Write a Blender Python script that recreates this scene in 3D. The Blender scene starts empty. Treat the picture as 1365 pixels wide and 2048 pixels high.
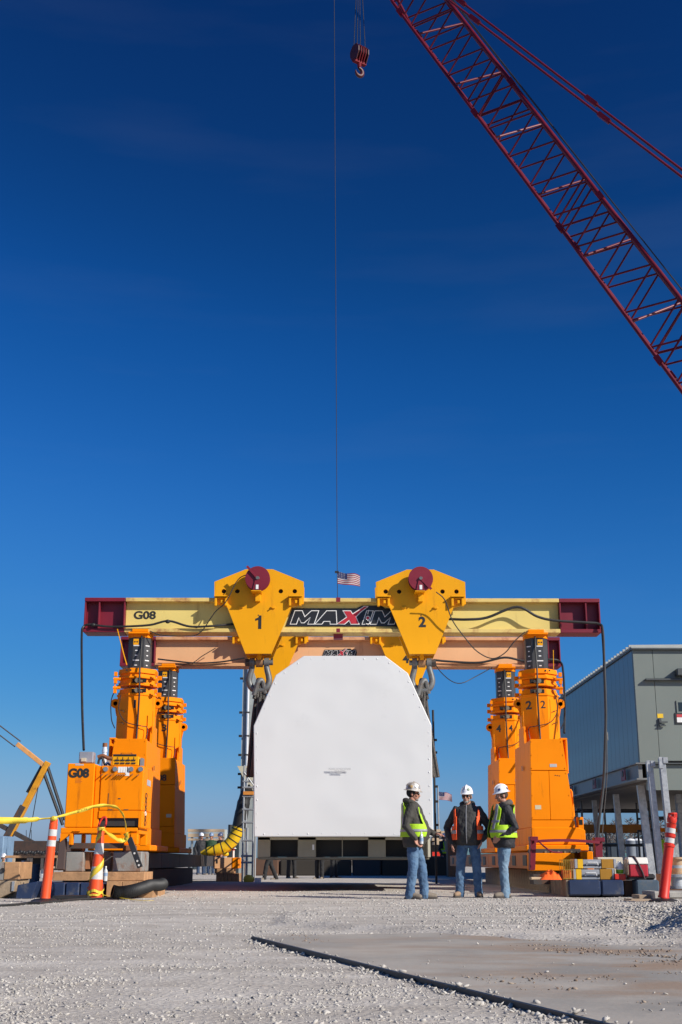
import bpy, bmesh, math, random
import numpy as np
from mathutils import Vector, Matrix, noise as mnoise

random.seed(7)
S = bpy.context.scene
COL = S.collection
R = math.radians

# ------------------------------------------------------------------ camera, sky, sun, exposure
F = 2450.0                       # focal length in photograph pixels (2048 high)
TH = math.atan(699 / F)          # camera tilts up, horizon at y = 1723
CT, ST = math.cos(TH), math.sin(TH)
H = 0.60                         # crouching photographer
YAW = math.atan2(659 - 682.5, F * (CT + ST * math.tan(TH)))
cam_d = bpy.data.cameras.new('camera')
cam = bpy.data.objects.new('camera', cam_d)
COL.objects.link(cam)
cam.location = (0, 0, H)
cam.rotation_euler = (R(90) + TH, 0, YAW)
cam_d.sensor_fit = 'VERTICAL'
cam_d.sensor_height = 36
cam_d.lens = F / 2048 * 36
cam_d.clip_start = 0.1
cam_d.clip_end = 6000
S.camera = cam

SUN = Vector((2.8, -1.9, 2.0)).normalized()
world = bpy.data.worlds.new("World")
S.world = world
world.use_nodes = True
wn = world.node_tree
wn.nodes.clear()
wo = wn.nodes.new('ShaderNodeOutputWorld')
wb = wn.nodes.new('ShaderNodeBackground')
sky = wn.nodes.new('ShaderNodeTexSky')
sky.sky_type = 'NISHITA'
sky.sun_disc = False
sky.sun_elevation = math.asin(SUN.z)
sky.sun_rotation = math.atan2(SUN.x, SUN.y)
sky.altitude = 200
sky.air_density = 1.0
sky.dust_density = 0.6
sky.ozone_density = 2.0
# one contrast curve per channel over the whole sky: the deep blue of a polarised winter sky
sep = wn.nodes.new('ShaderNodeSeparateColor')
com = wn.nodes.new('ShaderNodeCombineColor')
wn.links.new(sky.outputs[0], sep.inputs[0])
EXPO = 0.30
CURVES = (((0, 0), (.089, .0026), (.146, .0078), (.238, .031), (.425, .083), (.64, .225), (1, .5), (2, 1.5)),
          ((0, 0), (.152, .031), (.246, .094), (.384, .19), (.618, .31), (.723, .38), (1, .55), (2, 1.5)),
          ((0, 0), (.279, .148), (.419, .36), (.589, .56), (.763, .645), (1, .75), (2, 1.6)))
for i in range(3):
    m0 = wn.nodes.new('ShaderNodeMath')
    m0.operation = 'MULTIPLY'
    m0.inputs[1].default_value = 0.111
    mc_ = wn.nodes.new('ShaderNodeMath')
    mc_.operation = 'MINIMUM'
    mc_.inputs[1].default_value = 2.0
    fc = wn.nodes.new('ShaderNodeFloatCurve')
    cv = fc.mapping.curves[0]
    P_ = CURVES[i]
    fc.mapping.use_clip = False
    cv.points[0].location = P_[0]
    cv.points[1].location = P_[-1]
    for q_ in P_[1:-1]:
        cv.points.new(*q_)
    for q_ in cv.points:
        q_.handle_type = 'AUTO_CLAMPED'
    fc.mapping.update()
    m2 = wn.nodes.new('ShaderNodeMath')
    m2.operation = 'MULTIPLY'
    m2.inputs[1].default_value = 1.0 / (0.10 * 2 ** EXPO)
    wn.links.new(sep.outputs[i], m0.inputs[0])
    wn.links.new(m0.outputs[0], mc_.inputs[0])
    wn.links.new(mc_.outputs[0], fc.inputs['Value'])
    wn.links.new(fc.outputs[0], m2.inputs[0])
    wn.links.new(m2.outputs[0], com.inputs[i])
# thin high cirrus wisps
tcw = wn.nodes.new('ShaderNodeTexCoord')
mpw = wn.nodes.new('ShaderNodeMapping')
mpw.inputs['Scale'].default_value = (1.6, 1.6, 11)
mpw.inputs['Rotation'].default_value = (R(4), R(-7), 0)
nzw = wn.nodes.new('ShaderNodeTexNoise')
nzw.inputs['Scale'].default_value = 2.3
nzw.inputs['Detail'].default_value = 7
mrw = wn.nodes.new('ShaderNodeMapRange')
mrw.inputs['From Min'].default_value = 0.52
mrw.inputs['From Max'].default_value = 0.80
mrw.inputs['To Max'].default_value = 0.016
mxw = wn.nodes.new('ShaderNodeMix')
mxw.data_type = 'RGBA'
mxw.inputs[7].default_value = (4.2, 4.6, 5.0, 1)
wn.links.new(tcw.outputs['Generated'], mpw.inputs['Vector'])
wn.links.new(mpw.outputs[0], nzw.inputs['Vector'])
wn.links.new(nzw.outputs['Fac'], mrw.inputs['Value'])
wn.links.new(mrw.outputs[0], mxw.inputs[0])
wn.links.new(com.outputs[0], mxw.inputs[6])
wn.links.new(mxw.outputs[2], wb.inputs[0])
wb.inputs[1].default_value = 0.10
wn.links.new(wb.outputs[0], wo.inputs[0])

sun_d = bpy.data.lights.new('sun', 'SUN')
sun_d.energy = 4.6
sun_d.angle = R(0.5)
sun_d.color = (1.0, 0.94, 0.84)
sun = bpy.data.objects.new('sun', sun_d)
COL.objects.link(sun)
sun.location = (60, -40, 60)
sun.rotation_euler = SUN.to_track_quat('Z', 'Y').to_euler()

S.view_settings.view_transform = 'Standard'
S.view_settings.look = 'None'
S.view_settings.gamma = 1
S.view_settings.exposure = EXPO
S.view_settings.use_curve_mapping = False
S.render.engine = 'CYCLES'


def ray(px, py):
    x = (px - 682.5) / F
    u = (1024 - py) / F
    y = CT - u * ST
    z = ST + u * CT
    return Vector((x * math.cos(YAW) - y * math.sin(YAW), x * math.sin(YAW) + y * math.cos(YAW), z))


def at(px, py, Y):
    """point of the place at distance Y seen in that direction"""
    d = ray(px, py)
    return Vector((0, 0, H)) + d * (Y / d.y)


def gnd(px, py, z=0.0):
    d = ray(px, py)
    return Vector((0, 0, H)) + d * ((z - H) / d.z)


# ------------------------------------------------------------------ helpers: objects
WL = {}


def thing(name, label, cat, loc=(0, 0, 0), group=None):
    o = bpy.data.objects.new(name, None)
    COL.objects.link(o)
    o.empty_display_size = 0.2
    o.location = loc
    WL[o.name] = Vector(loc)
    o['label'] = label
    o['category'] = cat
    if group:
        o['group'] = group
    return o


def tag(o, label, cat, group=None):
    o['label'] = label
    o['category'] = cat
    if group:
        o['group'] = group
    return o


def struct(o, kind='structure', label=None):
    o['kind'] = kind
    if label:
        o['label'] = label
    return o


def link(name, me, parent=None, loc=(0, 0, 0)):
    o = bpy.data.objects.new(name, me)
    COL.objects.link(o)
    o.location = loc
    WL[o.name] = Vector(loc)
    if parent:
        o.parent = parent
        WL[o.name] = WL[parent.name] + Vector(loc)
    return o


def copy_tree(o, parent=None, dloc=None):
    c = o.copy()
    COL.objects.link(c)
    if parent:
        c.parent = parent
    if dloc:
        c.location = o.location + Vector(dloc)
    WL[c.name] = (WL[parent.name] if parent else Vector()) + c.location
    for ch in list(o.children):
        copy_tree(ch, c)
    return c


class MB:
    """collects simple shapes (world coordinates) into ONE mesh"""

    def __init__(s):
        s.v = []
        s.f = []
        s.sm = []

    def add(s, vs, fs, smooth=False):
        n = len(s.v)
        s.v += [Vector(p) for p in vs]
        for f in fs:
            s.f.append([i + n for i in f])
            s.sm.append(smooth)
        return s

    def box(s, a, b):
        x0, y0, z0 = a
        x1, y1, z1 = b
        if x0 > x1: x0, x1 = x1, x0
        if y0 > y1: y0, y1 = y1, y0
        if z0 > z1: z0, z1 = z1, z0
        return s.hexa([(x0, y0, z0), (x1, y0, z0), (x1, y1, z0), (x0, y1, z0),
                       (x0, y0, z1), (x1, y0, z1), (x1, y1, z1), (x0, y1, z1)])

    def hexa(s, p):
        return s.add(p, [(3, 2, 1, 0), (4, 5, 6, 7), (0, 1, 5, 4), (1, 2, 6, 5), (2, 3, 7, 6), (3, 0, 4, 7)])

    def prism(s, poly, off):
        """poly: list of points, swept along off"""
        n = len(poly)
        off = Vector(off)
        P = [Vector(p) for p in poly]
        nrm = Vector()
        for i in range(n):
            nrm += P[i].cross(P[(i + 1) % n])
        if nrm.dot(off) > 0:
            P.reverse()
        vs = P + [p + off for p in P]
        fs = [list(range(n)), list(range(2 * n - 1, n - 1, -1))]
        for i in range(n):
            j = (i + 1) % n
            fs.append((i, i + n, j + n, j))
        return s.add(vs, fs)

    def xz(s, pts, y0, y1):
        return s.prism([(x, y0, z) for x, z in pts], (0, y1 - y0, 0))

    def loft(s, rings, smooth=True, caps=True):
        n = len(rings[0])
        vs = [p for r in rings for p in r]
        fs = []
        for k in range(len(rings) - 1):
            for i in range(n):
                j = (i + 1) % n
                fs.append((k * n + i, k * n + j, (k + 1) * n + j, (k + 1) * n + i))
        s.add(vs, fs, smooth)
        if caps:
            s.add(rings[0], [list(range(n - 1, -1, -1))])
            s.add(rings[-1], [list(range(n))])
        return s

    def cyl(s, p0, p1, r0, r1=None, n=16, smooth=True, caps=True):
        return s.tube([p0, p1], [r0, r0 if r1 is None else r1], n, smooth, caps)

    def tube(s, pts, r, n=8, smooth=True, caps=True, closed=False):
        pts = [Vector(p) for p in pts]
        m = len(pts)
        rr = r if isinstance(r, (list, tuple)) else [r] * m
        rings = []
        t0 = (pts[1] - pts[0]).normalized()
        up = Vector((0, 0, 1)) if abs(t0.z) < 0.9 else Vector((0, 1, 0))
        a = t0.cross(up).normalized()
        for i in range(m):
            if i == 0:
                t = pts[1] - pts[0]
            elif i == m - 1:
                t = pts[-1] - pts[-2]
            else:
                t = (pts[i + 1] - pts[i]).normalized() + (pts[i] - pts[i - 1]).normalized()
            t = t.normalized()
            a = (a - t * a.dot(t)).normalized()
            b = t.cross(a)
            rings.append([pts[i] + (a * math.cos(2 * math.pi * k / n) + b * math.sin(2 * math.pi * k / n)) * rr[i]
                          for k in range(n)])
        return s.loft(rings, smooth, caps)

    def bar(s, p0, p1, w, h, up=(0, 0, 1)):
        """rectangular bar from p0 to p1"""
        p0, p1 = Vector(p0), Vector(p1)
        t = (p1 - p0).normalized()
        u = Vector(up)
        if abs(t.dot(u)) > 0.98:
            u = Vector((0, 1, 0))
        a = t.cross(u).normalized() * (w / 2)
        b = a.cross(t).normalized() * (h / 2)
        return s.hexa([p0 - a - b, p0 + a - b, p1 + a - b, p1 - a - b, p0 - a + b, p0 + a + b, p1 + a + b, p1 - a + b])

    def lathe(s, prof, c, axis='z', n=24, smooth=True):
        """prof: (radius, height) list"""
        c = Vector(c)
        rings = []
        for r, h in prof:
            ring = []
            for k in range(n):
                t = 2 * math.pi * k / n
                u, v = r * math.cos(t), r * math.sin(t)
                if axis == 'z':
                    p = Vector((u, v, h))
                elif axis == 'y':
                    p = Vector((u, h, -v))
                else:
                    p = Vector((h, u, v))
                ring.append(c + p)
            rings.append(ring)
        return s.loft(rings, smooth, True)

    def ell(s, c, rx, ry=None, rz=None, M=None, nu=14, nv=9):
        ry = rx if ry is None else ry
        rz = rx if rz is None else rz
        c = Vector(c)
        rings = []
        for i in range(nv + 1):
            ph = -math.pi / 2 + math.pi * (i + 0.0001) / (nv + 0.0002)
            ring = []
            for k in range(nu):
                t = 2 * math.pi * k / nu
                p = Vector((rx * math.cos(ph) * math.cos(t), ry * math.cos(ph) * math.sin(t), rz * math.sin(ph)))
                if M:
                    p = M @ p
                ring.append(c + p)
            rings.append(ring)
        return s.loft(rings, True, True)

    def limb(s, pts, rad, n=12):
        """closed tube with round ends"""
        pts = [Vector(p) for p in pts]
        a = (pts[0] - pts[1]).normalized()
        b = (pts[-1] - pts[-2]).normalized()
        P = [pts[0] + a * rad[0] * 0.95, pts[0] + a * rad[0] * 0.6] + pts + [pts[-1] + b * rad[-1] * 0.6, pts[-1] + b * rad[-1] * 0.95]
        Q = [rad[0] * 0.3, rad[0] * 0.8] + list(rad) + [rad[-1] * 0.8, rad[-1] * 0.3]
        return s.tube(P, Q, n)

    def mirror_x(s, x0=0.0):
        for v in s.v:
            v.x = 2 * x0 - v.x
        s.f = [list(reversed(f)) for f in s.f]
        return s

    def shift(s, d):
        d = Vector(d)
        s.v = [v + d for v in s.v]
        return s

    def build(s, name, m, parent=None, bevel=0.0, seg=1):
        base = WL[parent.name] if parent else Vector()
        me = bpy.data.meshes.new(name)
        me.from_pydata([tuple(v - base) for v in s.v], [], s.f)
        me.polygons.foreach_set('use_smooth', s.sm)
        me.materials.append(m)
        me.update()
        if any(s.sm):
            me.set_sharp_from_angle(angle=R(38))
        o = link(name, me, parent)
        if bevel:
            b = o.modifiers.new('bevel', 'BEVEL')
            b.width = bevel
            b.segments = seg
            b.limit_method = 'ANGLE'
            b.angle_limit = R(40)
        return o


_cylm = {}


def unit_cyl(m, n=8):
    k = (m.name, n)
    if k not in _cylm:
        b = MB().cyl((0, 0, 0), (0, 0, 1), 1, 1, n)
        me = bpy.data.meshes.new('tube')
        me.from_pydata([tuple(v) for v in b.v], [], b.f)
        me.polygons.foreach_set('use_smooth', b.sm)
        me.materials.append(m)
        _cylm[k] = me
    return _cylm[k]


def rod(name, p0, p1, r, m, parent, n=8):
    """a straight round bar sharing one mesh with its likes"""
    p0, p1 = Vector(p0), Vector(p1)
    base = WL[parent.name] if parent else Vector()
    o = link(name, unit_cyl(m, n), parent, p0 - base)
    d = p1 - p0
    o.rotation_euler = d.to_track_quat('Z', 'Y').to_euler()
    o.scale = (r, r, d.length)
    return o


_boxm = {}


def brick(name, a, b, m, parent, bevel=0.006):
    """a box piece sharing one bevelled mesh per size"""
    a, b = Vector(a), Vector(b)
    sz = Vector((abs(b.x - a.x), abs(b.y - a.y), abs(b.z - a.z)))
    k = (m.name, round(sz.x, 3), round(sz.y, 3), round(sz.z, 3))
    if k not in _boxm:
        q = MB().box(-sz / 2, sz / 2)
        me = bpy.data.meshes.new(name)
        me.from_pydata([tuple(v) for v in q.v], [], q.f)
        me.materials.append(m)
        if bevel:
            bm = bmesh.new()
            bm.from_mesh(me)
            bmesh.ops.bevel(bm, geom=bm.edges[:], offset=bevel, segments=1, affect='EDGES')
            bm.to_mesh(me)
            bm.free()
        _boxm[k] = me
    base = WL[parent.name] if parent else Vector()
    return link(name, _boxm[k], parent, (a + b) / 2 - base)


_txt = {}


def text(name, s, size, m, parent, p, width=None, bold=0.0, rot=(R(90), 0, 0), ext=0.002, font_sx=1.0):
    """flat lettering, centred on p, facing -Y by default"""
    cu = bpy.data.curves.new('lettering', 'FONT')
    cu.body = s
    cu.size = size
    cu.align_x = 'CENTER'
    cu.align_y = 'CENTER'
    cu.extrude = ext
    cu.offset = bold
    t = bpy.data.objects.new('t', cu)
    COL.objects.link(t)
    dg = bpy.context.evaluated_depsgraph_get()
    me = bpy.data.meshes.new_from_object(t.evaluated_get(dg))
    bpy.data.objects.remove(t)
    me.materials.clear()
    me.materials.append(m)
    base = WL[parent.name] if parent else Vector()
    o = link(name, me, parent, Vector(p) - base)
    o.rotation_euler = rot
    if width:
        xs = [v.co.x for v in me.vertices]
        k = width / max(1e-6, max(xs) - min(xs))
        o.scale = (k, 1, 1)
    return o


def cut(o, cutter):
    """subtract the cutter's shapes from o's mesh"""
    base = WL[o.name]
    cm = bpy.data.meshes.new('c')
    cm.from_pydata([tuple(v - base) for v in cutter.v], [], cutter.f)
    c = bpy.data.objects.new('c', cm)
    c.parent = o.parent
    COL.objects.link(c)
    md = o.modifiers.new('cut', 'BOOLEAN')
    md.object = c
    md.operation = 'DIFFERENCE'
    md.solver = 'EXACT'
    dg = bpy.context.evaluated_depsgraph_get()
    me = bpy.data.meshes.new_from_object(o.evaluated_get(dg))
    o.modifiers.remove(md)
    o.data = me
    bpy.data.objects.remove(c)
    return o


def sag(p0, p1, drop, n=14):
    p0, p1 = Vector(p0), Vector(p1)
    return [p0.lerp(p1, i / n) - Vector((0, 0, 4 * drop * (i / n) * (1 - i / n))) for i in range(n + 1)]


def spline(pts, k=6):
    """Catmull-Rom through points"""
    P = [Vector(p) for p in pts]
    P = [2 * P[0] - P[1]] + P + [2 * P[-1] - P[-2]]
    out = []
    for i in range(1, len(P) - 2):
        for j in range(k):
            t = j / k
            a, b, c, d = P[i - 1], P[i], P[i + 1], P[i + 2]
            out.append(0.5 * ((2 * b) + (c - a) * t + (2 * a - 5 * b + 4 * c - d) * t * t + (3 * b - a - 3 * c + d) * t ** 3))
    out.append(P[-2])
    return out


# ------------------------------------------------------------------ helpers: materials
MATS = {}


def mat(name, col, rough=0.5, metal=0.0, var=0.12, scale=3.0, bump=0.0, bscale=40.0, dirt=None, damt=0.0, dscale=2.0,
        spec=0.5, coat=0.0, streak=False):
    m = bpy.data.materials.new(name)
    m.use_nodes = True
    nt = m.node_tree
    N, L = nt.nodes, nt.links
    b = N['Principled BSDF']
    b.inputs['Roughness'].default_value = rough
    b.inputs['Metallic'].default_value = metal
    b.inputs['Specular IOR Level'].default_value = spec
    b.inputs['Coat Weight'].default_value = coat
    tc = N.new('ShaderNodeTexCoord')
    n1 = N.new('ShaderNodeTexNoise')
    n1.inputs['Scale'].default_value = scale
    n1.inputs['Detail'].default_value = 5
    L.new(tc.outputs['Object'], n1.inputs['Vector'])
    mr = N.new('ShaderNodeMapRange')
    mr.inputs['From Min'].default_value = 0.3
    mr.inputs['From Max'].default_value = 0.7
    mr.inputs['To Min'].default_value = 1 - var
    mr.inputs['To Max'].default_value = 1 + var
    L.new(n1.outputs['Fac'], mr.inputs['Value'])
    mx = N.new('ShaderNodeVectorMath')
    mx.operation = 'SCALE'
    mx.inputs[0].default_value = col[:3]
    L.new(mr.outputs[0], mx.inputs['Scale'])
    last = mx.outputs[0]
    if dirt:
        n2 = N.new('ShaderNodeTexNoise')
        n2.inputs['Scale'].default_value = dscale
        n2.inputs['Detail'].default_value = 9
        n2.inputs['Roughness'].default_value = 0.7
        if streak:
            mp = N.new('ShaderNodeMapping')
            mp.inputs['Scale'].default_value = (1, 1, 0.12)
            L.new(tc.outputs['Object'], mp.inputs['Vector'])
            L.new(mp.outputs[0], n2.inputs['Vector'])
        else:
            L.new(tc.outputs['Object'], n2.inputs['Vector'])
        rp = N.new('ShaderNodeMapRange')
        rp.inputs['From Min'].default_value = 0.62 - 0.3 * damt
        rp.inputs['From Max'].default_value = 0.78 - 0.2 * damt
        L.new(n2.outputs['Fac'], rp.inputs['Value'])
        mm = N.new('ShaderNodeMix')
        mm.data_type = 'RGBA'
        L.new(rp.outputs[0], mm.inputs[0])
        L.new(last, mm.inputs[6])
        mm.inputs[7].default_value = (*dirt[:3], 1)
        last = mm.outputs[2]
    L.new(last, b.inputs['Base Color'])
    rr = N.new('ShaderNodeMapRange')
    rr.inputs['To Min'].default_value = max(0.02, rough - 0.1)
    rr.inputs['To Max'].default_value = min(1, rough + 0.12)
    L.new(n1.outputs['Fac'], rr.inputs['Value'])
    L.new(rr.outputs[0], b.inputs['Roughness'])
    if bump:
        n3 = N.new('ShaderNodeTexNoise')
        n3.inputs['Scale'].default_value = bscale
        n3.inputs['Detail'].default_value = 6
        L.new(tc.outputs['Object'], n3.inputs['Vector'])
        bp = N.new('ShaderNodeBump')
        bp.inputs['Strength'].default_value = bump
        bp.inputs['Distance'].default_value = 0.02
        L.new(n3.outputs['Fac'], bp.inputs['Height'])
        L.new(bp.outputs[0], b.inputs['Normal'])
    MATS[name] = m
    return m


ORANGE = mat('orange_paint', (0.88, 0.245, 0.002), 0.5, var=0.06, scale=1.2, dirt=(0.34, 0.09, 0.008), damt=0.17, dscale=5, streak=True, spec=0.1)
YELLOW = mat('yellow_paint', (0.78, 0.345, 0.003), 0.45, var=0.05, scale=1.2, dirt=(0.45, 0.19, 0.01), damt=0.12, dscale=4, streak=True, spec=0.25)
BEAMY = mat('faded_yellow_paint', (0.70, 0.55, 0.17), 0.55, var=0.07, scale=1.0, dirt=(0.42, 0.27, 0.07), damt=0.12, dscale=3, streak=True)
BEAMYR = mat('faded_yellow_rusty', (0.68, 0.50, 0.16), 0.6, var=0.10, scale=2.0, dirt=(0.34, 0.13, 0.05), damt=0.38, dscale=3)
PEACH = mat('faded_peach_paint', (0.72, 0.40, 0.20), 0.55, var=0.06, scale=1.0, dirt=(0.5, 0.22, 0.09), damt=0.12, dscale=3, streak=True)
PEACHR = mat('faded_peach_rusty', (0.66, 0.34, 0.16), 0.6, var=0.12, scale=2.0, dirt=(0.36, 0.11, 0.05), damt=0.45, dscale=3)
MAROON = mat('maroon_paint', (0.17, 0.008, 0.022), 0.45, var=0.1, scale=2)
RED = mat('dark_red_paint', (0.20, 0.014, 0.028), 0.4, var=0.12, scale=3)
BOOMRED = mat('crane_red_paint', (0.125, 0.004, 0.017), 0.45, var=0.15, scale=2, spec=0.3)
BLACK = mat('black_paint', (0.022, 0.022, 0.024), 0.45, var=0.2)
GREYBOOM = mat('graphite_steel', (0.045, 0.045, 0.048), 0.42, var=0.15, metal=0.0)
RUBBER = mat('black_rubber', (0.018, 0.018, 0.019), 0.55, var=0.2, scale=8)
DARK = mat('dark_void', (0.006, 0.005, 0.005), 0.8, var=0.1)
WHITE = mat('white_paint', (0.78, 0.78, 0.77), 0.45, var=0.03)
STEEL = mat('grey_steel', (0.30, 0.31, 0.32), 0.42, metal=0.5, var=0.12, dirt=(0.16, 0.09, 0.05), damt=0.15, dscale=4)
GALV = mat('galvanised_steel', (0.42, 0.44, 0.46), 0.42, metal=0.45, var=0.14, scale=6, dirt=(0.25, 0.27, 0.30), damt=0.5, dscale=7)
CHAIN = mat('shackle_steel', (0.15, 0.155, 0.155), 0.5, metal=0.3, var=0.15, scale=6, dirt=(0.12, 0.07, 0.04), damt=0.3, dscale=9)
WIRE = mat('greasy_wire_rope', (0.05, 0.046, 0.042), 0.45, metal=0.3, var=0.35, scale=30, bump=0.6, bscale=60)
RUSTGREY = mat('grey_rusty_plate', (0.25, 0.25, 0.24), 0.6, var=0.15, scale=2.5, dirt=(0.20, 0.085, 0.035), damt=0.5, dscale=3.5, bump=0.15)
DARKSTEEL = mat('dark_rusty_steel', (0.05, 0.042, 0.038), 0.6, var=0.25, dirt=(0.11, 0.045, 0.02), damt=0.4, dscale=4)
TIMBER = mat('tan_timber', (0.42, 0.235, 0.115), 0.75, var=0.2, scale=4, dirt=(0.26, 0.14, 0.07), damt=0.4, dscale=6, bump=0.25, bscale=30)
TIMBERD = mat('shade_darkened_timber', (0.085, 0.06, 0.04), 0.8, var=0.25, scale=4, dirt=(0.04, 0.03, 0.025), damt=0.4, dscale=6, bump=0.3, bscale=30)  # timber colour darkened to carry the shade under the left track
TIMBERG = mat('weathered_timber', (0.34, 0.255, 0.17), 0.8, var=0.2, scale=4, dirt=(0.2, 0.14, 0.09), damt=0.4, dscale=6, bump=0.3, bscale=30)
BLUE = mat('blue_painted_steel', (0.013, 0.028, 0.075), 0.5, var=0.2, scale=3, dirt=(0.09, 0.09, 0.10), damt=0.25, dscale=4)
BLUEGREY = mat('blue_grey_paint', (0.055, 0.085, 0.12), 0.55, var=0.2, scale=3, dirt=(0.12, 0.12, 0.12), damt=0.25, dscale=4)
PLASTIC_O = mat('orange_plastic', (0.85, 0.085, 0.015), 0.45, var=0.06, scale=4)
PLASTIC_R = mat('red_plastic', (0.62, 0.028, 0.012), 0.42, var=0.08, scale=4)
REFL = mat('white_reflective_sheet', (0.55, 0.55, 0.54), 0.4, var=0.06, scale=30)
CONCRETE = mat('grey_concrete', (0.36, 0.34, 0.31), 0.85, var=0.12, scale=5, bump=0.3, bscale=40)
BEIGE = mat('beige_paint', (0.50, 0.47, 0.36), 0.5, var=0.05)
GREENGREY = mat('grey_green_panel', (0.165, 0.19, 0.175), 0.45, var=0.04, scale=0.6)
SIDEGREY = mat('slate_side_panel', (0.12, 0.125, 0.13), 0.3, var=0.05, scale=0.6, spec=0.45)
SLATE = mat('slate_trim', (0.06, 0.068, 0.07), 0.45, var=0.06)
ROOFG = mat('roof_sheet', (0.38, 0.40, 0.38), 0.4, var=0.05)
GLASSD = mat('dark_glass', (0.02, 0.028, 0.035), 0.06, var=0.05)
YBAND = mat('yellow_duct_fabric', (0.80, 0.50, 0.01), 0.5, var=0.06, scale=6, bump=0.3, bscale=14)
TAPE = mat('yellow_caution_tape', (0.70, 0.52, 0.045), 0.4, var=0.06, scale=10)
CLOTHO = mat('bright_orange_cloth', (0.95, 0.13, 0.01), 0.8, var=0.1, scale=10, bump=0.4, bscale=20)


def simple(name, col, rough=0.5, **k):
    return MATS.get(name) or mat(name, col, rough, **k)


def poly_off(p, d):
    """grow a 2-D outline outwards by d (mitred)"""
    n = len(p)
    ar = sum(p[i][0] * p[(i + 1) % n][1] - p[(i + 1) % n][0] * p[i][1] for i in range(n))
    sg = 1 if ar > 0 else -1
    out = []
    for i in range(n):
        a, b, c = Vector(p[i - 1]), Vector(p[i]), Vector(p[(i + 1) % n])
        e1, e2 = (b - a).normalized(), (c - b).normalized()
        n1, n2 = Vector((e1.y, -e1.x)) * sg, Vector((e2.y, -e2.x)) * sg
        m = (n1 + n2)
        m = m / max(0.35, m.dot(n1)) if m.length > 1e-5 else n1
        if m.length > 2.2:
            m = m.normalized() * 2.2
        out.append((b.x + m.x * d, b.y + m.y * d))
    return out

# ------------------------------------------------------------------ ground
MOUNDS = [(2.92, 10.0, 0.25, 0.27, 0.45), (3.45, 10.6, 0.34, 0.40, 0.7), (2.62, 11.5, 0.10, 0.16, 0.16), (3.7, 12.2, 0.22, 0.5, 0.5),
          (4.5, 13.6, 0.34, 0.55, 0.8), (3.5, 14.2, 0.07, 0.22, 0.2), (5.3, 16.0, 0.34, 0.55, 0.9), (4.1, 16.6, 0.05, 0.5, 0.25), (5.9, 18.4, 0.30, 0.5, 0.7)]


def mound(x, y):
    z = 0
    for mx, my, h, rx, ry in MOUNDS:
        d = ((x - mx) / rx) ** 2 + ((y - my) / ry) ** 2
        if d < 6:
            z += h * math.exp(-d) * (1 + 0.35 * mnoise.noise((x * 4, y * 4, 1)))
    return z


def gh(x, y):
    z = 0.016 * mnoise.noise((x * 0.5, y * 0.5, 0)) + 0.008 * mnoise.noise((x * 2.1, y * 2.1, 3))
    k = min(1, max(0, (45 - y) / 20))
    t = min(1, max(0, (y - 22) / 4))
    z = z * k + 0.045 * t * t * (3 - 2 * t)
    # low gravel bank lapping over the right hand corner of the steel plate
    if y < 16 and x > -0.5:
        sd = ((x - 0.4) * 2.75 + (y - 11.15) * 2.1) / 3.46 + 0.10 * mnoise.noise((x * 2.3, y * 2.3, 11))
        t = min(1, max(0, sd / 0.30))
        z += 0.055 * t * t * (3 - 2 * t) * min(1, max(0, (16 - y) / 2))
    return z + mound(x, y)


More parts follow.
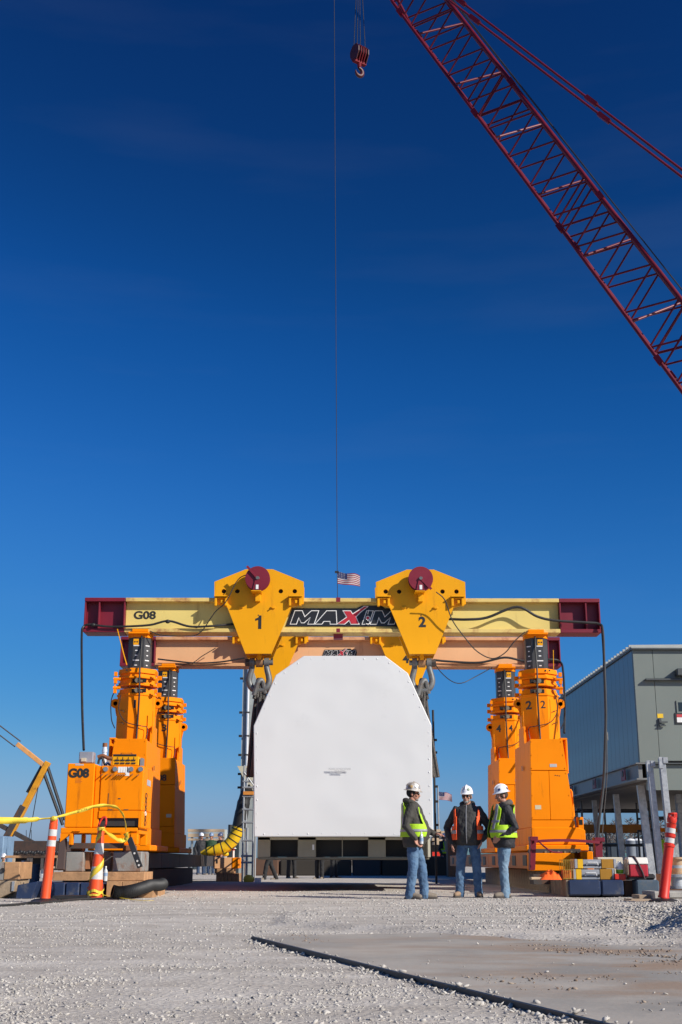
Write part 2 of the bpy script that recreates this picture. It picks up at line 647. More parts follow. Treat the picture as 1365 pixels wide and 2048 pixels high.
def make_ground():
    ys = list(np.concatenate([np.linspace(-12, 3, 16), np.linspace(3.1, 22, 330), np.linspace(22.2, 60, 120), np.geomspace(62, 4500, 40)]))
    xs = list(np.concatenate([-np.geomspace(4000, 10, 24), np.linspace(-9.7, 9.7, 190), np.geomspace(10, 4000, 24)]))
    v, f = [], []
    for y in ys:
        for x in xs:
            v.append((x, y, gh(x, y)))
    n = len(xs)
    for j in range(len(ys) - 1):
        for i in range(n - 1):
            f.append((j * n + i, j * n + i + 1, (j + 1) * n + i + 1, (j + 1) * n + i))
    me = bpy.data.meshes.new('ground')
    me.from_pydata(v, [], f)
    me.polygons.foreach_set('use_smooth', [True] * len(f))
    m = bpy.data.materials.new('crushed_stone_ground')
    m.use_nodes = True
    nt = m.node_tree
    N, L = nt.nodes, nt.links
    b = N['Principled BSDF']
    b.inputs['Roughness'].default_value = 0.95
    b.inputs['Specular IOR Level'].default_value = 0.2
    tc = N.new('ShaderNodeTexCoord')

    def nz(scale, detail=6, rough=0.6):
        q = N.new('ShaderNodeTexNoise')
        q.inputs['Scale'].default_value = scale
        q.inputs['Detail'].default_value = detail
        q.inputs['Roughness'].default_value = rough
        L.new(tc.outputs['Object'], q.inputs['Vector'])
        return q

    big, mid, fine = nz(0.35), nz(2.2, 8), nz(38, 4, 0.75)
    mpg = N.new('ShaderNodeMapping')        # dusty wheel lanes crossing the yard
    mpg.inputs['Scale'].default_value = (0.22, 1.6, 1)
    mpg.inputs['Rotation'].default_value = (0, 0, R(-8))
    L.new(tc.outputs['Object'], mpg.inputs['Vector'])
    L.new(mpg.outputs[0], big.inputs['Vector'])
    big.inputs['Scale'].default_value = 0.9
    big.inputs['Detail'].default_value = 4
    vor = N.new('ShaderNodeTexVoronoi')
    vor.inputs['Scale'].default_value = 30
    L.new(tc.outputs['Object'], vor.inputs['Vector'])
    r1 = N.new('ShaderNodeValToRGB')
    r1.color_ramp.elements[0].position = 0.32
    r1.color_ramp.elements[0].color = (0.45, 0.415, 0.375, 1)
    r1.color_ramp.elements[1].position = 0.68
    r1.color_ramp.elements[1].color = (0.59, 0.555, 0.51, 1)
    L.new(mid.outputs['Fac'], r1.inputs['Fac'])
    r2 = N.new('ShaderNodeValToRGB')
    r2.color_ramp.elements[0].position = 0.35
    r2.color_ramp.elements[0].color = (0.80, 0.775, 0.75, 1)
    r2.color_ramp.elements[1].position = 0.65
    r2.color_ramp.elements[1].color = (1.1, 1.08, 1.06, 1)
    L.new(big.outputs['Fac'], r2.inputs['Fac'])
    mu = N.new('ShaderNodeMix')
    mu.data_type = 'RGBA'
    mu.blend_type = 'MULTIPLY'
    mu.inputs[0].default_value = 1
    L.new(r1.outputs[0], mu.inputs[6])
    L.new(r2.outputs[0], mu.inputs[7])
    r3 = N.new('ShaderNodeMapRange')
    r3.inputs['From Min'].default_value = 0.3
    r3.inputs['From Max'].default_value = 0.7
    r3.inputs['To Min'].default_value = 0.72
    r3.inputs['To Max'].default_value = 1.22
    L.new(fine.outputs['Fac'], r3.inputs['Value'])
    mv = N.new('ShaderNodeVectorMath')
    mv.operation = 'SCALE'
    L.new(mu.outputs[2], mv.inputs[0])
    L.new(r3.outputs[0], mv.inputs['Scale'])
    L.new(mv.outputs[0], b.inputs['Base Color'])
    bp = N.new('ShaderNodeBump')
    bp.inputs['Strength'].default_value = 0.28
    bp.inputs['Distance'].default_value = 0.02
    L.new(vor.outputs['Distance'], bp.inputs['Height'])
    bp2 = N.new('ShaderNodeBump')
    bp2.inputs['Strength'].default_value = 0.5
    bp2.inputs['Distance'].default_value = 0.015
    L.new(fine.outputs['Fac'], bp2.inputs['Height'])
    L.new(bp.outputs[0], bp2.inputs['Normal'])
    L.new(bp2.outputs[0], b.inputs['Normal'])
    me.materials.append(m)
    return struct(link('ground', me), label='flat yard of pale crushed stone and dust')


make_ground()

# steel road plate lying on the gravel in the foreground
PL0 = gnd(504, 1872, 0.03)
PLD = (gnd(1225, 2048, 0.03) - PL0)
PLD.z = 0
PLD.normalize()
PLN = Vector((-PLD.y, PLD.x, 0))


def plate_uv(x, y):
    d = Vector((x, y, 0)) - Vector((PL0.x, PL0.y, 0))
    return d.dot(PLD), d.dot(PLN)


def rnd_island(m, lo, hi):
    """every loose piece of the mesh gets its own tone"""
    nt = m.node_tree
    N, L = nt.nodes, nt.links
    g = N.new('ShaderNodeNewGeometry')
    rp = N.new('ShaderNodeValToRGB')
    rp.color_ramp.elements[0].color = (*lo, 1)
    rp.color_ramp.elements[1].color = (*hi, 1)
    L.new(g.outputs['Random Per Island'], rp.inputs['Fac'])
    L.new(rp.outputs[0], N['Principled BSDF'].inputs['Base Color'])


def stones(name, pts, sizes, m, flat=0.65, seed=1):
    rs = np.random.RandomState(seed)
    ico = bmesh.new()
    bmesh.ops.create_icosphere(ico, subdivisions=1, radius=1)
    V = np.array([v.co[:] for v in ico.verts])
    T = np.array([[v.index for v in f.verts] for f in ico.faces])
    ico.free()
    n = len(pts)
    nv = len(V)
    vs = V[None] * (1 + 0.30 * rs.randn(n, nv, 1).clip(-1.2, 1.2))
    a = rs.rand(n) * 6.283
    sc = np.stack([1 + 0.3 * rs.randn(n), 0.8 + 0.2 * rs.randn(n), flat + 0.15 * rs.randn(n)], 1).clip(0.35, 1.7)
    vs = vs * sc[:, None] * sizes[:, None, None]
    ca, sa = np.cos(a)[:, None], np.sin(a)[:, None]
    x = vs[..., 0] * ca - vs[..., 1] * sa
    y = vs[..., 0] * sa + vs[..., 1] * ca
    til = 0.5 * rs.randn(n)[:, None]
    z = vs[..., 2] * np.cos(til) + x * np.sin(til)
    P = np.stack([x, y, z], 2) + pts[:, None]
    me = bpy.data.meshes.new(name)
    me.vertices.add(n * nv)
    me.vertices.foreach_set('co', P.reshape(-1).astype(np.float32))
    F_ = (T[None] + (np.arange(n) * nv)[:, None, None]).reshape(-1)
    k = len(F_) // 3
    me.loops.add(len(F_))
    me.loops.foreach_set('vertex_index', F_.astype(np.int32))
    me.polygons.add(k)
    me.polygons.foreach_set('loop_start', np.arange(0, 3 * k, 3, dtype=np.int32))
    me.polygons.foreach_set('loop_total', np.full(k, 3, np.int32))
    me.update(calc_edges=True)
    me.materials.append(m)
    return struct(link(name, me), 'stuff')


def scatter():
    rs = np.random.RandomState(3)
    P, Z = [], []
    while len(P) < 42000:
        y = 4.6 + 21 * rs.rand() ** 1.7
        w = 0.30 * y + 0.6
        x = (rs.rand() * 2 - 1) * w
        u, v = plate_uv(x, y)
        on = -0.02 < u < 6.9 and 0.0 < v < 7 and gh(x, y) < 0.034
        clump = mnoise.noise((x * 0.9, y * 0.9, 7)) + 0.5 * mnoise.noise((x * 2.6, y * 2.6, 9))
        right = max(0, min(1, (x - 0.2) / 2.0)) * (1 if 10.5 < y < 21 else 0)
        if on and rs.rand() > 0.012:
            continue
        if rs.rand() > 0.10 + 0.95 * max(0, 0.25 + 1.2 * clump) + 0.25 * right:
            continue
        s = (0.0038 + 0.0105 * rs.rand() ** 3.2) * (1 + 0.3 * right) + (0.007 if rs.rand() < 0.006 else 0)
        s *= 0.8 + y / 40
        P.append((x, y, gh(x, y) + s * 0.12 + (0.03 if on else 0)))
        Z.append(s)
    # stones spilt along the edge of the steel plate
    for _ in range(900):
        u = rs.rand() * 6.6
        if mnoise.noise((u * 1.3, 4, 4)) < -0.15:
            continue
        v = -0.012 - abs(rs.randn()) * 0.05 if rs.rand() < 0.9 else rs.rand() * 0.05
        p = Vector((PL0.x, PL0.y, 0)) + PLD * u + PLN * v
        s = 0.005 + 0.014 * rs.rand() ** 2
        P.append((p.x, p.y, gh(p.x, p.y) + s * 0.3 + (0.03 if v > 0 else 0)))
        Z.append(s)
    # coarse stone heaped on the right
    for mx, my, h, rx, ry in MOUNDS:
        for _ in range(int(2600 * rx * ry / 0.3) if h > 0.08 else 500):
            x, y = mx + rs.randn() * rx * 0.85, my + rs.randn() * ry * 0.85
            u, v = plate_uv(x, y)
            if -0.1 < u < 6.9 and v < 6.6 and v > -0.02 and gh(x, y) < 0.036:
                continue
            s = 0.008 + 0.016 * rs.rand() ** 1.8
            P.append((x, y, gh(x, y) + s * 0.12))
            Z.append(s)
    m = mat('gravel_stone', (0.4, 0.38, 0.36), 0.95, spec=0.1)
    rnd_island(m, (0.34, 0.315, 0.285), (0.55, 0.52, 0.48))
    stones('gravel', np.array(P), np.array(Z), m, flat=0.5)['label'] = 'loose pale crushed stones scattered over the yard'


scatter()


def road_plate():
    m = mat('dusty_road_plate', (0.33, 0.305, 0.275), 0.75, spec=0.15, var=0.18, scale=1.1, dirt=(0.43, 0.385, 0.335), damt=0.62, dscale=0.9, bump=0.12, bscale=30)
    # a second, browner layer of dried mud
    nt = m.node_tree
    N, L = nt.nodes, nt.links
    b = N['Principled BSDF']
    src = b.inputs['Base Color'].links[0].from_socket
    tc = N.new('ShaderNodeTexCoord')
    mp = N.new('ShaderNodeMapping')
    mp.inputs['Scale'].default_value = (0.75, 1.15, 1)
    mp.inputs['Rotation'].default_value = (0, 0, R(20))
    L.new(tc.outputs['Object'], mp.inputs['Vector'])
    n = N.new('ShaderNodeTexNoise')
    n.inputs['Scale'].default_value = 1.15
    n.inputs['Detail'].default_value = 10
    n.inputs['Roughness'].default_value = 0.65
    L.new(mp.outputs[0], n.inputs['Vector'])
    rp = N.new('ShaderNodeMapRange')
    rp.inputs['From Min'].default_value = 0.46
    rp.inputs['From Max'].default_value = 0.60
    rp.inputs['To Max'].default_value = 0.85
    L.new(n.outputs['Fac'], rp.inputs['Value'])
    sx = N.new('ShaderNodeSeparateXYZ')      # the mud was tracked onto the right hand part
    L.new(tc.outputs['Object'], sx.inputs[0])
    rx = N.new('ShaderNodeMapRange')
    rx.inputs['From Min'].default_value = 0.0
    rx.inputs['From Max'].default_value = 1.9
    rx.inputs['To Min'].default_value = 0.25
    L.new(sx.outputs[0], rx.inputs['Value'])
    mq = N.new('ShaderNodeMath')
    mq.operation = 'MULTIPLY'
    L.new(rx.outputs[0], mq.inputs[0])
    L.new(rp.outputs[0], mq.inputs[1])
    mm = N.new('ShaderNodeMix')
    mm.data_type = 'RGBA'
    L.new(mq.outputs[0], mm.inputs[0])
    L.new(src, mm.inputs[6])
    mm.inputs[7].default_value = (0.31, 0.215, 0.15, 1)
    L.new(mm.outputs[2], b.inputs['Base Color'])
    a = Vector((PL0.x, PL0.y, 0))
    far = PLN * 6.4
    near = PLD * 6.7
    pts = [a, a + near, a + near + far, a + far]
    q = MB().prism([(p.x, p.y, -0.01) for p in pts], (0, 0, 0.04))
    o = q.build('road_plate', m, None, bevel=0.004)
    e = MB()
    e.bar(a - PLN * 0.003 + Vector((0, 0, .008)), a + near - PLN * 0.003 + Vector((0, 0, .008)), .004, .036)
    e.build('plate_edge', DARKSTEEL, o)  # dark rusty strip that also deepens the shade on this side
    tag(o, 'thick dusty steel road plate lying on the gravel in the foreground', 'steel plate')
    # dried mud clods
    rs = np.random.RandomState(11)
    P, Z = [], []
    while len(P) < 4200:
        u, v = rs.rand() * 6.2, 0.2 + rs.rand() * 5.5
        p = a + PLD * u + PLN * v
        if mnoise.noise((p.x * 0.8, p.y * 1.3, 5)) + 0.4 * mnoise.noise((p.x * 3, p.y * 5, 8)) < 0.22 or rs.rand() > 0.25 + v / 4:
            continue
        s = 0.003 + 0.010 * rs.rand() ** 2.5
        P.append((p.x, p.y, 0.03 + s * 0.3))
        Z.append(s)
    # rows of mud pressed up by tyre lugs
    for k in range(11):
        v0 = 1.9 + k * 0.16 + rs.rand() * 0.05
        u0, u1 = 2.6 + rs.rand() * 0.8, 5.6 + rs.rand()
        for _ in range(150):
            u = u0 + (u1 - u0) * rs.rand()
            if mnoise.noise((u * 1.7, k * 3.1, 2)) < -0.05:
                continue
            p = a + PLD * u + PLN * (v0 + 0.012 * rs.randn() + 0.10 * (u - u0) * 0.2)
            s = 0.006 + 0.009 * rs.rand()
            P.append((p.x, p.y, 0.03 + s * 0.25))
            Z.append(s)
    mc = mat('dried_mud', (0.26, 0.18, 0.13), 0.95, spec=0.15)
    rnd_island(mc, (0.19, 0.13, 0.095), (0.36, 0.29, 0.23))
    stones('mud_crumbs', np.array(P), np.array(Z), mc, flat=0.5, seed=5)['label'] = 'crumbs of dried brown mud on the steel plate'


road_plate()


def bare_wood():
    """far leafless trees on the horizon"""
    q = MB()
    rs = random.Random(4)
    for i in range(90):
        x = rs.uniform(50, 160)
        y = rs.uniform(290, 380)
        h = rs.uniform(6, 12)
        base = Vector((x, y, -0.2))
        top = base + Vector((rs.uniform(-.6, .6), 0, h))
        q.tube([base, base.lerp(top, .5), top], [0.28, 0.2, 0.05], 4, True, False)
        for k in range(34):
            t = rs.uniform(0.15, 0.98)
            s = base.lerp(top, t)
            a = rs.uniform(0, 6.28)
            ln = (1.1 - t) * rs.uniform(2.0, 5.0) + 0.6
            e = s + Vector((math.cos(a) * ln, math.sin(a) * ln, ln * rs.uniform(.3, 1.1)))
            q.tube([s, e], [0.16, 0.03], 3, False, False)
            for _ in range(3):
                s2 = s.lerp(e, rs.uniform(.3, .9))
                a2 = rs.uniform(0, 6.28)
                e2 = s2 + Vector((math.cos(a2), math.sin(a2), rs.uniform(.2, 1.2))) * ln * .45
                q.tube([s2, e2], [0.1, 0.02], 3, False, False)
    m = mat('bare_branches', (0.14, 0.125, 0.12), 0.9, var=0.2)
    struct(q.build('bare_wood', m), 'stuff', 'hazy line of leafless trees on the horizon')


bare_wood()

# ------------------------------------------------------------------ grey equipment building on steel columns
def equipment_building():
    Y0, Y1 = 38.0, 60.0
    c = at(1280, 1525, Y0)
    XL, ZB = c.x, c.z
    ZT = at(1278, 1300, Y0).z
    XR = XL + 9.0
    b = thing('equipment_building', 'grey windowless equipment building raised on steel columns beyond the right tower', 'building', (XL, Y0, 0))
    wall_h = [XL, XR]
    # end wall facing the camera, in panels
    w = 1.25
    dx0 = XL + 0.62
    xs = [XL, dx0] + [dx0 + 2 * w + 1.05 * k for k in range(20) if dx0 + 2 * w + 1.05 * k < XR - 0.4] + [XR]
    for k in range(len(xs) - 1):
        if k != 1:
            MB().box((xs[k] + 0.004, Y0, ZB), (xs[k + 1] - 0.004, Y0 + 0.08, ZT)).build('wall_panel', GREENGREY, b, bevel=0.006)
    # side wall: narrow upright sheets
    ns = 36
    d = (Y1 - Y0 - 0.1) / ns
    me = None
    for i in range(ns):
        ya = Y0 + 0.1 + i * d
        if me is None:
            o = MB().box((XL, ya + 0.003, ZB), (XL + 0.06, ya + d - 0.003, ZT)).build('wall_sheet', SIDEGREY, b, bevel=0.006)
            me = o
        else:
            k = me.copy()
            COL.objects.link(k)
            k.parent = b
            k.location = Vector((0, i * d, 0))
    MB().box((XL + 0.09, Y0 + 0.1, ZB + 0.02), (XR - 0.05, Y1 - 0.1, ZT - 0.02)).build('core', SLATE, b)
    # door
    dr = MB().box((dx0 + 0.006, Y0 - 0.0, ZB + 0.05), (dx0 + 2 * w - 0.006, Y0 + 0.06, ZT - 0.9)).build('door', GREENGREY, b, bevel=0.006)
    MB().box((dx0 + 0.006, Y0, ZT - 0.89), (dx0 + 2 * w - 0.006, Y0 + 0.08, ZT)).build('wall_panel', GREENGREY, b, bevel=0.006)
    px = at(1320, 1395, Y0)
    hz = at(1327, 1446, Y0)
    hb = MB()
    hb.box((dx0 + 0.05, Y0 - 0.06, hz.z - 0.10), (dx0 + 0.12, Y0, hz.z + 0.14))
    hb.box((dx0 + 0.05, Y0 - 0.10, hz.z + 0.00), (dx0 + 0.30, Y0 - 0.05, hz.z + 0.04))
    hb.box((dx0 + 0.05, Y0 - 0.10, hz.z - 0.10), (dx0 + 0.24, Y0 - 0.05, hz.z - 0.07))
    hb.build('handle', SLATE, dr)
    wz = at(1358, 1414, Y0)
    wn_ = MB().box((dx0 + 0.62, Y0 - 0.035, wz.z - 0.20), (dx0 + 1.5, Y0 - 0.002, wz.z + 0.20)).build('window_frame', GREENGREY, dr, bevel=0.01)
    MB().box((dx0 + 0.68, Y0 - 0.04, wz.z - 0.14), (dx0 + 1.44, Y0 - 0.037, wz.z + 0.14)).build('pane', GLASSD, dr)
    YL = simple('yellow_label', (0.75, 0.48, 0.02), 0.5)
    lz = at(1325, 1432, Y0)
    MB().box((dx0 + 0.02, Y0 - 0.006, lz.z - 0.06), (dx0 + 0.2, Y0 - 0.001, lz.z + 0.07)).build('warning_label', YL, dr)
    # danger sign on the door
    sz = at(1358, 1437, Y0).z
    sx = dx0 + 0.56
    sg = MB().box((sx, Y0 - 0.03, sz - 0.17), (sx + 0.86, Y0 - 0.002, sz + 0.17)).build('danger_sign', BLACK, b)
    MB().box((sx + 0.05, Y0 - 0.034, sz - 0.12), (sx + 0.81, Y0 - 0.031, sz + 0.03)).build('sign_text_field', WHITE, sg)
    MB().box((sx + 0.05, Y0 - 0.034, sz + 0.035), (sx + 0.81, Y0 - 0.031, sz + 0.125)).build('sign_header', simple('sign_red', (0.5, 0.05, 0.06), 0.5), sg)
    text('lettering', 'DANGER', 0.095, WHITE, sg, (sx + 0.43, Y0 - 0.037, sz + 0.08), bold=0.002)
    # canopy and lamp over the door
    cz = at(1330, 1360, Y0).z
    MB().box((dx0 - 0.30, Y0 - 0.16, cz - 0.03), (dx0 + 2.6, Y0 - 0.003, cz + 0.03)).build('door_hood', SLATE, b, bevel=0.01)
    lz = at(1355, 1347, Y0).z
    lx = at(1350, 1347, Y0).x
    MB().box((lx, Y0 - 0.30, lz - 0.10), (lx + 0.62, Y0 - 0.003, lz + 0.12)).build('wall_lamp', SLATE, b, bevel=0.02)
    # roof with standing seams, edge trim
    MB().box((XL - 0.05, Y0 - 0.12, ZT + 0.003), (XR + 0.1, Y1 + 0.1, ZT + 0.05)).build('roof_edge', SLATE, b)
    rf = MB()
    rf.prism([(XL - 0.06, Y0 - 0.10, ZT + 0.053), (XR + 0.1, Y0 - 0.10, ZT + 0.053), (XR + 0.1, Y0 - 0.10, ZT + 0.20), (XL - 0.06, Y0 - 0.10, ZT + 0.10)], (0, Y1 - Y0 + 0.2, 0))
    roof = rf.build('roof', ROOFG, b)
    k = int((Y1 - Y0) / 0.42)
    m0 = None
    for i in range(k):
        y = Y0 + i * 0.42
        if m0 is None:
            m0 = MB().prism([(XL - 0.10, y, ZT + 0.06), (XL - 0.10, y, ZT + 0.16), (XR, y, ZT + 0.25), (XR, y, ZT + 0.21)], (0, 0.07, 0)).build('roof_seam', ROOFG, roof)
        else:
            q = m0.copy()
            COL.objects.link(q)
            q.parent = roof
            q.location = (0, i * 0.42, 0)
    # base frame
    zb0 = at(1286, 1556, Y0).z
    bm_ = MB()
    bm_.box((XL - 0.02, Y0 + 0.15, zb0), (XL + 0.10, Y1, ZB - 0.04))
    bm_.box((XL - 0.12, Y0 + 0.0, zb0 - 0.05), (XL + 0.22, Y1, zb0))
    bm_.box((XL - 0.12, Y0 + 0.0, ZB - 0.04), (XL + 0.22, Y1, ZB - 0.003))
    bm_.build('base_girder', mat('base_girder_paint', (0.17, 0.175, 0.175), 0.45), b)
    MB().box((XL + 0.23, Y0 + 0.12, zb0 - 0.35), (XR, Y0 + 0.3, ZB - 0.06)).build('base_girder', GREENGREY, b)
    MB().box((XL + 0.23, Y0 + 0.0, ZB - 0.045), (XR, Y0 + 0.11, ZB - 0.005)).build('base_trim', SLATE, b)
    MB().box((XL + 0.25, Y0 + 0.32, zb0 - 0.12), (XR - 0.1, Y1 - 0.1, ZB - 0.06)).build('underside', mat('brown_underside', (0.13, 0.115, 0.10), 0.7), b)
    for px_, py_ in ((1254, 1547), (1195, 1562), (1148, 1576)):
        # lifting lugs along the girder
        s = (at(1284, 1540, Y0).x)
        y = Y0 + 0.2
        for _ in range(400):
            if at(px_, py_, y).x < XL - 0.03:
                y += 0.06
        zc = (zb0 + ZB) / 2
        lg = MB().box((XL - 0.16, y - 0.28, zb0 + 0.02), (XL - 0.125, y + 0.28, ZB - 0.1)).build('lifting_lug', MAROON, b, bevel=0.02)
        MB().cyl((XL - 0.18, y, zc), (XL - 0.155, y, zc), 0.09).build('pin_hole', BLACK, lg)
    # columns
    spec = [(1147, 1585, 1168, 1740, 56.0, 8), (1187, 1575, 1203, 1745, 49.5, 9), (1231, 1572, 1250, 1748, 45.0, 11), (1280, 1556, 1307, 1756, 39.6, 14)]
    for xa, ya, xb, yb, Y, w_ in spec:
        t, g = at(xa, ya, Y), at(xb, yb, Y)
        g.z = 0
        ww = w_ * Y / F * 1.0
        q = MB()
        q.hexa([g + Vector((-ww / 2, 0, 0)), g + Vector((ww / 2, 0, 0)), g + Vector((ww / 2, ww * .7, 0)), g + Vector((-ww / 2, ww * .7, 0)),
                t + Vector((-ww / 2, 0, 0.02)), t + Vector((ww / 2, 0, 0.02)), t + Vector((ww / 2, ww * .7, 0.02)), t + Vector((-ww / 2, ww * .7, 0.02))])
        q.build('column', GALV, b, bevel=0.01)
    # far row of columns
    for i, yy in enumerate((41, 47, 53, 59)):
        MB().box((XL + 6.6, yy, 0), (XL + 6.9, yy + 0.3, zb0 - 0.05)).build('column', GALV, b, bevel=0.01)
    return b


equipment_building()


def galvanised_post(p_top, p_bot, Y, w, label):
    t, g = at(*p_top, Y), at(*p_bot, Y)
    g.z = 0.0
    o = thing('galvanised_post', label, 'post', g, 'galvanised posts in front of the grey building')
    d = (t - g)
    q = MB()
    hw = w / 2
    q.hexa([g + Vector((-hw, 0, 0)), g + Vector((hw, 0, 0)), g + Vector((hw, w, 0)), g + Vector((-hw, w, 0)),
            t + Vector((-hw, 0, 0)), t + Vector((hw, 0, 0)), t + Vector((hw, w, 0)), t + Vector((-hw, w, 0))])
    q.build('shaft', GALV, o, bevel=0.012)
    q = MB()
    q.box(t + Vector((-hw * 1.25, -0.03, -0.30)), t + Vector((hw * 0.1, -0.004, 0.03)))
    q.box(t + Vector((hw * 0.1, -0.05, -0.15)), t + Vector((hw * 1.7, w, 0.02)))
    q.build('cap_bracket', GALV, o, bevel=0.006)
    MB().box(g + Vector((-w, -w * .5, 0)), g + Vector((w, w * 1.5, 0.03))).build('base_plate', GALV, o)
    return o


galvanised_post((1300, 1523), (1326, 1758), 36.6, 0.175, 'left galvanised post of the two standing before the building corner')
galvanised_post((1325, 1516), (1350, 1757), 36.4, 0.175, 'right galvanised post of the two before the building, with a grey patch')
galvanised_post((1362, 1590), (1375, 1745), 45.0, 0.30, 'short galvanised post at the right edge behind the orange delineator')


def scaffold(name, label, x0, x1, Y, depth, zs, zt, planks=(), group=None):
    o = thing(name, label, 'scaffold', (x0, Y, 0), group)
    SC = simple('scaffold_tube', (0.10, 0.105, 0.11), 0.45, metal=0.4)
    n = max(1, round((x1 - x0) / 1.3))
    for i in range(n + 1):
        x = x0 + (x1 - x0) * i / n
        for y in (Y, Y + depth):
            rod('standard', (x, y, 0), (x, y, zt - 0.3 * (i % 2)), 0.045, SC, o)
    for z in zs:
        for y in (Y, Y + depth):
            rod('ledger', (x0 - 0.2, y, z), (x1 + 0.2, y, z), 0.04, SC, o)
        for i in range(n + 1):
            x = x0 + (x1 - x0) * i / n
            rod('transom', (x, Y - 0.1, z + 0.05), (x, Y + depth + 0.1, z + 0.05), 0.035, SC, o)
    for z in planks:
        for k in range(3):
            brick('scaffold_plank', (x0, Y + 0.1 + k * 0.27, z), (x1, Y + 0.35 + k * 0.27, z + 0.06), TIMBER, o)
    return o


p0, p1 = at(1165, 1640, 50), at(1300, 1640, 50)
scaffold('scaffold', 'dark tube scaffold with an ochre deck standing beneath the grey building', p0.x, p1.x, 50, 2.0,
         [at(1200, 1594, 50).z, at(1200, 1620, 50).z, at(1200, 1655, 50).z, at(1200, 1690, 50).z], at(1200, 1572, 50).z, ())
YP = simple('ochre_deck_board', (0.42, 0.16, 0.02), 0.6)
sc_o = [o for o in bpy.data.objects if o.name == 'scaffold'][0]
za, zb_ = at(1200, 1664, 50).z, at(1200, 1649, 50).z
brick('toe_board', (p0.x, 49.9, za), (p1.x, 49.94, zb_), YP, sc_o)
brick('toe_board', (p0.x, 52.06, za), (p1.x, 52.1, zb_), YP, sc_o)
p0, p1 = at(1306, 1660, 46), at(1400, 1660, 46)
s2 = scaffold('scaffold', 'tube scaffold with an orange ledger at the right edge behind the delineator', p0.x, p1.x, 46, 1.5,
              [at(1330, 1635, 46).z, at(1330, 1660, 46).z], at(1330, 1615, 46).z)
MB().box((p0.x, 45.85, at(1330, 1664, 46).z), (p0.x + 1.4, 45.95, at(1330, 1656, 46).z)).build('orange_ledger', ORANGE, s2)

# ------------------------------------------------------------------ far red lattice crane: boom, hook block, pendants
def lattice_boom():
    A = at(838, 0, 53)
    B = at(1365, 692, 47)
    u = (A - B).normalized()
    w = Vector((u.y, -u.x, 0)).normalized()
    if w.y < 0: w = -w
    d = u.cross(w).normalized()
    if d.z < 0: d = -d                    # towards the upper right side
    tip = A + u * 4.6
    root = B - u * 17.0
    root_len = (tip - root).length
    o = thing('crane_boom', 'long dark red lattice crane boom slanting across the upper right sky', 'crane', (root.x, root.y, 0))
    hw, hd = 1.0, 1.07
    P = lambda s, a, b: root + u * s + w * (a * hw) + d * (b * hd)
    taper = root_len - 4.5

    def Q(s, a, b):
        k = 1.0 if s < taper else 1 - 0.55 * (s - taper) / (root_len - taper)
        return root + u * s + w * (a * hw * k) + d * (b * hd * k)
    for a in (-1, 1):
        for b in (-1, 1):
            MB().tube([Q(0, a, b), Q(taper, a, b), Q(root_len, a, b)], 0.105 if b > 0 else 0.085, 10).build('chord', BOOMRED, o)
    pitch = 1.02
    n = int(taper / pitch)
    for side in range(4):
        for i in range(n):
            s0, s1 = i * pitch, (i + 1) * pitch
            fl = 1 if (i % 2) else -1
            if side == 0:   c0, c1 = (-1, -fl), (-1, fl)
            elif side == 1: c0, c1 = (1, -fl), (1, fl)
            elif side == 2: c0, c1 = (-fl, 1), (fl, 1)
            else:           c0, c1 = (-fl, -1), (fl, -1)
            of = 0.6 if side == 1 else 0
            if s1 + of < taper:
                rod('lacing', Q(s0 + of, *c0), Q(s1 + of, *c1), 0.043, BOOMRED, o, 6)
    sec = 8.1
    k = int(root_len / sec) + 1
    off = (A - root).length % sec - 0.8
    for i in range(k):
        s = off + i * sec
        if s + 0.6 > taper: continue
        for a in (-1, 1):
            for b in (-1, 1):
                q = MB()
                q.bar(Q(s - 0.20, a, b), Q(s + 0.20, a, b), 0.25, 0.25, d)
                q.build('section_lug', BOOMRED, o)
        for b in (-1, 1):
            rod('cross_tube', Q(s + 0.5, -1, b), Q(s + 0.5, 1, b), 0.05, BOOMRED, o, 6)
        for dd in (-0.35, 0.35):
            rod('lacing', Q(s + dd, -1, -1), Q(s + dd + 1.0, -1, 1), 0.045, BOOMRED, o, 6)
            rod('lacing', Q(s + dd, 1, 1), Q(s + dd + 1.0, 1, -1), 0.045, BOOMRED, o, 6)
    PALE = mat('sun_glint_red', (0.17, 0.022, 0.035), 0.42, var=0.1)  # paler red on some tubes stands for the sun glinting off them
    for i in range(int(root_len / 4.05)):
        s = off + 2.2 + i * 4.05
        if s + 1 < taper:
            rod('spreader_tube', Q(s, -1, -1), Q(s + 0.35, 1, 1), 0.055, PALE if i % 3 == 1 else BOOMRED, o, 8)
    # walkway rope along the upper side and jib head
    MB().tube([Q(1, 1, 1.38), Q(taper * .5, 1, 1.30), Q(taper, 1, 1.2)], 0.03, 6).build('hoist_rope', BLACK, o)
    MB().tube([Q(1, -1, 1.30), Q(taper * .5, -1, 1.24), Q(taper, -1, 1.2)], 0.03, 6).build('hoist_rope', BLACK, o)
    hd_ = MB()
    for a in (-0.42, 0.42):
        hd_.prism([tip + w * a + u * -0.6 + d * 0.55, tip + w * a + u * 1.4 + d * 0.35, tip + w * a + u * 1.5 - d * 0.8, tip + w * a + u * -0.4 - d * 0.6], w * 0.05)
    hd_.build('boom_head', BOOMRED, o)
    for k_ in range(4):
        c = tip + u * 1.15 - d * 0.35 + w * (-0.3 + 0.2 * k_)
        MB().cyl(c - w * 0.04, c + w * 0.04, 0.5, n=24).build('head_sheave', BLACK, o)
    return o, tip, u, w, d


boom, TIP, BU, BW, BD = lattice_boom()


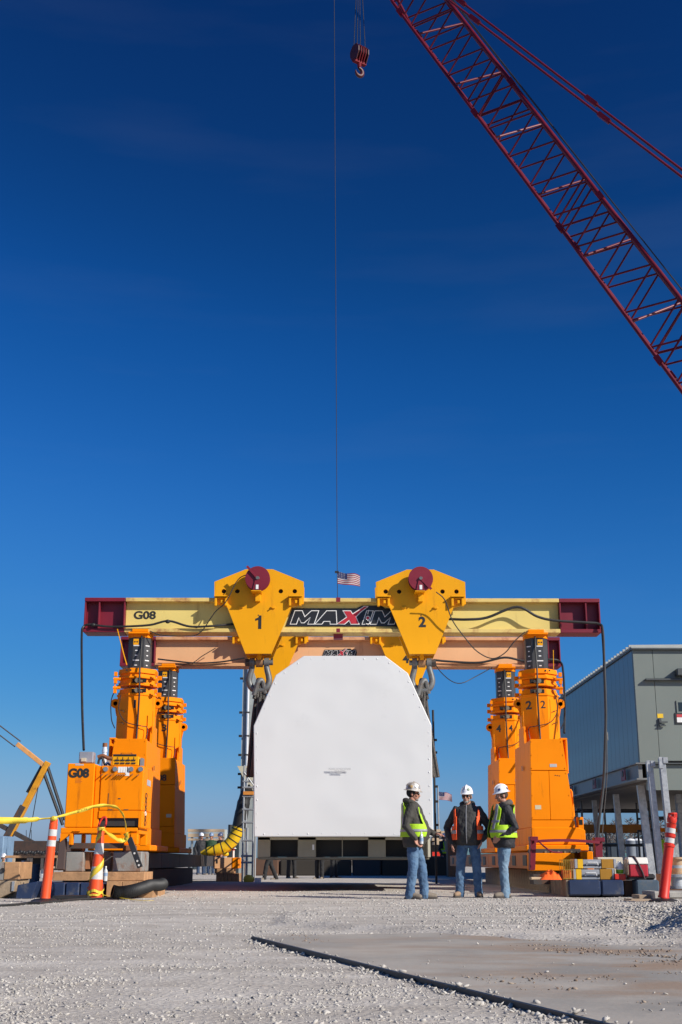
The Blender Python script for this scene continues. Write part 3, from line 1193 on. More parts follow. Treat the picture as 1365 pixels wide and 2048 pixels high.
def hook_block():
    Y = 52.0
    c = at(719, 110, Y)
    o = thing('hook_block', 'dark red crane hook block hanging in the sky left of the boom', 'hook', c)
    pale = mat('worn_pink_plate', (0.17, 0.012, 0.022), 0.65, spec=0.15)
    k = 52 * 1.10 / F          # metres per photograph pixel up there
    # sheaves
    for i, a in enumerate((-0.21, -0.07, 0.07, 0.21)):
        x = c.x + a
        q = MB()
        q.lathe([(0.08, -0.05), (0.34, -0.05), (0.30, 0.0), (0.34, 0.05), (0.08, 0.05)], (x, Y, c.z + 0.10), 'x', 20)
        q.build('sheave', simple('dark_sheave', (.03,.008,.010),.5), o)
    for i, a in enumerate((-0.30, -0.14, 0.0, 0.14, 0.30)):
        q = MB()
        q.prism([(c.x + a, Y - 0.16, c.z + 0.48), (c.x + a, Y + 0.16, c.z + 0.48), (c.x + a, Y + 0.36, c.z + 0.22), (c.x + a, Y + 0.36, c.z - 0.05),
                 (c.x + a, Y + 0.17, c.z - 0.42), (c.x + a, Y - 0.17, c.z - 0.42), (c.x + a, Y - 0.36, c.z - 0.05), (c.x + a, Y - 0.36, c.z + 0.22)], (0.035, 0, 0))
        q.build('cheek_plate', simple('dark_hook_red', (.07, .008, .012), .5) if i in (0, 4) else pale, o)
    q = MB()
    q.box((c.x - 0.33, Y - 0.10, c.z - 0.50), (c.x + 0.36, Y + 0.10, c.z - 0.36))
    q.cyl((c.x, Y, c.z - 0.5), (c.x, Y, c.z - 0.72), 0.11, 0.09, 12)
    q.build('trunnion', pale, o)
    pts, rr = [], []
    for i in range(22):
        t = i / 21
        a = R(95) - t * R(285)
        pts.append((c.x - 0.02 + 0.20 * math.cos(a), Y, c.z - 0.98 + 0.22 * math.sin(a)))
        rr.append(0.075 + 0.035 * math.sin(math.pi * min(1, t * 1.2)) - 0.05 * max(0, t - 0.8) / 0.2)
    MB().tube(pts, rr, 10).build('hook', simple('dark_hook_red', (.07, .008, .012), .5), o)
    # falls of rope up to the boom head
    o.rotation_euler.z = R(35)
    top = TIP + BU * 1.15 - BD * 0.85
    rp = thing('hoist_rope', 'bundle of thin rope falls above the red hook block', 'rope', c)
    for i, x in enumerate((c.x - 0.27, c.x - 0.10, c.x + 0.06, c.x + 0.30)):
        MB().tube([(x, Y, c.z + 0.35), (x * 0.6 + top.x * 0.4, Y + 0.3 * (top.y - Y), c.z + 0.35 + 0.4 * (top.z - c.z)),
                   (top.x - 0.25 + i * 0.17, top.y, top.z)], 0.017, 6).build('rope_fall', WIRE, rp)
    return o


hook_block()


def pendants():
    a0, a1 = at(898, 0, 50), at(1420, 396, 45)
    b0, b1 = at(918, 0, 50.4), at(1420, 382, 45.4)
    mids = {0: [(957, 45), (1218, 250)], 1: [(921, 3), (1192, 216)]}
    for i, (p, q) in enumerate(((a0, a1), (b0, b1))):
        u = (p - q).normalized()
        s, e = q - u * 14, p + u * 5
        o = thing('pendant_line', ('lower' if i == 0 else 'upper') + ' of the two red pendant ropes running beside the crane boom', 'cable', s, 'pendant ropes of the red crane')
        MB().tube([s, q, p, e], 0.055, 8).build('rope', BOOMRED, o)
        for px, py in mids[i]:
            t = max(0, min(1, (py - 0) / (396.0 if i == 0 else 382.0)))
            c = p.lerp(q, t)
            MB().bar(c - u * 0.35, c + u * 0.35, 0.2, 0.2).build('connector', BOOMRED, o)


pendants()

# whip line with a flag
def flag_cloth(name, p, w, h, parent, seed=0):
    """stars and stripes waving from point p (top hoist corner)"""
    nx, nz = 26, 26
    base = WL[parent.name]
    V, FC, MI = [], [], []
    for j in range(nz + 1):
        for i in range(nx + 1):
            s, t = i / nx, j / nz
            x = w * s * 0.97
            y = 0.16 * w * s * math.sin(s * 7 + t * 1.8 + seed) * 0.8
            z = -h * t - w * 0.16 * s - 0.05 * w * math.sin(s * 6 + seed) * s
            z += 0.10 * h * s * (t - 0.4)
            V.append(Vector(p) + Vector((x, y, z)) - base)
    for j in range(nz):
        for i in range(nx):
            FC.append((j * (nx + 1) + i, (j + 1) * (nx + 1) + i, (j + 1) * (nx + 1) + i + 1, j * (nx + 1) + i + 1))
            st = j * 13 // nz
            if i < nx * 0.4 and st < 7:
                MI.append(2)
            else:
                MI.append(st % 2)
    me = bpy.data.meshes.new(name)
    me.from_pydata(V, [], FC)
    for m in (simple('flag_red', (0.26, 0.012, 0.024), 0.8), simple('flag_white', (0.50, 0.48, 0.49), 0.8), simple('flag_blue', (0.02, 0.028, 0.11), 0.8)):
        me.materials.append(m)
    me.polygons.foreach_set('material_index', MI)
    o = link(name, me, parent)
    sm = o.modifiers.new('cloth', 'SOLIDIFY')
    sm.thickness = 0.006
    # stars
    q = MB()
    for r_ in range(5):
        for c_ in range(6):
            s, t = 0.035 + c_ * 0.062, 0.05 + r_ * 0.105
            i, j = min(nx - 1, int(s * nx)), min(nz - 1, int(t * nz))
            c = V[j * (nx + 1) + i] + base + Vector((0, -0.012, 0))
            r0 = 0.016 * w
            pts = []
            for k in range(10):
                rr = r0 if k % 2 == 0 else r0 * 0.42
                pts.append(c + Vector((rr * math.sin(k * math.pi / 5), 0, rr * math.cos(k * math.pi / 5))))
            q.prism(pts, (0, 0.004, 0))
    q.build('stars', MATS['flag_white'], o)
    return o


def whip_line():
    Y = 50.0
    top = TIP + Vector((-1.2, -2.0, 3.0))
    a, b_, c = at(669, 0, Y), at(675, 1145, Y), at(677, 1290, Y)
    o = thing('whip_line', 'thin dark crane line dropping straight from the sky behind the gantry beam', 'cable', c)
    MB().tube([c, b_, a, top], 0.014, 6).build('rope', simple('dark_rope', (0.03, 0.028, 0.035), 0.6), o)
    MB().box(b_ + Vector((-0.10, -0.05, -0.02)), b_ + Vector((0.06, 0.05, 0.06))).build('clip', BLACK, o)
    MB().ell(c + Vector((0, 0, -0.2)), 0.25).build('overhaul_ball', RED, o)
    f = thing('flag', 'waving stars and stripes flag clipped to the thin line above the gantry beam', 'flag', b_)
    flag_cloth('cloth', at(676, 1143, Y), 0.96, 0.52, f)


whip_line()


def jib_stub():
    """short jib above the boom head that carries the whip line"""
    a = TIP + BU * 0.8
    e = TIP + Vector((-1.2, -2.0, 3.05))
    o = [x for x in boom.children][0].parent
    for dx in (-0.25, 0.25):
        MB().tube([a + BW * dx, e + Vector((0, dx * .4, 0))], 0.05, 8).build('jib_chord', BOOMRED, o)
    MB().cyl(e + Vector((0, -0.06, 0)), e + Vector((0, 0.06, 0)), 0.22, n=18).build('jib_sheave', BLACK, o)


jib_stub()


def flagpole():
    Y = 80.0
    a, b_ = at(876, 1573, Y), at(876, 1735, Y)
    b_.z = 0
    b_.x = a.x
    o = thing('flagpole', 'thin grey flagpole in the distance right of the white wrapped load', 'flagpole', b_)
    MB().tube([b_, a], [0.07, 0.045], 8).build('pole', STEEL, o)
    f = thing('flag', 'distant stars and stripes flag flying from the grey flagpole', 'flag', a)
    flag_cloth('cloth', at(878, 1583, Y), 0.86, 0.50, f, 1.5)


flagpole()

# ------------------------------------------------------------------ lifting gantry
YF, YR = 26.2, 30.95             # centre lines of the two header beams
DY = YR - YF
XC = (at(168, 1230, 25.95).x + at(1202, 1230, 25.95).x) / 2
LT = simple('black_lettering', (0.02, 0.02, 0.02), 0.5)

LETTERS = [
    ([(0, 0), (0, 1), (.42, 1), (.72, .50), (1.02, 1), (1.44, 1), (1.44, 0), (1.1, 0), (1.1, .55), (.80, .10), (.64, .10), (.34, .55), (.34, 0)], 0.0),
    ([(0, 0), (.42, 1), (.98, 1), (1.3, 0), (.93, 0), (.86, .22), (.44, .22), (.37, 0)], 1.56),
    ([(0, 0), (.48, .52), (.12, 1), (.54, 1), (.74, .74), (1.0, 1.0), (1.32, 1.36), (1.52, 1.36), (1.2, .98), (.98, .55), (1.32, 0), (.86, 0), (.66, .32), (.44, 0)], 2.92),
    ([(0, 0), (0, 1), (.36, 1), (.36, 0)], 4.50),
    ([(0, 0), (0, 1), (.42, 1), (.72, .50), (1.02, 1), (1.44, 1), (1.44, 0), (1.1, 0), (1.1, .55), (.80, .10), (.64, .10), (.34, .55), (.34, 0)], 5.02),
]


def banner(parent, x0, x1, z0, z1, y):
    """black board with outlined slanting letters and a red X carrying a little hook"""
    w, h = x1 - x0, z1 - z0
    K = 0.34
    lh = h * 0.70
    sx = w / 7.25
    zb = z0 + h * 0.145
    bd = MB()
    bd.xz([(x0 + 0.0, z0), (x1, z0), (x1 + 0.10 * h, z0 + h * .5), (x1, z1), (x0 + w * .86, z1), (x0 + w * .83, z1 + h * .16), (x0 + w * .66, z1 + h * .16), (x0 + w * .61, z1), (x0 + h * .36, z1)], y, y + 0.012)
    o = bd.build('banner', simple('banner_black', (0.016, 0.016, 0.018), 0.4), parent)

    def place(pts, ox):
        return [(x0 + w * .045 + (ox + px_) * sx + K * pz * lh, zb + pz * lh) for px_, pz in pts]
    REDL = simple('banner_red', (0.45, 0.02, 0.035), 0.45)
    for i, (p, ox) in enumerate(LETTERS):
        q = place(p, ox)
        big = poly_off(q, 0.042 * h)
        yy = y - 0.003 - 0.0012 * (i % 2)
        MB().prism([(a, yy, b) for a, b in big], (0, 0.002, 0)).build('letter_outline', WHITE, o)
        MB().prism([(a, y - 0.008 - 0.0005 * i, b) for a, b in q], (0, 0.002, 0)).build('letter', REDL if i == 2 else simple('banner_black', (0.016,) * 3), o)
    # hook hanging from the arm of the X
    hx = x0 + w * .045 + 4.68 * sx + K * .5 * lh
    hk = MB()
    yk = y - 0.014
    hk.cyl((hx + .06 * h, yk, zb + lh * 1.1), (hx, yk, zb + lh * .75), 0.008 * h / .4, n=6)
    hk.lathe([(0.0, -0.004), (lh * .17, -0.004), (lh * .17, 0.002), (0, 0.002)], (hx, yk, zb + lh * .45), 'y', 16)
    hk.tube([(hx + lh * .16 * math.cos(t), yk - 0.004, zb + lh * .10 + lh * .15 * math.sin(t)) for t in [R(100 - i * 24) for i in range(11)]], lh * .05, 6)
    hk.build('hook_emblem', WHITE, o)
    MB().lathe([(0.0, -0.006), (lh * .12, -0.006), (lh * .12, -0.003), (0, -0.003)], (hx, yk, zb + lh * .45), 'y', 16).build('hook_emblem', REDL, o)
    return o


def header_beam(label, yc, web, edge, big):
    f = yc - 0.25                     # front edge of the flanges
    x0, x1 = at(168, 1235, 25.95).x, at(1202, 1235, 25.95).x
    zt, zb = at(685, 1196, 25.95).z, at(685, 1265, 25.95).z
    xa, xb = at(250, 1235, 25.95).x, at(1120, 1235, 25.95).x
    o = thing('header_beam', label, 'gantry beam', (XC, yc, zb), 'header beams of the lifting gantry')
    t = 0.085
    for a, b, mw, me_, nm in ((xa, xb, web, edge, 'main'), (x0, xa - 0.006, MAROON, MAROON, 'end'), (xb + 0.006, x1, MAROON, MAROON, 'end')):
        MB().box((a, f, zt - t), (b, yc + 0.25, zt)).build('top_flange', me_, o, bevel=0.008)
        MB().box((a, f, zb), (b, yc + 0.25, zb + t)).build('bottom_flange', me_, o, bevel=0.008)
        if nm == 'main':
            MB().box((a, yc - 0.09, zb + t + .001), (b, yc - 0.05, zt - t - .001)).build('web_plate', mw, o)
            MB().box((a, yc + 0.05, zb + t + .001), (b, yc + 0.09, zt - t - .001)).build('web_plate', mw, o)
        else:
            MB().box((a + .001, yc - 0.06, zb + t + .001), (b - .001, yc + 0.06, zt - t - .001)).build('web_plate', mw, o)
            inner = b if a == x0 else a
            sgn = -1 if a == x0 else 1
            for xx, ww in (((a + 0.30 if a == x0 else b - 0.32), 0.03), ((b - 0.03 if a == x0 else a), 0.03), ((a if a == x0 else b - 0.03), 0.03)):
                MB().box((xx, f + 0.02, zb + t + .001), (xx + ww, yc - 0.062, zt - t - .001)).build('stiffener', MAROON, o, bevel=0.004)
                MB().box((xx, yc + 0.062, zb + t + .001), (xx + ww, yc + 0.23, zt - t - .001)).build('stiffener', MAROON, o, bevel=0.004)
    # centre marks
    xm = at(677, 1200, 25.95).x
    MB().box((xm - .045, f - 0.002, zt - t - .0), (xm + .045, f + .01, zt + 0.012)).build('centre_mark', RED, o)
    MB().box((xm - .04, f - 0.002, zb + .004), (xm + .04, f + .01, zb + t + .004)).build('centre_mark', RED, o)
    MB().box((xm - .10, yc - .1, zb - .10), (xm + .10, yc + .1, zb - .002)).build('centre_pad', RED, o)
    yw = yc - 0.094
    if big:
        p = at(290, 1231, yw)
        text('lettering', 'G08', 0.235, LT, o, (p.x, yw, p.z), width=0.475, bold=0.007)
        banner(o, at(572, 1235, yw).x, at(803, 1235, yw).x, at(680, 1253, yw).z, at(680, 1217, yw).z, yw - 0.012)
    else:
        banner(o, at(645, 1308, yw).x, at(713, 1308, yw).x, at(680, 1313, yw).z, at(680, 1299.5, yw).z, yw - 0.012)
    return o


header_beam('front pale yellow gantry beam with dark red ends and a black lettered banner', YF, BEAMY, BEAMYR, True)
header_beam('rear faded peach gantry beam with dark red ends', YR, PEACH, PEACHR, False)

# --- lifting plates hung over the beams
PLATE = [(429, 1163), (492, 1138), (546, 1138), (608, 1163), (608, 1207), (583, 1214), (543, 1307), (491, 1307), (455, 1214), (429, 1207)]
HOLES = [(448, 1182), (475, 1182), (562, 1182), (590, 1182)]
_c1 = at(519, 1240, 25.85).x
_c2 = at(845, 1240, 25.85).x


def lift_plate(label, num, xc, dy, mirror, grp):
    yb = YF + dy
    y0 = 25.87 + dy
    Pm = lambda px, py, Y=25.85: at(px, py, Y) + Vector((xc - _c1, dy, 0))
    o = thing('lifting_plate', label, 'lifting head', (xc, yb, at(519, 1307, 25.85).z), grp)
    pts = [Pm(*p) for p in PLATE]
    front = MB().prism([(p.x, y0, p.z) for p in pts], (0, 0.06, 0)).build('front_plate', YELLOW, o)
    back = MB().prism([(p.x, yb + 0.26, p.z) for p in pts], (0, 0.06, 0)).build('back_plate', YELLOW, o)
    cc = MB()
    hb = MB()
    for h in HOLES:
        p = Pm(*h)
        cc.cyl((p.x, y0 - .5, p.z), (p.x, y0 + .2, p.z), 0.05, n=14, smooth=False)
        hb.lathe([(0, .062), (.09, .062), (.09, .075), (0, .075)], (p.x, y0, p.z), 'y', 12, False)
    cut(front, cc)
    hb.build('hole_dark_disc', DARK, o)  # black discs paint the holes dark, hiding light bounced inside
    zb = pts[6].z
    MB().box((pts[7].x + .02, y0 + .061, zb + .04), (pts[6].x - .02, yb + 0.259, zb + 0.30)).build('bottom_block', YELLOW, o)
    zt = at(685, 1196, 25.95).z
    MB().box((xc - .75, y0 + .12, zt + 0.03), (xc + .75, yb + .255, zt + 0.17)).build('saddle', YELLOW, o, bevel=0.01)
    # side clamps
    for cx in (445, 593):
        c = Pm(cx, 1198)
        q = MB()
        q.box((c.x - .17, y0 - .12, c.z + .035), (c.x + .13, y0 - .001, c.z + .065))
        q.box((c.x - .15, y0 - .09, c.z + .005), (c.x + .12, y0 - .001, c.z + .022))
        q.box((c.x - .16, y0 - .09, c.z - .16), (c.x - .11, y0 - .001, c.z + .004))
        q.box((c.x + .06, y0 - .09, c.z - .16), (c.x + .11, y0 - .001, c.z + .004))
        q.box((c.x - .03, y0 - .075, c.z - .10), (c.x + .02, y0 - .001, c.z - .03))
        q.build('clamp', YELLOW, o, bevel=0.006)
        MB().cyl((c.x - .14, y0 - .05, c.z + .048), (c.x + .12, y0 - .05, c.z + .048), 0.022, n=10).build('clamp_roller', BLACK, o)
    # small pads
    for px, py in ((483, 1214), (547, 1215)):
        c = Pm(px, py)
        q = MB()
        q.box((c.x - .055, y0 - .03, c.z - .022), (c.x + .04, y0 - .001, c.z + .02))
        if px > 500:
            q.cyl((c.x - .02, y0 - .07, c.z), (c.x - .02, y0 - .002, c.z), 0.016, n=10)
        q.build('lug', YELLOW, o, bevel=0.004)
    # hose reel on its bracket
    c = Pm(517, 1162)
    c.y = y0
    rl = MB()
    rl.lathe([(.05, -.30), (.262, -.30), (.265, -.292), (.262, -.284), (.12, -.28), (.12, -.17), (.262, -.165), (.265, -.157), (.262, -.15), (.05, -.15)], c, 'y', 40)
    reel = rl.build('hose_reel', RED if mirror else MAROON, o)
    pts2, rr = [], []
    MB().lathe([(.12, -.275), (.20, -.275), (.20, -.172), (.12, -.172)], c, 'y', 30).build('coiled_hose', RUBBER, reel)
    MB().lathe([(0.0, -.345), (.035, -.345), (.045, -.30), (.0, -.30)], c, 'y', 14).build('hub', CHAIN, reel)
    sg = 1 if mirror else -1
    a1 = c + Vector((0, -.325, 0))
    a2 = c + (Vector((.22, -.325, -.24)) if mirror else Vector((-.23, -.325, .255)))
    MB().bar(a1, a2, .05, .03, (0, 1, 0)).build('guide_arm', RED, reel)
    hz = c.z - .265
    br = MB()
    br.box((c.x - .13, y0 - .33, hz - .025), (c.x + .085, y0 - .001, hz - .004))
    br.box((c.x - .05, y0 - .13, hz - .20), (c.x + .055, y0 - .001, hz - .026))
    br.build('reel_bracket', YELLOW, o, bevel=0.004)
    q = MB()
    q.prism([(c.x - .10, y0 - .325, hz), (c.x + .07, y0 - .325, hz), (c.x + .03, y0 - .325, c.z + .03), (c.x - .03, y0 - .325, c.z + .03)], (0, .018, 0))
    q.build('reel_stand', RED if mirror else MAROON, reel)
    MB().box((c.x - .03, y0 - .334, hz + .02), (c.x + .025, y0 - .326, hz + .115)).build('label_plate', WHITE, reel)
    # number and hole
    p = Pm(519, 1244)
    if num == '1':
        g = [(-.02, -.145), (.045, -.145), (.045, .145), (-.005, .145), (-.02, .10), (-.085, .075), (-.085, .03), (-.02, .05)]
        MB().prism([(p.x + a, y0 - .005, p.z + b_) for a, b_ in g], (0, .003, 0)).build('number', LT, o)
    else:
        text('number', num, 0.30, LT, o, (p.x - (.06 if num == '4' else 0), y0 - .003, p.z - (.03 if num == '4' else 0)), bold=0.012)
    p = Pm(517, 1230)
    MB().cyl((p.x, y0 - .002, p.z), (p.x, y0 + .02, p.z), .014, n=10).build('bolt_hole', BLACK, o)
    # lug underneath for the shackle
    MB().box((xc - .045, yb - .10, zb - .09), (xc + .045, yb + .10, zb + .039)).build('pin_lug', YELLOW, o, bevel=0.01)
    return o


LG = 'yellow lifting plates over the gantry beams'
lift_plate('front yellow lifting plate numbered 1 with a dark red hose reel', '1', _c1, 0, False, LG)
lift_plate('front yellow lifting plate numbered 2 with a red hose reel', '2', _c2, 0, True, LG)
lift_plate('rear yellow lifting plate mostly hidden behind plate 1', '3', _c1 + .02, DY, False, LG)
lift_plate('rear yellow lifting plate numbered 4, half hidden behind the white load', '4', _c2, DY, True, LG)


def shackle(xc, yb, side, label, lab2):
    z0 = at(519, 1307, 25.85).z
    o = thing('bow_shackle', label, 'shackle', (xc, yb, z0 - .6), 'bow shackles under the lifting plates')
    zp = z0 - .14
    MB().cyl((xc - .075, yb, zp), (xc + .075, yb, zp), .10, n=20).build('collar', TIMBER if 0 else simple('worn_bronze', (.40, .22, .10), .5, metal=.2), o)
    MB().cyl((xc - .27, yb, zp), (xc + .29, yb, zp), .055, n=14).build('pin', CHAIN, o)
    MB().cyl((xc + side * .20, yb, zp), (xc + side * .30, yb, zp), .085, n=6, smooth=False).build('nut', DARKSTEEL, o)
    pts = [(-.155, .02), (-.16, -.12), (-.20, -.28), (-.215, -.40), (-.17, -.52), (-.07, -.59), (.07, -.59), (.17, -.52), (.215, -.40), (.20, -.28), (.16, -.12), (.155, .02)]
    P = spline([(xc + a, yb, zp + b) for a, b in pts], 4)
    n = len(P)
    MB().tube(P, [.058 + .012 * math.sin(math.pi * i / (n - 1)) for i in range(n)], 12).build('bow', CHAIN, o)
    for s in (-1, 1):
        MB().cyl((xc + s * .10, yb, zp), (xc + s * .205, yb, zp), .10, n=18).build('eye', CHAIN, o)
    # wire sling
    w = thing('wire_sling', lab2, 'sling', (xc, yb, 2.2), 'wire slings on the white load')
    top = zp - .46
    xs = at(509, 1500, 24.4).x - .14 if side < 0 else at(866, 1500, 24.4).x + .15
    for k, dx in enumerate((-.09, -.03, .04, .10)):
        P = spline([(xc + dx * 1.0, yb - .06 + .03 * k, top - .32), (xc + dx * .35, yb - .02, top + .02), (xc + dx * .2, yb + .02, top + .07), (xc + dx * .7, yb + .09, top - .3),
                    (xc + dx * 1.3, yb + .08, top - .8), (xs + dx, yb + .05, 2.3)], 5)
        MB().tube(P, .045, 8).build('rope', WIRE, w)
    MB().tube(spline([(xc - .1, yb - .08, top - .25), (xc - .02, yb - .10, top + .02), (xc + .07, yb - .06, top + .06), (xc + .13, yb, top - .2)], 5), .052, 8).build('eye_splice', CHAIN, w)
    P2 = [(xc + .02, yb - .09, top - .3), (xc + .01, yb - .10, top - .8), (xs, yb - .04, 2.3)]
    MB().tube(P2, .05, 8).build('rope', WIRE, w)


shackle(_c1, YF, -1, 'front left grey bow shackle, under the plate with the dark red reel', 'greasy wire sling in front at the left shoulder of the white load')
shackle(_c2, YF, 1, 'front right grey bow shackle, under the plate with the brighter red reel', 'greasy wire sling in front at the right shoulder of the white load')
shackle(_c1 + .02, YR, -1, 'rear bow shackle half hidden behind the front left shackle', 'dark rear wire sling half hidden behind the front left sling')
shackle(_c2, YR, 1, 'rear bow shackle hidden behind the right shoulder of the load', 'dark rear wire sling hidden behind the front right sling')


# --- the four lift towers
XB = at(1072, 1300, 26.2).x          # boom centres
XA = at(281, 1300, 26.2).x


def lift_tower(label, num, right, dy, nose):
    x0 = XB if right else XA
    s = 1 if right else -1
    yc = YF + dy
    o = thing('lift_tower', label, 'lift tower', (x0, yc, 0.75), 'orange lift towers of the gantry')

    def put(q, name, m, par=o, bevel=0.0):
        if not right:
            q.mirror_x()
        q.shift((x0, yc, 0))
        return q.build(name, m, par, bevel=bevel)
    zc = [at(1072, y, 25.9).z for y in (1275, 1338, 1390, 1480)]
    # z levels
    z_low = at(1072, 1690, 24.95).z
    z_step = at(1072, 1655, 24.95).z
    z_top = at(1072, 1478, 24.95).z
    z_seam = at(1072, 1541, 24.95).z
    z_seam2 = at(1072, 1640, 24.95).z
    z_col = zc[2]
    z_head = zc[1]
    zb = at(685, 1265, 25.95).z
    # base block
    put(MB().box((-.60, -1.45, 0.80), (.62, 1.25, z_low + .0)), 'base_block', ORANGE, bevel=.015)
    put(MB().xz([(-.46, z_low + .004), (.60, z_low + .004), (.60, z_step - .05), (.46, z_step), (-.46, z_step)], -1.30, 1.15), 'base_body', ORANGE, bevel=.012)
    q = MB().box((.47, -1.28, z_step - .10), (.58, -1.10, z_step + .20))
    put(q, 'lug_plate', ORANGE, bevel=.01)
    put(MB().box((.49, -1.284, z_step + .05), (.56, -1.281, z_step + .15)), 'lug_opening', DARK)
    # tapered lower body with a slightly proud front cover in three sheets
    zs2 = z_seam2
    X = lambda z: .245 + (.43 - .245) * (z_top - z) / (z_top - z_step)
    put(MB().xz([(-.44, z_step + .002), (.42, z_step + .002), (.235, z_top - .01), (-.39, z_top - .01)], -1.18, .95), 'tower_body', ORANGE, bevel=.012)
    cover = lambda a, b, xa0, xb0, sh=0: MB().hexa([(xa0(a), -1.235, a), (xb0(a), -1.235, a), (xb0(a), -1.182, a), (xa0(a), -1.182, a),
                                                 (xa0(b), -1.235, b), (xb0(b), -1.235, b), (xb0(b), -1.182, b), (xa0(b), -1.182, b)])
    xl = lambda z: -.405 - .04 * (z_top - z) / (z_top - z_step)
    xm = lambda z: -.05 - .01 * (z_top - z)
    put(cover(z_seam + .006, z_top, xl, X), 'cover_panel', ORANGE, bevel=.006)
    put(cover(zs2 + .005, z_seam - .006, xl, lambda z: xm(z) - .003), 'cover_panel', ORANGE, bevel=.006)
    put(cover(zs2 + .005, z_seam - .006, lambda z: xm(z) + .003, X), 'cover_panel', ORANGE, bevel=.006)
    put(cover(z_step - .12, zs2 - .005, xl, X), 'cover_panel', ORANGE, bevel=.006)
    put(MB().box((-.03, -1.24, z_seam + .07), (.11, -1.236, z_seam + .13)), 'name_plate', simple('silver_plate', (.45, .45, .46), .4))
    q = MB()
    for k in range(3):
        q.box((.06 + .04 * k, -1.238, z_seam - .10 - .006 * k), (.085 + .04 * k, -1.2355, z_seam - .085 - .006 * k))
    put(q, 'small_mark', BLACK)
    for za, zb_ in ((z_seam + .05, z_top - .05), (zs2 + .05, z_seam - .05)):
        for zz in (za, (za + zb_) / 2, zb_):
            for xx in (xl(zz) + .03, X(zz) - .03):
                put(MB().cyl((xx, -1.237, zz), (xx, -1.245, zz), .011, n=6, smooth=False), 'bolt_head', ORANGE)
    put(MB().box((-.36, -1.2385, z_step + .35), (-.24, -1.2355, z_step + .43)), 'warning_label', simple('label_cream', (.62, .55, .35), .5))
    put(MB().box((-.4425, -.35, z_seam + .06), (-.4405, -.22, z_seam + .16)), 'side_plate', simple('brown_fitting', (.25, .09, .02), .5))
    # open bracket on the outer shoulder
    q = MB()
    q.box((.26, -.95, z_top + .01), (.40, -.55, z_top + .05))
    q.box((.36, -.95, z_top - .62), (.40, -.55, z_top + .008))
    q.box((.27, -.95, z_top - .66), (.40, -.55, z_top - .622))
    put(q, 'shoulder_bracket', ORANGE, bevel=.008)
    q = MB()
    q.tube([(.40, -1.0, z_step + .75), (.43, -1.0, z_step + .70), (.45, -1.0, z_step + .22)], .02, 8)
    put(q, 'grab_rail', ORANGE)
    # octagonal column
    a, b = .12, .40
    ring = lambda k, z, ox=.015: [(ox + x * k, y * k, z) for x, y in ((-a, -b), (a, -b), (b, -a), (b, a), (a, b), (-a, b), (-b, a), (-b, -a))]
    put(MB().loft([ring(1, z_step + .01), ring(1, z_top), ring(1, z_col - .02)], False), 'column', ORANGE)
    # flaring skirt on the inner side, seen as the slanting flank
    q = MB().prism([(-.39, .5, z_step), (-.39, -.9, z_step), (-.39, -.30, z_top + .35), (-.39, .3, z_top + .35)], (.05, 0, 0))
    put(q, 'gusset', ORANGE)
    q = MB()
    for yy in (-.35, .02):
        q.box((-.385, yy, z_top + .05), (-.37, yy + .025, z_col - .35))
    put(q, 'weld_strip', ORANGE)
    # stacked collars
    hz = (z_head - z_col)
    lv = [z_col - .02, z_col + hz * .34, z_col + hz * .62]
    for k, z in enumerate(lv):
        put(MB().loft([ring(1.05, z), ring(1.05, z + .032)], False), 'collar_flange', ORANGE, bevel=.004)
        put(MB().loft([ring(.95, z + .033), ring(.90, z + hz * .27)], False), 'collar_wall', ORANGE)
        for sx in (-1, 1):
            put(MB().box((.015 + sx * .40, -.34, z + .046), (.015 + sx * .46, -.26, z + hz * .24)), 'collar_post', ORANGE)
            put(MB().box((.015 + sx * .36, .26, z + .046), (.015 + sx * .46, .34, z + hz * .24)), 'collar_post', ORANGE)
        if k < 2:
            q = MB()
            q.lathe([(.0, -.09), (.05, -.09), (.05, 0), (.0, 0)], (-.04, -.40, z + hz * .16), 'y', 14)
            q.cyl((-.14, -.42, z + hz * .13), (.0, -.42, z + hz * .16), .03, n=10)
            put(q, 'lock_cylinder', simple('zinc_fitting', (.35, .27, .17), .35, metal=.6))
            q = MB().box((-.22, -.385, z + .05), (.08, -.375, z + hz * .24))
            put(q, 'lock_recess', DARK)
    put(MB().loft([ring(1.02, z_head - .10), ring(.98, z_head)], False), 'collar_top', ORANGE, bevel=.006)
    q = MB()
    for dx in (.12, .20):
        q.cyl((dx, -.40, z_head - .05), (dx, -.411, z_head - .05), .02, n=10)
    put(q, 'bolt_hole', BLACK)
    # pipes standing beside the collars on the outer side, tabs on both sides
    q = MB()
    for z, r in ((lv[1] + .14, .04), (lv[0] + .16, .04)):
        q.cyl((.34, -.28, z), (.49, -.31, z), r * .8, n=12)
    q.box((.44, -.31, lv[0] + .18), (.465, -.285, lv[1] + .13))
    put(q, 'side_pipe', ORANGE)
    for sx in (-1, 1):
        q = MB()
        xx = .015 + sx * .39
        q.lathe([(.045, -.028), (.10, -.028), (.10, .028), (.045, .028), (.045, -.028)], (xx + sx * .06, -.05, z_col - .16), 'y', 16)
        q.hexa([(xx, -.07, z_col - .42), (xx + sx * .03, -.07, z_col - .42), (xx + sx * .03, -.03, z_col - .42), (xx, -.03, z_col - .42),
                (xx, -.07, z_col - .06), (xx + sx * .10, -.07, z_col - .08), (xx + sx * .10, -.03, z_col - .08), (xx, -.03, z_col - .06)])
        put(q, 'lifting_eye', ORANGE)
    # inner telescoping boom with white marks
    a2, b2 = .12, .235
    r2 = lambda k, z: [(x * k, y * k, z) for x, y in ((-a2, -b2), (a2, -b2), (b2, -a2), (b2, a2), (a2, b2), (-a2, b2), (-b2, a2), (-b2, -a2))]
    z_bt = zc[0]
    bo = put(MB().loft([r2(1, z_head - .3), r2(1, z_bt)], False), 'inner_boom', GREYBOOM)
    n = 6
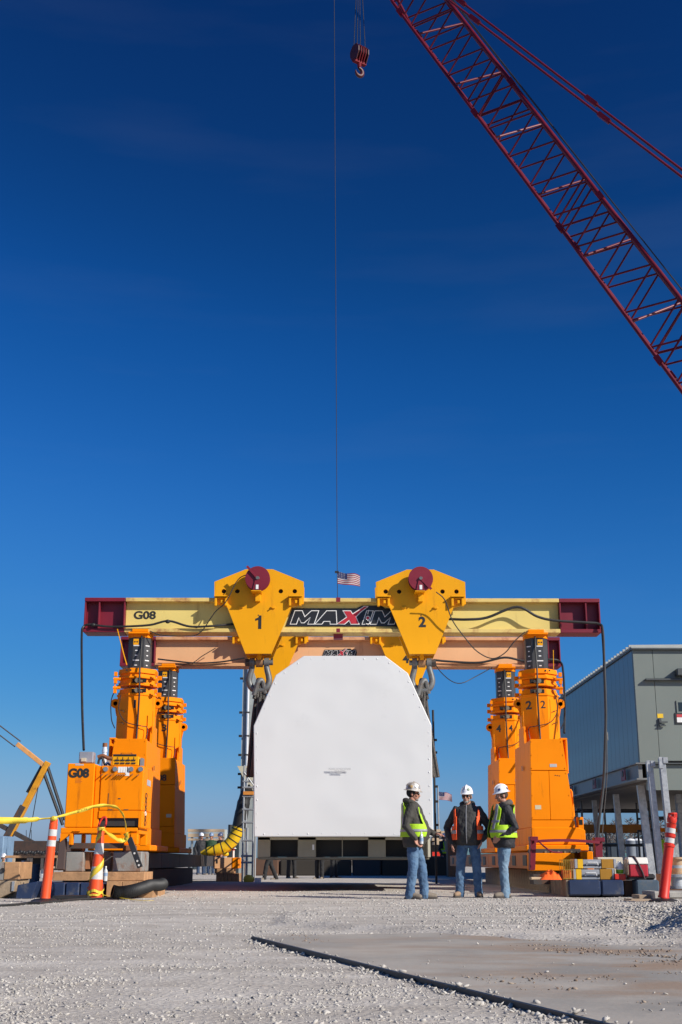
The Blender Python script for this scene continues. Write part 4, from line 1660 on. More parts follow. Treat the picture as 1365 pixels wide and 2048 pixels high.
    WM = simple('white_mark', (.72, .72, .72), .5)
    for k in range(n):
        z = z_head + .07 + k * .105
        if z > z_bt - .12: break
        ww = .065 if k % 3 == 1 else .026
        put(MB().box((.045 - ww / 1, -b2 - .004, z), (.045 + ww, -b2 - .001, z + .022)), 'height_mark', WM, bo)
        c = Vector((-(a2 + b2) / 2, -(a2 + b2) / 2, z + .01))
        t = Vector((1, -1, 0)).normalized()
        nn = Vector((-1, -1, 0)).normalized()
        put(MB().bar(c - t * ww * .8 + nn * .003, c + t * ww * .8 + nn * .003, .006, .022), 'height_mark', WM, bo)
    pl = put(MB().box((.005, -b2 - .006, z_bt - .16), (.115, -b2 - .001, z_bt - .03)), 'marker_plate', YELLOW, bo)
    q = MB()
    for dx in (.035, .085):
        q.cyl((dx, -b2 - .008, z_bt - .095), (dx, -b2 - .0065, z_bt - .095), .018, n=12)
    put(q, 'bolt_hole', BLACK, bo)
    put(MB().loft([r2(1.07, z_bt + .001), r2(1.07, z_bt + .09)], False), 'boom_cap', ORANGE, bevel=.006)
    q = MB()
    q.box((-.17, -.20, z_bt + .091), (.17, .20, zb - .045))
    put(q, 'swivel_block', DARKSTEEL, bevel=.01)
    q = MB()
    q.box((-.22, -.33, zb - .044), (.22, .33, zb - .003))
    q.box((-.20, -.33, zb - .002), (.14, -.262, zb + .06))
    q.box((-.20, .262, zb - .002), (.14, .33, zb + .06))
    put(q, 'saddle_plate', ORANGE, bevel=.006)
    q = MB()
    q.cyl((-.14, -.28, z_bt + .13), (-.04, -.28, z_bt + .13), .035, n=12)
    q.cyl((.03, -.25, z_bt + .09), (.03, -.27, zb - .05), .012, n=8)
    put(q, 'swivel_pin', ORANGE)
    # hoses
    fr = -.26
    P = [(-.05, fr, zb - .08), (-.055, fr - .01, z_bt - .2), (-.07, fr - .20, z_head), (-.08, -.50, z_head - .25), (-.09, -.50, z_col), (-.07, -.43, z_top + .5), (-.06, -.44, z_top + .02)]
    if not right:
        P = [(p[0] - .01, p[1], p[2]) for p in P]
    put(MB().tube(spline(P, 5), .018, 8), 'hose', RUBBER)
    P = [(.30, -.42, z_col - .02), (.32, -.44, z_col - .35), (.16, -.44, z_top + .42), (-.15, -.445, z_top + .34), (-.28, -.36, z_top + .30), (-.26, -.40, z_top + .02)]
    put(MB().tube(spline(P, 5), .009, 6), 'thin_cable', RUBBER)
    P = [(.40, -.25, z_col + .2), (.52, -.25, z_col - .1), (.50, -.25, z_col - .5), (.42, -.25, z_col - .7)]
    put(MB().tube(spline(P, 5), .011, 6), 'thin_cable', RUBBER)
    for k in range(2):
        zz = z_top + .38 + .25 * k
        put(MB().tube([(.22, -.33, zz), (.25, -.33, zz + .03), (.34, -.24, zz + .06)], .006, 5), 'hose_hook', BLACK)
    # numbers
    zt_ = z_col - .22
    yn = -b - .002
    wx = lambda x: x0 + s * x
    nn = Vector((-1, -1, 0)).normalized()
    if num in '24':
        text('number', num, .22, LT, o, (wx(.015 + .02), yc + yn, zt_), width=.10, bold=.002)
        cx = .015 - (a + b) / 2
        text('number', num, .24, LT, o, (wx(cx - .002), yc - (a + b) / 2 - .004, zt_), width=.15, bold=.006, rot=(R(90), 0, R(-45)))
    else:
        text('number', num, .24, LT, o, (wx(.0), yc + yn, zt_), width=.12 if num == '3' else .05, bold=.003)
    return o


lift_tower('front left orange lift tower numbered 1, behind the power unit', '1', False, 0, True)
lift_tower('front right orange lift tower numbered 2, behind the worker in the white hat', '2', True, 0, True)
t3 = lift_tower('rear left orange lift tower numbered 3, partly in shade', '3', False, DY, True)
lift_tower('rear right orange lift tower numbered 4, between the workers and tower 2', '4', True, DY, True)
p = at(318, 1556, 29.7)
text('lettering', 'G08', .20, LT, t3, (p.x, YR - 1.24, p.z), width=.36, bold=.006)


# --- track girders the towers stand on
def track(right):
    x0 = XB if right else XA
    s = 1 if right else -1
    lab = 'orange track girder carrying the right towers' if right else 'dark steel track girder carrying the left towers'
    o = thing('track_girder', lab, 'track girder', (x0, 29, .42), 'track girders of the gantry')
    m = ORANGE if right else DARKSTEEL
    xi = gnd(1035, 1779).x - x0 if right else 0
    for k in range(5):
        ya = 24.55 + k * 3.3
        for e in ((-.55, .45) if right else (-.42, .45)):
            a, b = x0 + s * e, x0 + s * (e + .12)
            MB().box((min(a, b), ya, .46), (max(a, b), ya + 3.27, .78)).build('side_girder', simple('brown_orange_paint', (.50, .16, .03), .5, dirt=(.25, .10, .04), damt=.3) if right else m, o, bevel=.01)
        MB().box((x0 - .28, ya + .002, .50), (x0 + .28, ya + 3.268, .745)).build('deck', DARKSTEEL, o)
        xx = x0 - s * .555
        for j in range(2 if right else 0):
            MB().box((xx - .006, ya + .5 + j * 1.5, .52), (xx + .004, ya + 1.0 + j * 1.5, .72)).build('vent_grille', BLACK, o)
    return o


track(True)
track(False)

# ------------------------------------------------------------------ wrapped load
def wrapped_load():
    Y0, Y1 = 24.3, 33.0
    P = [at(*p, Y0) for p in ((510, 1672), (509, 1452), (553, 1351), (608, 1313), (770, 1313), (815, 1347), (862, 1450), (866, 1672))]
    o = thing('wrapped_load', 'huge white plastic wrapped machine hanging in the middle of the gantry', 'cargo', ((P[0].x + P[-1].x) / 2, Y0, P[0].z - .45))
    m = mat('white_shrink_wrap', (.665, .667, .665), .42, var=.018, scale=.7, bump=.04, bscale=2.2, dirt=(.60, .60, .595), damt=.1, dscale=.8)
    # front sheet: fine mesh with gentle billows, side skin
    rs = random.Random(2)
    zmin, zmax = P[0].z, P[3].z

    def edge(z):
        L_, R_ = [P[0], P[1], P[2], P[3]], [P[7], P[6], P[5], P[4]]

        def f(c):
            for a, b in zip(c, c[1:]):
                if a.z - 1e-6 <= z <= b.z + 1e-6:
                    t = (z - a.z) / max(1e-6, b.z - a.z)
                    return a.x + (b.x - a.x) * t
            return c[-1].x
        return f(L_), f(R_)
    nx, nz = 70, 70
    zl = sorted(set([zmin + (zmax - zmin) * j / nz for j in range(nz + 1)] + [p.z for p in P[1:3]]))
    V, FC = [], []
    for z in zl:
        a, b = edge(min(max(z, zmin), zmax))
        for i in range(nx + 1):
            t = i / nx
            x = a + (b - a) * t
            e = min(1, min(t, 1 - t) * 9) * min(1, min((z - zmin), (zmax - z)) / .35)
            y = -.012 * e * (.6 + mnoise.noise((x * .7, z * .7, 4))) - .005 * mnoise.noise((x * 2.2, z * 2.6, 8)) * e
            V.append((x, Y0 + y, z))
    n = nx + 1
    for j in range(len(zl) - 1):
        for i in range(nx):
            FC.append((j * n + i, j * n + i + 1, (j + 1) * n + i + 1, (j + 1) * n + i))
    q = MB()
    q.add(V, FC, True)
    w = q.build('front_wrap', m, o)
    q = MB()
    inner = [(p.x, Y0 + .004, p.z) for p in P]
    back = [(p.x, Y1, p.z) for p in P]
    for i in range(7):
        q.add([inner[i], inner[i + 1], back[i + 1], back[i]], [(0, 1, 2, 3)])
    q.add([inner[7], inner[0], back[0], back[7]], [(0, 1, 2, 3)])
    q.add(back, [list(range(8))])
    q.build('side_wrap', m, o)
    # battens pinning the sheet round its edge
    k = 0
    loop = P
    pts = []
    for a, b in zip(P, P[1:] + P[:1]):
        L_ = (b - a).length
        c = max(1, round(L_ / .275))
        for j in range(c):
            pts.append((a.lerp(b, (j + .5) / c), (b - a).normalized()))
    cen = Vector(((P[0].x + P[7].x) / 2, Y0, 2.6))
    for c, t in pts:
        inn = (cen - c).normalized()
        c2 = c + inn * .05
        c2.y = Y0 - .006
        q = MB()
        sg = .015 if rs.random() < .5 else .010
        q.ell((c2.x, c2.y + .004, c2.z), sg, .008, sg * 1.2, nu=8, nv=5)
        q.build('fastener', m, o)
    # heat-sealed seam round the edge
    q = MB()
    for a, b in zip(P, P[1:] + P[:1]):
        q.cyl((a.x, Y0 + .016, a.z), (b.x, Y0 + .016, b.z), .014, n=8)
    q.build('edge_seam', m, o)
    # faint print
    g = simple('grey_print', (.30, .30, .31), .6)
    p = at(680, 1538.5, Y0)
    text('lettering', 'PLEASE DO NOT STAND', .052, g, o, (p.x, Y0 - .065, p.z), width=.43)
    p = at(680, 1542.8, Y0)
    text('lettering', 'ON PLASTIC', .052, g, o, (p.x, Y0 - .065, p.z), width=.21)
    # base frame under the wrap, set back
    zt, zb = P[0].z - .012, at(690, 1719, Y0).z
    xl, xr = at(513, 1700, Y0).x, at(862, 1700, Y0).x
    f = Y0 + .42
    X = lambda px: at(px, 1695, Y0).x
    MB().box((xl, Y0 + .415, zb), (xr, Y0 + .5, zb + .045)).build('sill_flange', simple('sill_paint', (.16, .148, .11), .7), o, bevel=.006)
    MB().box((xl, Y0 + .52, zb), (xr, Y1 - .1, zb + .04)).build('floor_plate', DARKSTEEL, o)
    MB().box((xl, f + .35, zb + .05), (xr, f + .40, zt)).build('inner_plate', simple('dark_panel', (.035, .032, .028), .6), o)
    DRAB = mat('drab_beige', (.27, .25, .185), .6, var=.08)  # darker beige than the end, side and upper plates
    for a, b in ((513, 539), (595, 632), (684.6, 686.6), (738, 774), (830, 862)):
        MB().box((X(a), f, zb + .046), (X(b), f + .06, zt)).build('frame_panel', DRAB, o, bevel=.006)
    MB().box((X(857), Y0 + .08, zb + .047), (X(862), f - .01, zt)).build('end_plate', BEIGE, o)
    MB().box((xl, f, zt - .05), (xr, Y1 - .1, zt - .002)).build('upper_plate', BEIGE, o)
    MB().box((X(624.5), f - .006, zb + .18), (X(628.5), f - .001, zb + .28)).build('label_plate', WHITE, o)
    for xx in (xl + .02, xr - .06):
        MB().box((xx, f + .07, zb + .046), (xx + .04, Y1 - .1, zt)).build('side_plate', BEIGE, o)
    # beige lifting wings on both flanks
    pp = [at(px_, py_, 27.5) for px_, py_ in ((858, 1530), (877, 1530), (866, 1556), (858, 1560))]
    pp[0].x = pp[3].x = P[7].x
    MB().prism([(v.x, 27.5, v.z) for v in pp], (0, .10, 0)).build('lifting_wing', BEIGE, o)
    return o


wrapped_load()

# slim guide post with pegs against the right flank of the load
gp = thing('guide_post', 'slim dark post with pegs beside the right edge of the white load', 'post', (at(867, 1700, 33).x, 33, 0))
xg = at(870, 1600, 33).x
rod('pole', (xg, 33, 0), (xg, 33, at(864, 1420, 33).z), .03, BLACK, gp)
for py in (1480, 1505, 1573, 1603, 1650):
    z = at(866, py, 33).z
    MB().box((xg, 32.97, z - .03), (xg + .09, 33.03, z + .03)).build('peg', BLACK, gp)

# tall grey mast behind the left edge of the load
def mast():
    Y = 39.5
    zt = at(497, 1322, Y).z
    x0, x1 = at(484, 1450, Y).x, at(507, 1450, Y).x
    o = thing('column_mast', 'tall grey column with a shiny pipe behind the left edge of the load', 'column', ((x0 + x1) / 2, Y, 0))
    MB().box((x0, Y, 0), (x0 + .17, Y + .3, zt)).build('flange', mat('mast_grey', (.30, .33, .33), .5), o)
    MB().box((x0 + .171, Y + .12, 0), (x1 - .15, Y + .2, zt)).build('web', DARKSTEEL, o)
    MB().box((x1 - .15, Y + .05, 0), (x1 + .15, Y + .3, zt)).build('flange', MATS['mast_grey'], o)
    xp = at(495.5, 1450, Y).x
    rod('pipe', (xp, Y - .05, at(495, 1600, Y).z), (xp, Y - .05, zt), .045, simple('bright_pipe', (.75, .76, .78), .25, metal=.3), o, 14)
    for py in (1357, 1425, 1472, 1510, 1548, 1575):
        z = at(482, py, Y).z
        MB().box((x0 - .09, Y - .02, z - .035), (x0 + .02, Y + .02, z + .035)).build('step_bolt', BLACK, o)
        MB().box((xp - .07, Y - .1, z - .02), (xp + .07, Y - .0, z + .02)).build('pipe_clamp', BLACK, o)
    pp = [at(px_, py_, 39.2) for px_, py_ in ((475, 1532), (507, 1532), (507, 1592), (502, 1584))]
    MB().prism([(v.x, 39.2, v.z) for v in pp], (0, .12, 0)).build('bracket_plate', BEIGE, o)
    return o


mast()


def side_scaffold():
    Y = 35.9
    xa, xb = at(488, 1600, Y).x, at(508, 1600, Y).x
    o = thing('scaffold_ladder', 'silver tube scaffold ladder with an orange toe board beside the left edge of the load', 'scaffold', (xa, Y, 0))
    zt = at(488, 1530, Y).z
    for x in (xa, xb):
        for y in (Y, Y + 1.2):
            rod('standard', (x, y, .0), (x, y, zt), .026, GALV, o)
            MB().box((x - .09, y - .09, 0), (x + .09, y + .09, .02)).build('base_plate', STEEL, o)
    for py in (1545, 1563, 1575, 1593, 1619, 1645, 1681, 1712, 1725):
        z = at(488, py, Y).z
        rod('ledger', (xa - .04, Y, z), (xb, Y, z), .028, GALV, o)
        rod('ledger', (xa, Y, z + .06), (xa, Y + 1.2, z + .06), .022, GALV, o)
    rod('brace', (xa, Y - .02, at(488, 1545, Y).z), (xb, Y - .02, at(488, 1572, Y).z), .018, GALV, o)
    rod('inner_tube', (xa + .1, Y + .3, .1), (xa + .1, Y + .3, at(488, 1655, Y).z), .035, GALV, o)
    brick('toe_board', (xa - .02, Y - .06, at(488, 1590, Y).z), (xb, Y - .03, at(488, 1583, Y).z), simple('toe_board_orange', (.62, .24, .04), .6), o)
    for k in range(3):
        brick('scaffold_plank', (xa, Y + .05 + k * .3, at(488, 1592, Y).z), (xb, Y + .33 + k * .3, at(488, 1589, Y).z), TIMBERG, o)
    p = gnd(500, 1758)
    b = thing('parts_bag', 'crumpled yellow and white bag on the ground beside the scaffold ladder', 'bag', (at(497, 1750, 36.2).x, 35.7, 0))
    c = at(498, 1751, 35.7)
    q = MB()
    q.ell((c.x, 35.7, .12), .16, .12, .13, nu=9, nv=6)
    q.build('bag', TAPE, b)
    MB().box((c.x + .17, 35.6, 0), (c.x + .35, 35.8, .16)).build('carton', WHITE, b)
    return o


side_scaffold()


def duct():
    Y = 37.2
    o = thing('ventilation_duct', 'flexible yellow ventilation duct with black bands, rising into a black sleeve', 'duct', at(440, 1700, Y))
    P = [(402, 1706), (418, 1703), (438, 1699), (455, 1692), (466, 1680), (473, 1667), (478, 1655)]
    W = [.04, .13, .17, .175, .185, .19, .2]
    pts = spline([at(a, b, Y) for a, b in P], 5)
    rad = [W[min(6, int(i / 5))] + (W[min(6, int(i / 5) + 1)] - W[min(6, int(i / 5))]) * (i % 5) / 5 for i in range(len(pts))]
    body = MB().tube(pts, rad, 18).build('yellow_sleeve', YBAND, o)
    for i in range(4, len(pts) - 1, 4):
        t = (pts[i + 1] - pts[i - 1]).normalized()
        MB().cyl(pts[i] - t * .014, pts[i] + t * .014, rad[i] * 1.03, n=18).build('band', BLACK, body)
    P = [(478, 1655), (481, 1640), (485, 1620), (489, 1600), (495, 1583), (504, 1577)]
    W = [.2, .20, .19, .17, .15, .14]
    pts = spline([at(a, b, Y) for a, b in P], 4)
    rad = [W[min(5, int(i / 4))] for i in range(len(pts))]
    MB().tube(pts, rad, 16).build('black_sleeve', RUBBER, o)
    p = at(452, 1708, Y - .3)
    MB().ell(p, .09, .07, .07, nu=10, nv=6).build('tied_end', YBAND, o)


duct()


# pale girder stub and timber crib behind the left track
def girder_stub():
    Y = 36.7
    x0, x1, xm = at(427, 1725, Y).x, at(477, 1725, Y).x, at(465, 1725, Y).x
    zt, zb = at(450, 1715, Y).z, at(450, 1737, Y).z
    o = thing('girder_stub', 'end of a peach painted girder with an orange tip on a timber crib', 'girder', ((x0 + x1) / 2, Y, zb))
    MB().box((x0, Y, zb), (xm - .005, Y + 1.2, zt)).build('girder', PEACH, o, bevel=.01)
    MB().box((xm, Y - .02, zb), (x1, Y + 1.2, zt)).build('end_cap', ORANGE, o, bevel=.01)
    MB().box((x0 + .08, Y - .006, zb + .14), (x0 + .13, Y - .001, zb + .24)).build('stencil_mark', BLACK, o)
    c = thing('timber_crib', 'stacked timber crib under the peach girder end', 'timber crib', ((x0 + x1) / 2, Y, 0))
    z0 = zb - .003
    brick('timber', (x0 + .05, Y - .05, z0 - .13), (x1 - .12, Y + .25, z0), TIMBER, c)
    brick('timber', (x0 + .05, Y + .4, z0 - .13), (x1 - .12, Y + .7, z0), TIMBER, c)
    n = 6
    w = (x1 + .04 - x0 - .1) / n
    for i in range(n):
        brick('timber', (x0 + .1 + i * w, Y - .08, 0), (x0 + .1 + (i + 1) * w - .008, Y + 1.0, z0 - .133), TIMBER, c)
    p = at(466, 1700, Y + .2)
    b = thing('marker_post', 'small red and white marker with a cap behind the peach girder', 'marker', (p.x, Y + .5, zt))
    q = MB().cyl((p.x, Y + .5, zt), (p.x, Y + .5, zt + .20), .03, n=10)
    q.build('tube', WHITE, b)
    MB().cyl((p.x, Y + .5, zt + .20), (p.x, Y + .5, zt + .25), .036, n=10).build('red_band', PLASTIC_R, b)
    MB().cyl((p.x, Y + .5, zt + .25), (p.x, Y + .5, zt + .31), .09, .03, n=12).build('cap', WHITE, b)


girder_stub()


# ------------------------------------------------------------------ power unit at the foot of tower 1
def power_unit():
    Y = 22.7
    V = lambda px, py: at(px, py, Y)
    xl, xm, xr = V(132, 1600).x, V(187, 1600).x, V(284, 1600).x
    zt, zb = V(150, 1527).z, V(150, 1655).z
    yb = Y + 1.25
    o = thing('power_unit', 'boxy orange power unit lettered G08 with gauges and a black slot', 'power unit', ((xl + xr) / 2, Y + .6, zb - .35))
    MB().box((xl, Y, zb), (xm - .006, yb, zt)).build('cabinet', ORANGE, o, bevel=.012)
    zt2 = V(240, 1531).z
    MB().box((xm + .0, Y + .07, zb + .004), (xm + .10, yb, zt2)).build('corner_post', ORANGE, o, bevel=.012)
    MB().box((xm + .104, Y + .05, zb + .30), (xr, yb, zt2)).build('cabinet', ORANGE, o, bevel=.012)
    z1, z2 = V(240, 1652).z, V(240, 1636).z
    MB().box((xm + .104, Y + .10, z1), (xr - .05, yb, z2)).build('dark_slot', simple('black_slot', (.025, .024, .022), .6), o)
    MB().box((xr - .049, Y + .05, zb + .004), (xr + .0, yb, zb + .296)).build('corner_post', ORANGE, o)
    MB().box((xm + .104, Y + .05, z2 + .003), (xr - .05, Y + .3, zb + .297)).build('cabinet', ORANGE, o)
    # panel lines
    q = MB()
    q.box((V(216, 1590).x, Y + .045, V(216, 1613).z), (V(216, 1590).x + .008, Y + .049, V(216, 1586).z))
    for a in (220, 252):
        q.box((V(a, 1619).x - .04, Y + .043, V(a, 1620).z), (V(a, 1619).x + .04, Y + .049, V(a, 1618.4).z))
    q.box((V(238, 1597).x - .02, Y + .045, V(238, 1598).z), (V(238, 1597).x + .025, Y + .049, V(238, 1596).z))
    q.build('panel_line', DARKSTEEL, o)
    p = V(158, 1547)
    text('lettering', 'G08', .21, LT, o, (p.x, Y - .003, p.z), width=.375, bold=.011)
    MB().box((V(151, 1530).x, Y - .004, V(151, 1531).z), (V(168, 1530).x, Y - .001, V(151, 1528).z)).build('name_plate', simple('silver_plate', (.45, .45, .46)), o)
    q = MB()
    for i in range(4):
        z = V(160, 1558 + i * 2.6).z
        q.box((V(151, 1560).x, Y - .003, z), (V(165, 1560).x - .02 * (i % 2), Y - .001, z + .008))
    q.build('faint_stencil', simple('brown_print', (.5, .14, .01), .5), o)
    # gauges and fittings row
    zf = zinc = simple('zinc_fitting', (.35, .27, .17), .35, metal=.6)
    for px_ in (211, 230, 262, 281):
        c = V(px_, 1538)
        MB().lathe([(0, -.03), (.042, -.03), (.05, 0), (0, 0)], (c.x, Y + .05, c.z), 'y', 16).build('gauge', simple('chrome_fitting', (.5, .5, .48), .25, metal=.8), o)
    for i, px_ in enumerate((205, 215, 224, 236, 241, 246, 251, 265, 277)):
        c = V(px_, 1548 if i < 8 else 1549)
        q = MB().cyl((c.x, Y + .05, c.z), (c.x - .02, Y - .02, c.z - .03), .012, n=8)
        q.build('valve_fitting', simple('brown_fitting', (.25, .09, .02), .5), o)
    for i, px_ in enumerate((238, 243, 248, 253, 256)):
        c = V(px_, 1539)
        MB().prism([(c.x - .02, Y + .044, c.z - .05), (c.x + .018, Y + .044, c.z - .05), (c.x + .026, Y + .044, c.z + .05), (c.x - .018, Y + .044, c.z + .05)], (0, .003, 0)).build('paper_tag', WHITE, o)
    c = V(255, 1548)
    MB().box((c.x - .045, Y + .043, c.z - .03), (c.x + .03, Y + .047, c.z + .03)).build('paper_tag', WHITE, o)
    # sticker and writing on the right end
    xe = xr + .002
    q = MB().box((xe, Y + .55, V(300, 1567).z), (xe + .004, Y + 1.0, V(300, 1555).z))
    q.build('flag_sticker', simple('sticker_grey', (.42, .42, .48), .5), o)
    text('lettering', 'GANTRY', .22, LT, o, (xe + .002, Y + .55, V(292, 1618).z), width=1.0, bold=.004, rot=(R(90), R(90), R(90))) if False else None
    for i, py in enumerate((1589, 1597, 1606, 1616, 1625, 1634, 1644)):
        z = V(290, py).z
        q = MB()
        r = .07 if i in (0, 2, 6) else .05
        q.tube([(xe + .003, Y + .5 + r * math.cos(t) * 1.6, z + r * .7 * math.sin(t)) for t in [k * 6.283 / 10 for k in range(11)]], .008, 4)
        q.build('emblem_mark', LT if i != 4 else WHITE, o)
    # under frame
    zg = V(150, 1690).z
    q = MB()
    q.xz([(xl - .06, zb - .10), (xr - .06, zb - .10), (xr - .06, zb - .004), (xl - .06, zb - .004)], Y + .0, Y + .10)
    q.build('skid_rail', ORANGE, o, bevel=.008)
    for a, b in ((V(139, 1670).x, V(146, 1670).x), (V(262, 1670).x, V(276, 1670).x)):
        MB().box((a, Y - .02, zg), (b, Y + .14, zb - .102)).build('skid_leg', ORANGE, o, bevel=.01)
        MB().box((a, yb - .14, zg), (b, yb, zb - .102)).build('skid_leg', ORANGE, o, bevel=.01)
    MB().prism([(xl - .06, Y, zb - .101), (xl + .14, Y, zb - .101), (xl - .06, Y, zg + .05)], (0, .09, 0)).build('skid_gusset', ORANGE, o)
    MB().prism([(V(262, 1670).x - .002, Y, zb - .101), (V(262, 1670).x - .20, Y, zb - .101), (V(262, 1670).x - .002, Y, zg + .10)], (0, .05, 0)).build('skid_gusset', ORANGE, o)
    MB().box((xl - .06, Y + .2, zb - .10), (xr - .06, yb, zb - .003)).build('skid_rail', ORANGE, o)
    for xx in (V(146, 1664).x + .01, V(262, 1664).x + .01):
        MB().box((xx, Y - .035, zb - .065), (xx + .13, Y - .001, zb - .05)).build('step_plate', ORANGE, o)
    # yellow valve block and black carry rail on top
    a, b = V(222, 1531), V(277, 1512)
    vb = MB().box((a.x, Y + .1, zt2 + .003), (b.x, Y + .45, b.z)).build('valve_block', YELLOW, o, bevel=.012)
    for j, py in enumerate((1519.5, 1525.5)):
        for px_ in (233, 244, 255, 266):
            c = V(px_, py)
            MB().box((c.x - .04, Y + .088, c.z - .014), (c.x + .035, Y + .098, c.z + .012)).build('label_plate', BLACK, vb)
            if j == 0:
                MB().cyl((c.x, Y + .09, c.z + .01), (c.x + .01, Y + .05, c.z + .05), .008, n=6).build('lever', BLACK, vb)
    MB().cyl((V(225, 1511).x, Y + .12, b.z + .02), (V(271, 1511).x, Y + .12, b.z + .02), .022, n=8).build('hose_bundle', RUBBER, vb)
    P = [V(240, 1510), V(240, 1505), V(262, 1505), V(262, 1510)]
    MB().tube([(p.x, Y + .14, p.z) for p in P], .008, 6).build('carry_rail', BLACK, vb)
    MB().box((V(278.5, 1530).x, Y + .12, V(280, 1531).z), (V(283, 1530).x, Y + .35, V(280, 1515).z)).build('end_fitting', STEEL, vb)
    # exhaust stack, engine pipes
    c = V(196, 1500)
    q = MB().cyl((c.x, Y + .7, zt2), (c.x, Y + .7, V(196, 1487).z), .05, .042, 12)
    q.cyl((c.x, Y + .7, V(196, 1498).z), (c.x, Y + .7, V(196, 1492).z), .052, n=12)
    q.build('exhaust_stack', simple('bright_pipe', (.75, .76, .78), .25, metal=.3), o)
    MB().cyl((c.x, Y + .7, V(196, 1487).z), (c.x, Y + .7, V(196, 1479).z), .045, n=12).build('exhaust_cap', simple('brown_rust', (.22, .08, .03), .7), o)
    P = [V(186, 1510), V(196, 1507), V(208, 1512), V(222, 1514)]
    MB().tube(spline([(p.x, Y + .5, p.z) for p in P], 4), .035, 8).build('engine_pipe', simple('brown_rust', (.22, .08, .03), .7), o)
    P = [V(188, 1524), V(190, 1515), V(196, 1512), V(200, 1522), V(203, 1530)]
    MB().tube(spline([(p.x, Y + .45, p.z) for p in P], 4), .022, 8).build('engine_hose', RUBBER, o)
    P = [V(204, 1530), V(207, 1522), V(212, 1526), V(216, 1531)]
    MB().tube(spline([(p.x, Y + .4, p.z) for p in P], 4), .02, 8).build('engine_hose', simple('blue_hose', (.03, .08, .2), .5), o)
    MB().box((V(192, 1525).x, Y + .75, zt2), (V(203, 1525).x, Y + 1.0, V(192, 1512).z)).build('engine_block', RUSTGREY, o)
    # grey box with bracket
    e = thing('junction_box', 'silver grey junction box standing on top of the orange power unit', 'electrical box', (V(168, 1527).x, Y + .4, zt))
    za, zb2 = V(168, 1501).z, V(168, 1524).z
    MB().box((V(153, 1510).x, Y + .25, zb2), (V(182, 1510).x, Y + .5, za)).build('enclosure', simple('light_grey_enclosure', (.33, .34, .38), .35, metal=.3), e, bevel=.015)
    MB().box((V(159, 1520).x, Y + .3, zt + .001), (V(178, 1520).x, Y + .45, zb2 - .001)).build('foot', GALV, e)
    MB().box((V(159, 1515).x, Y + .19, V(159, 1521).z), (V(168, 1515).x, Y + .248, V(159, 1514).z)).build('latch_block', BEIGE, e)
    return o


power_unit()


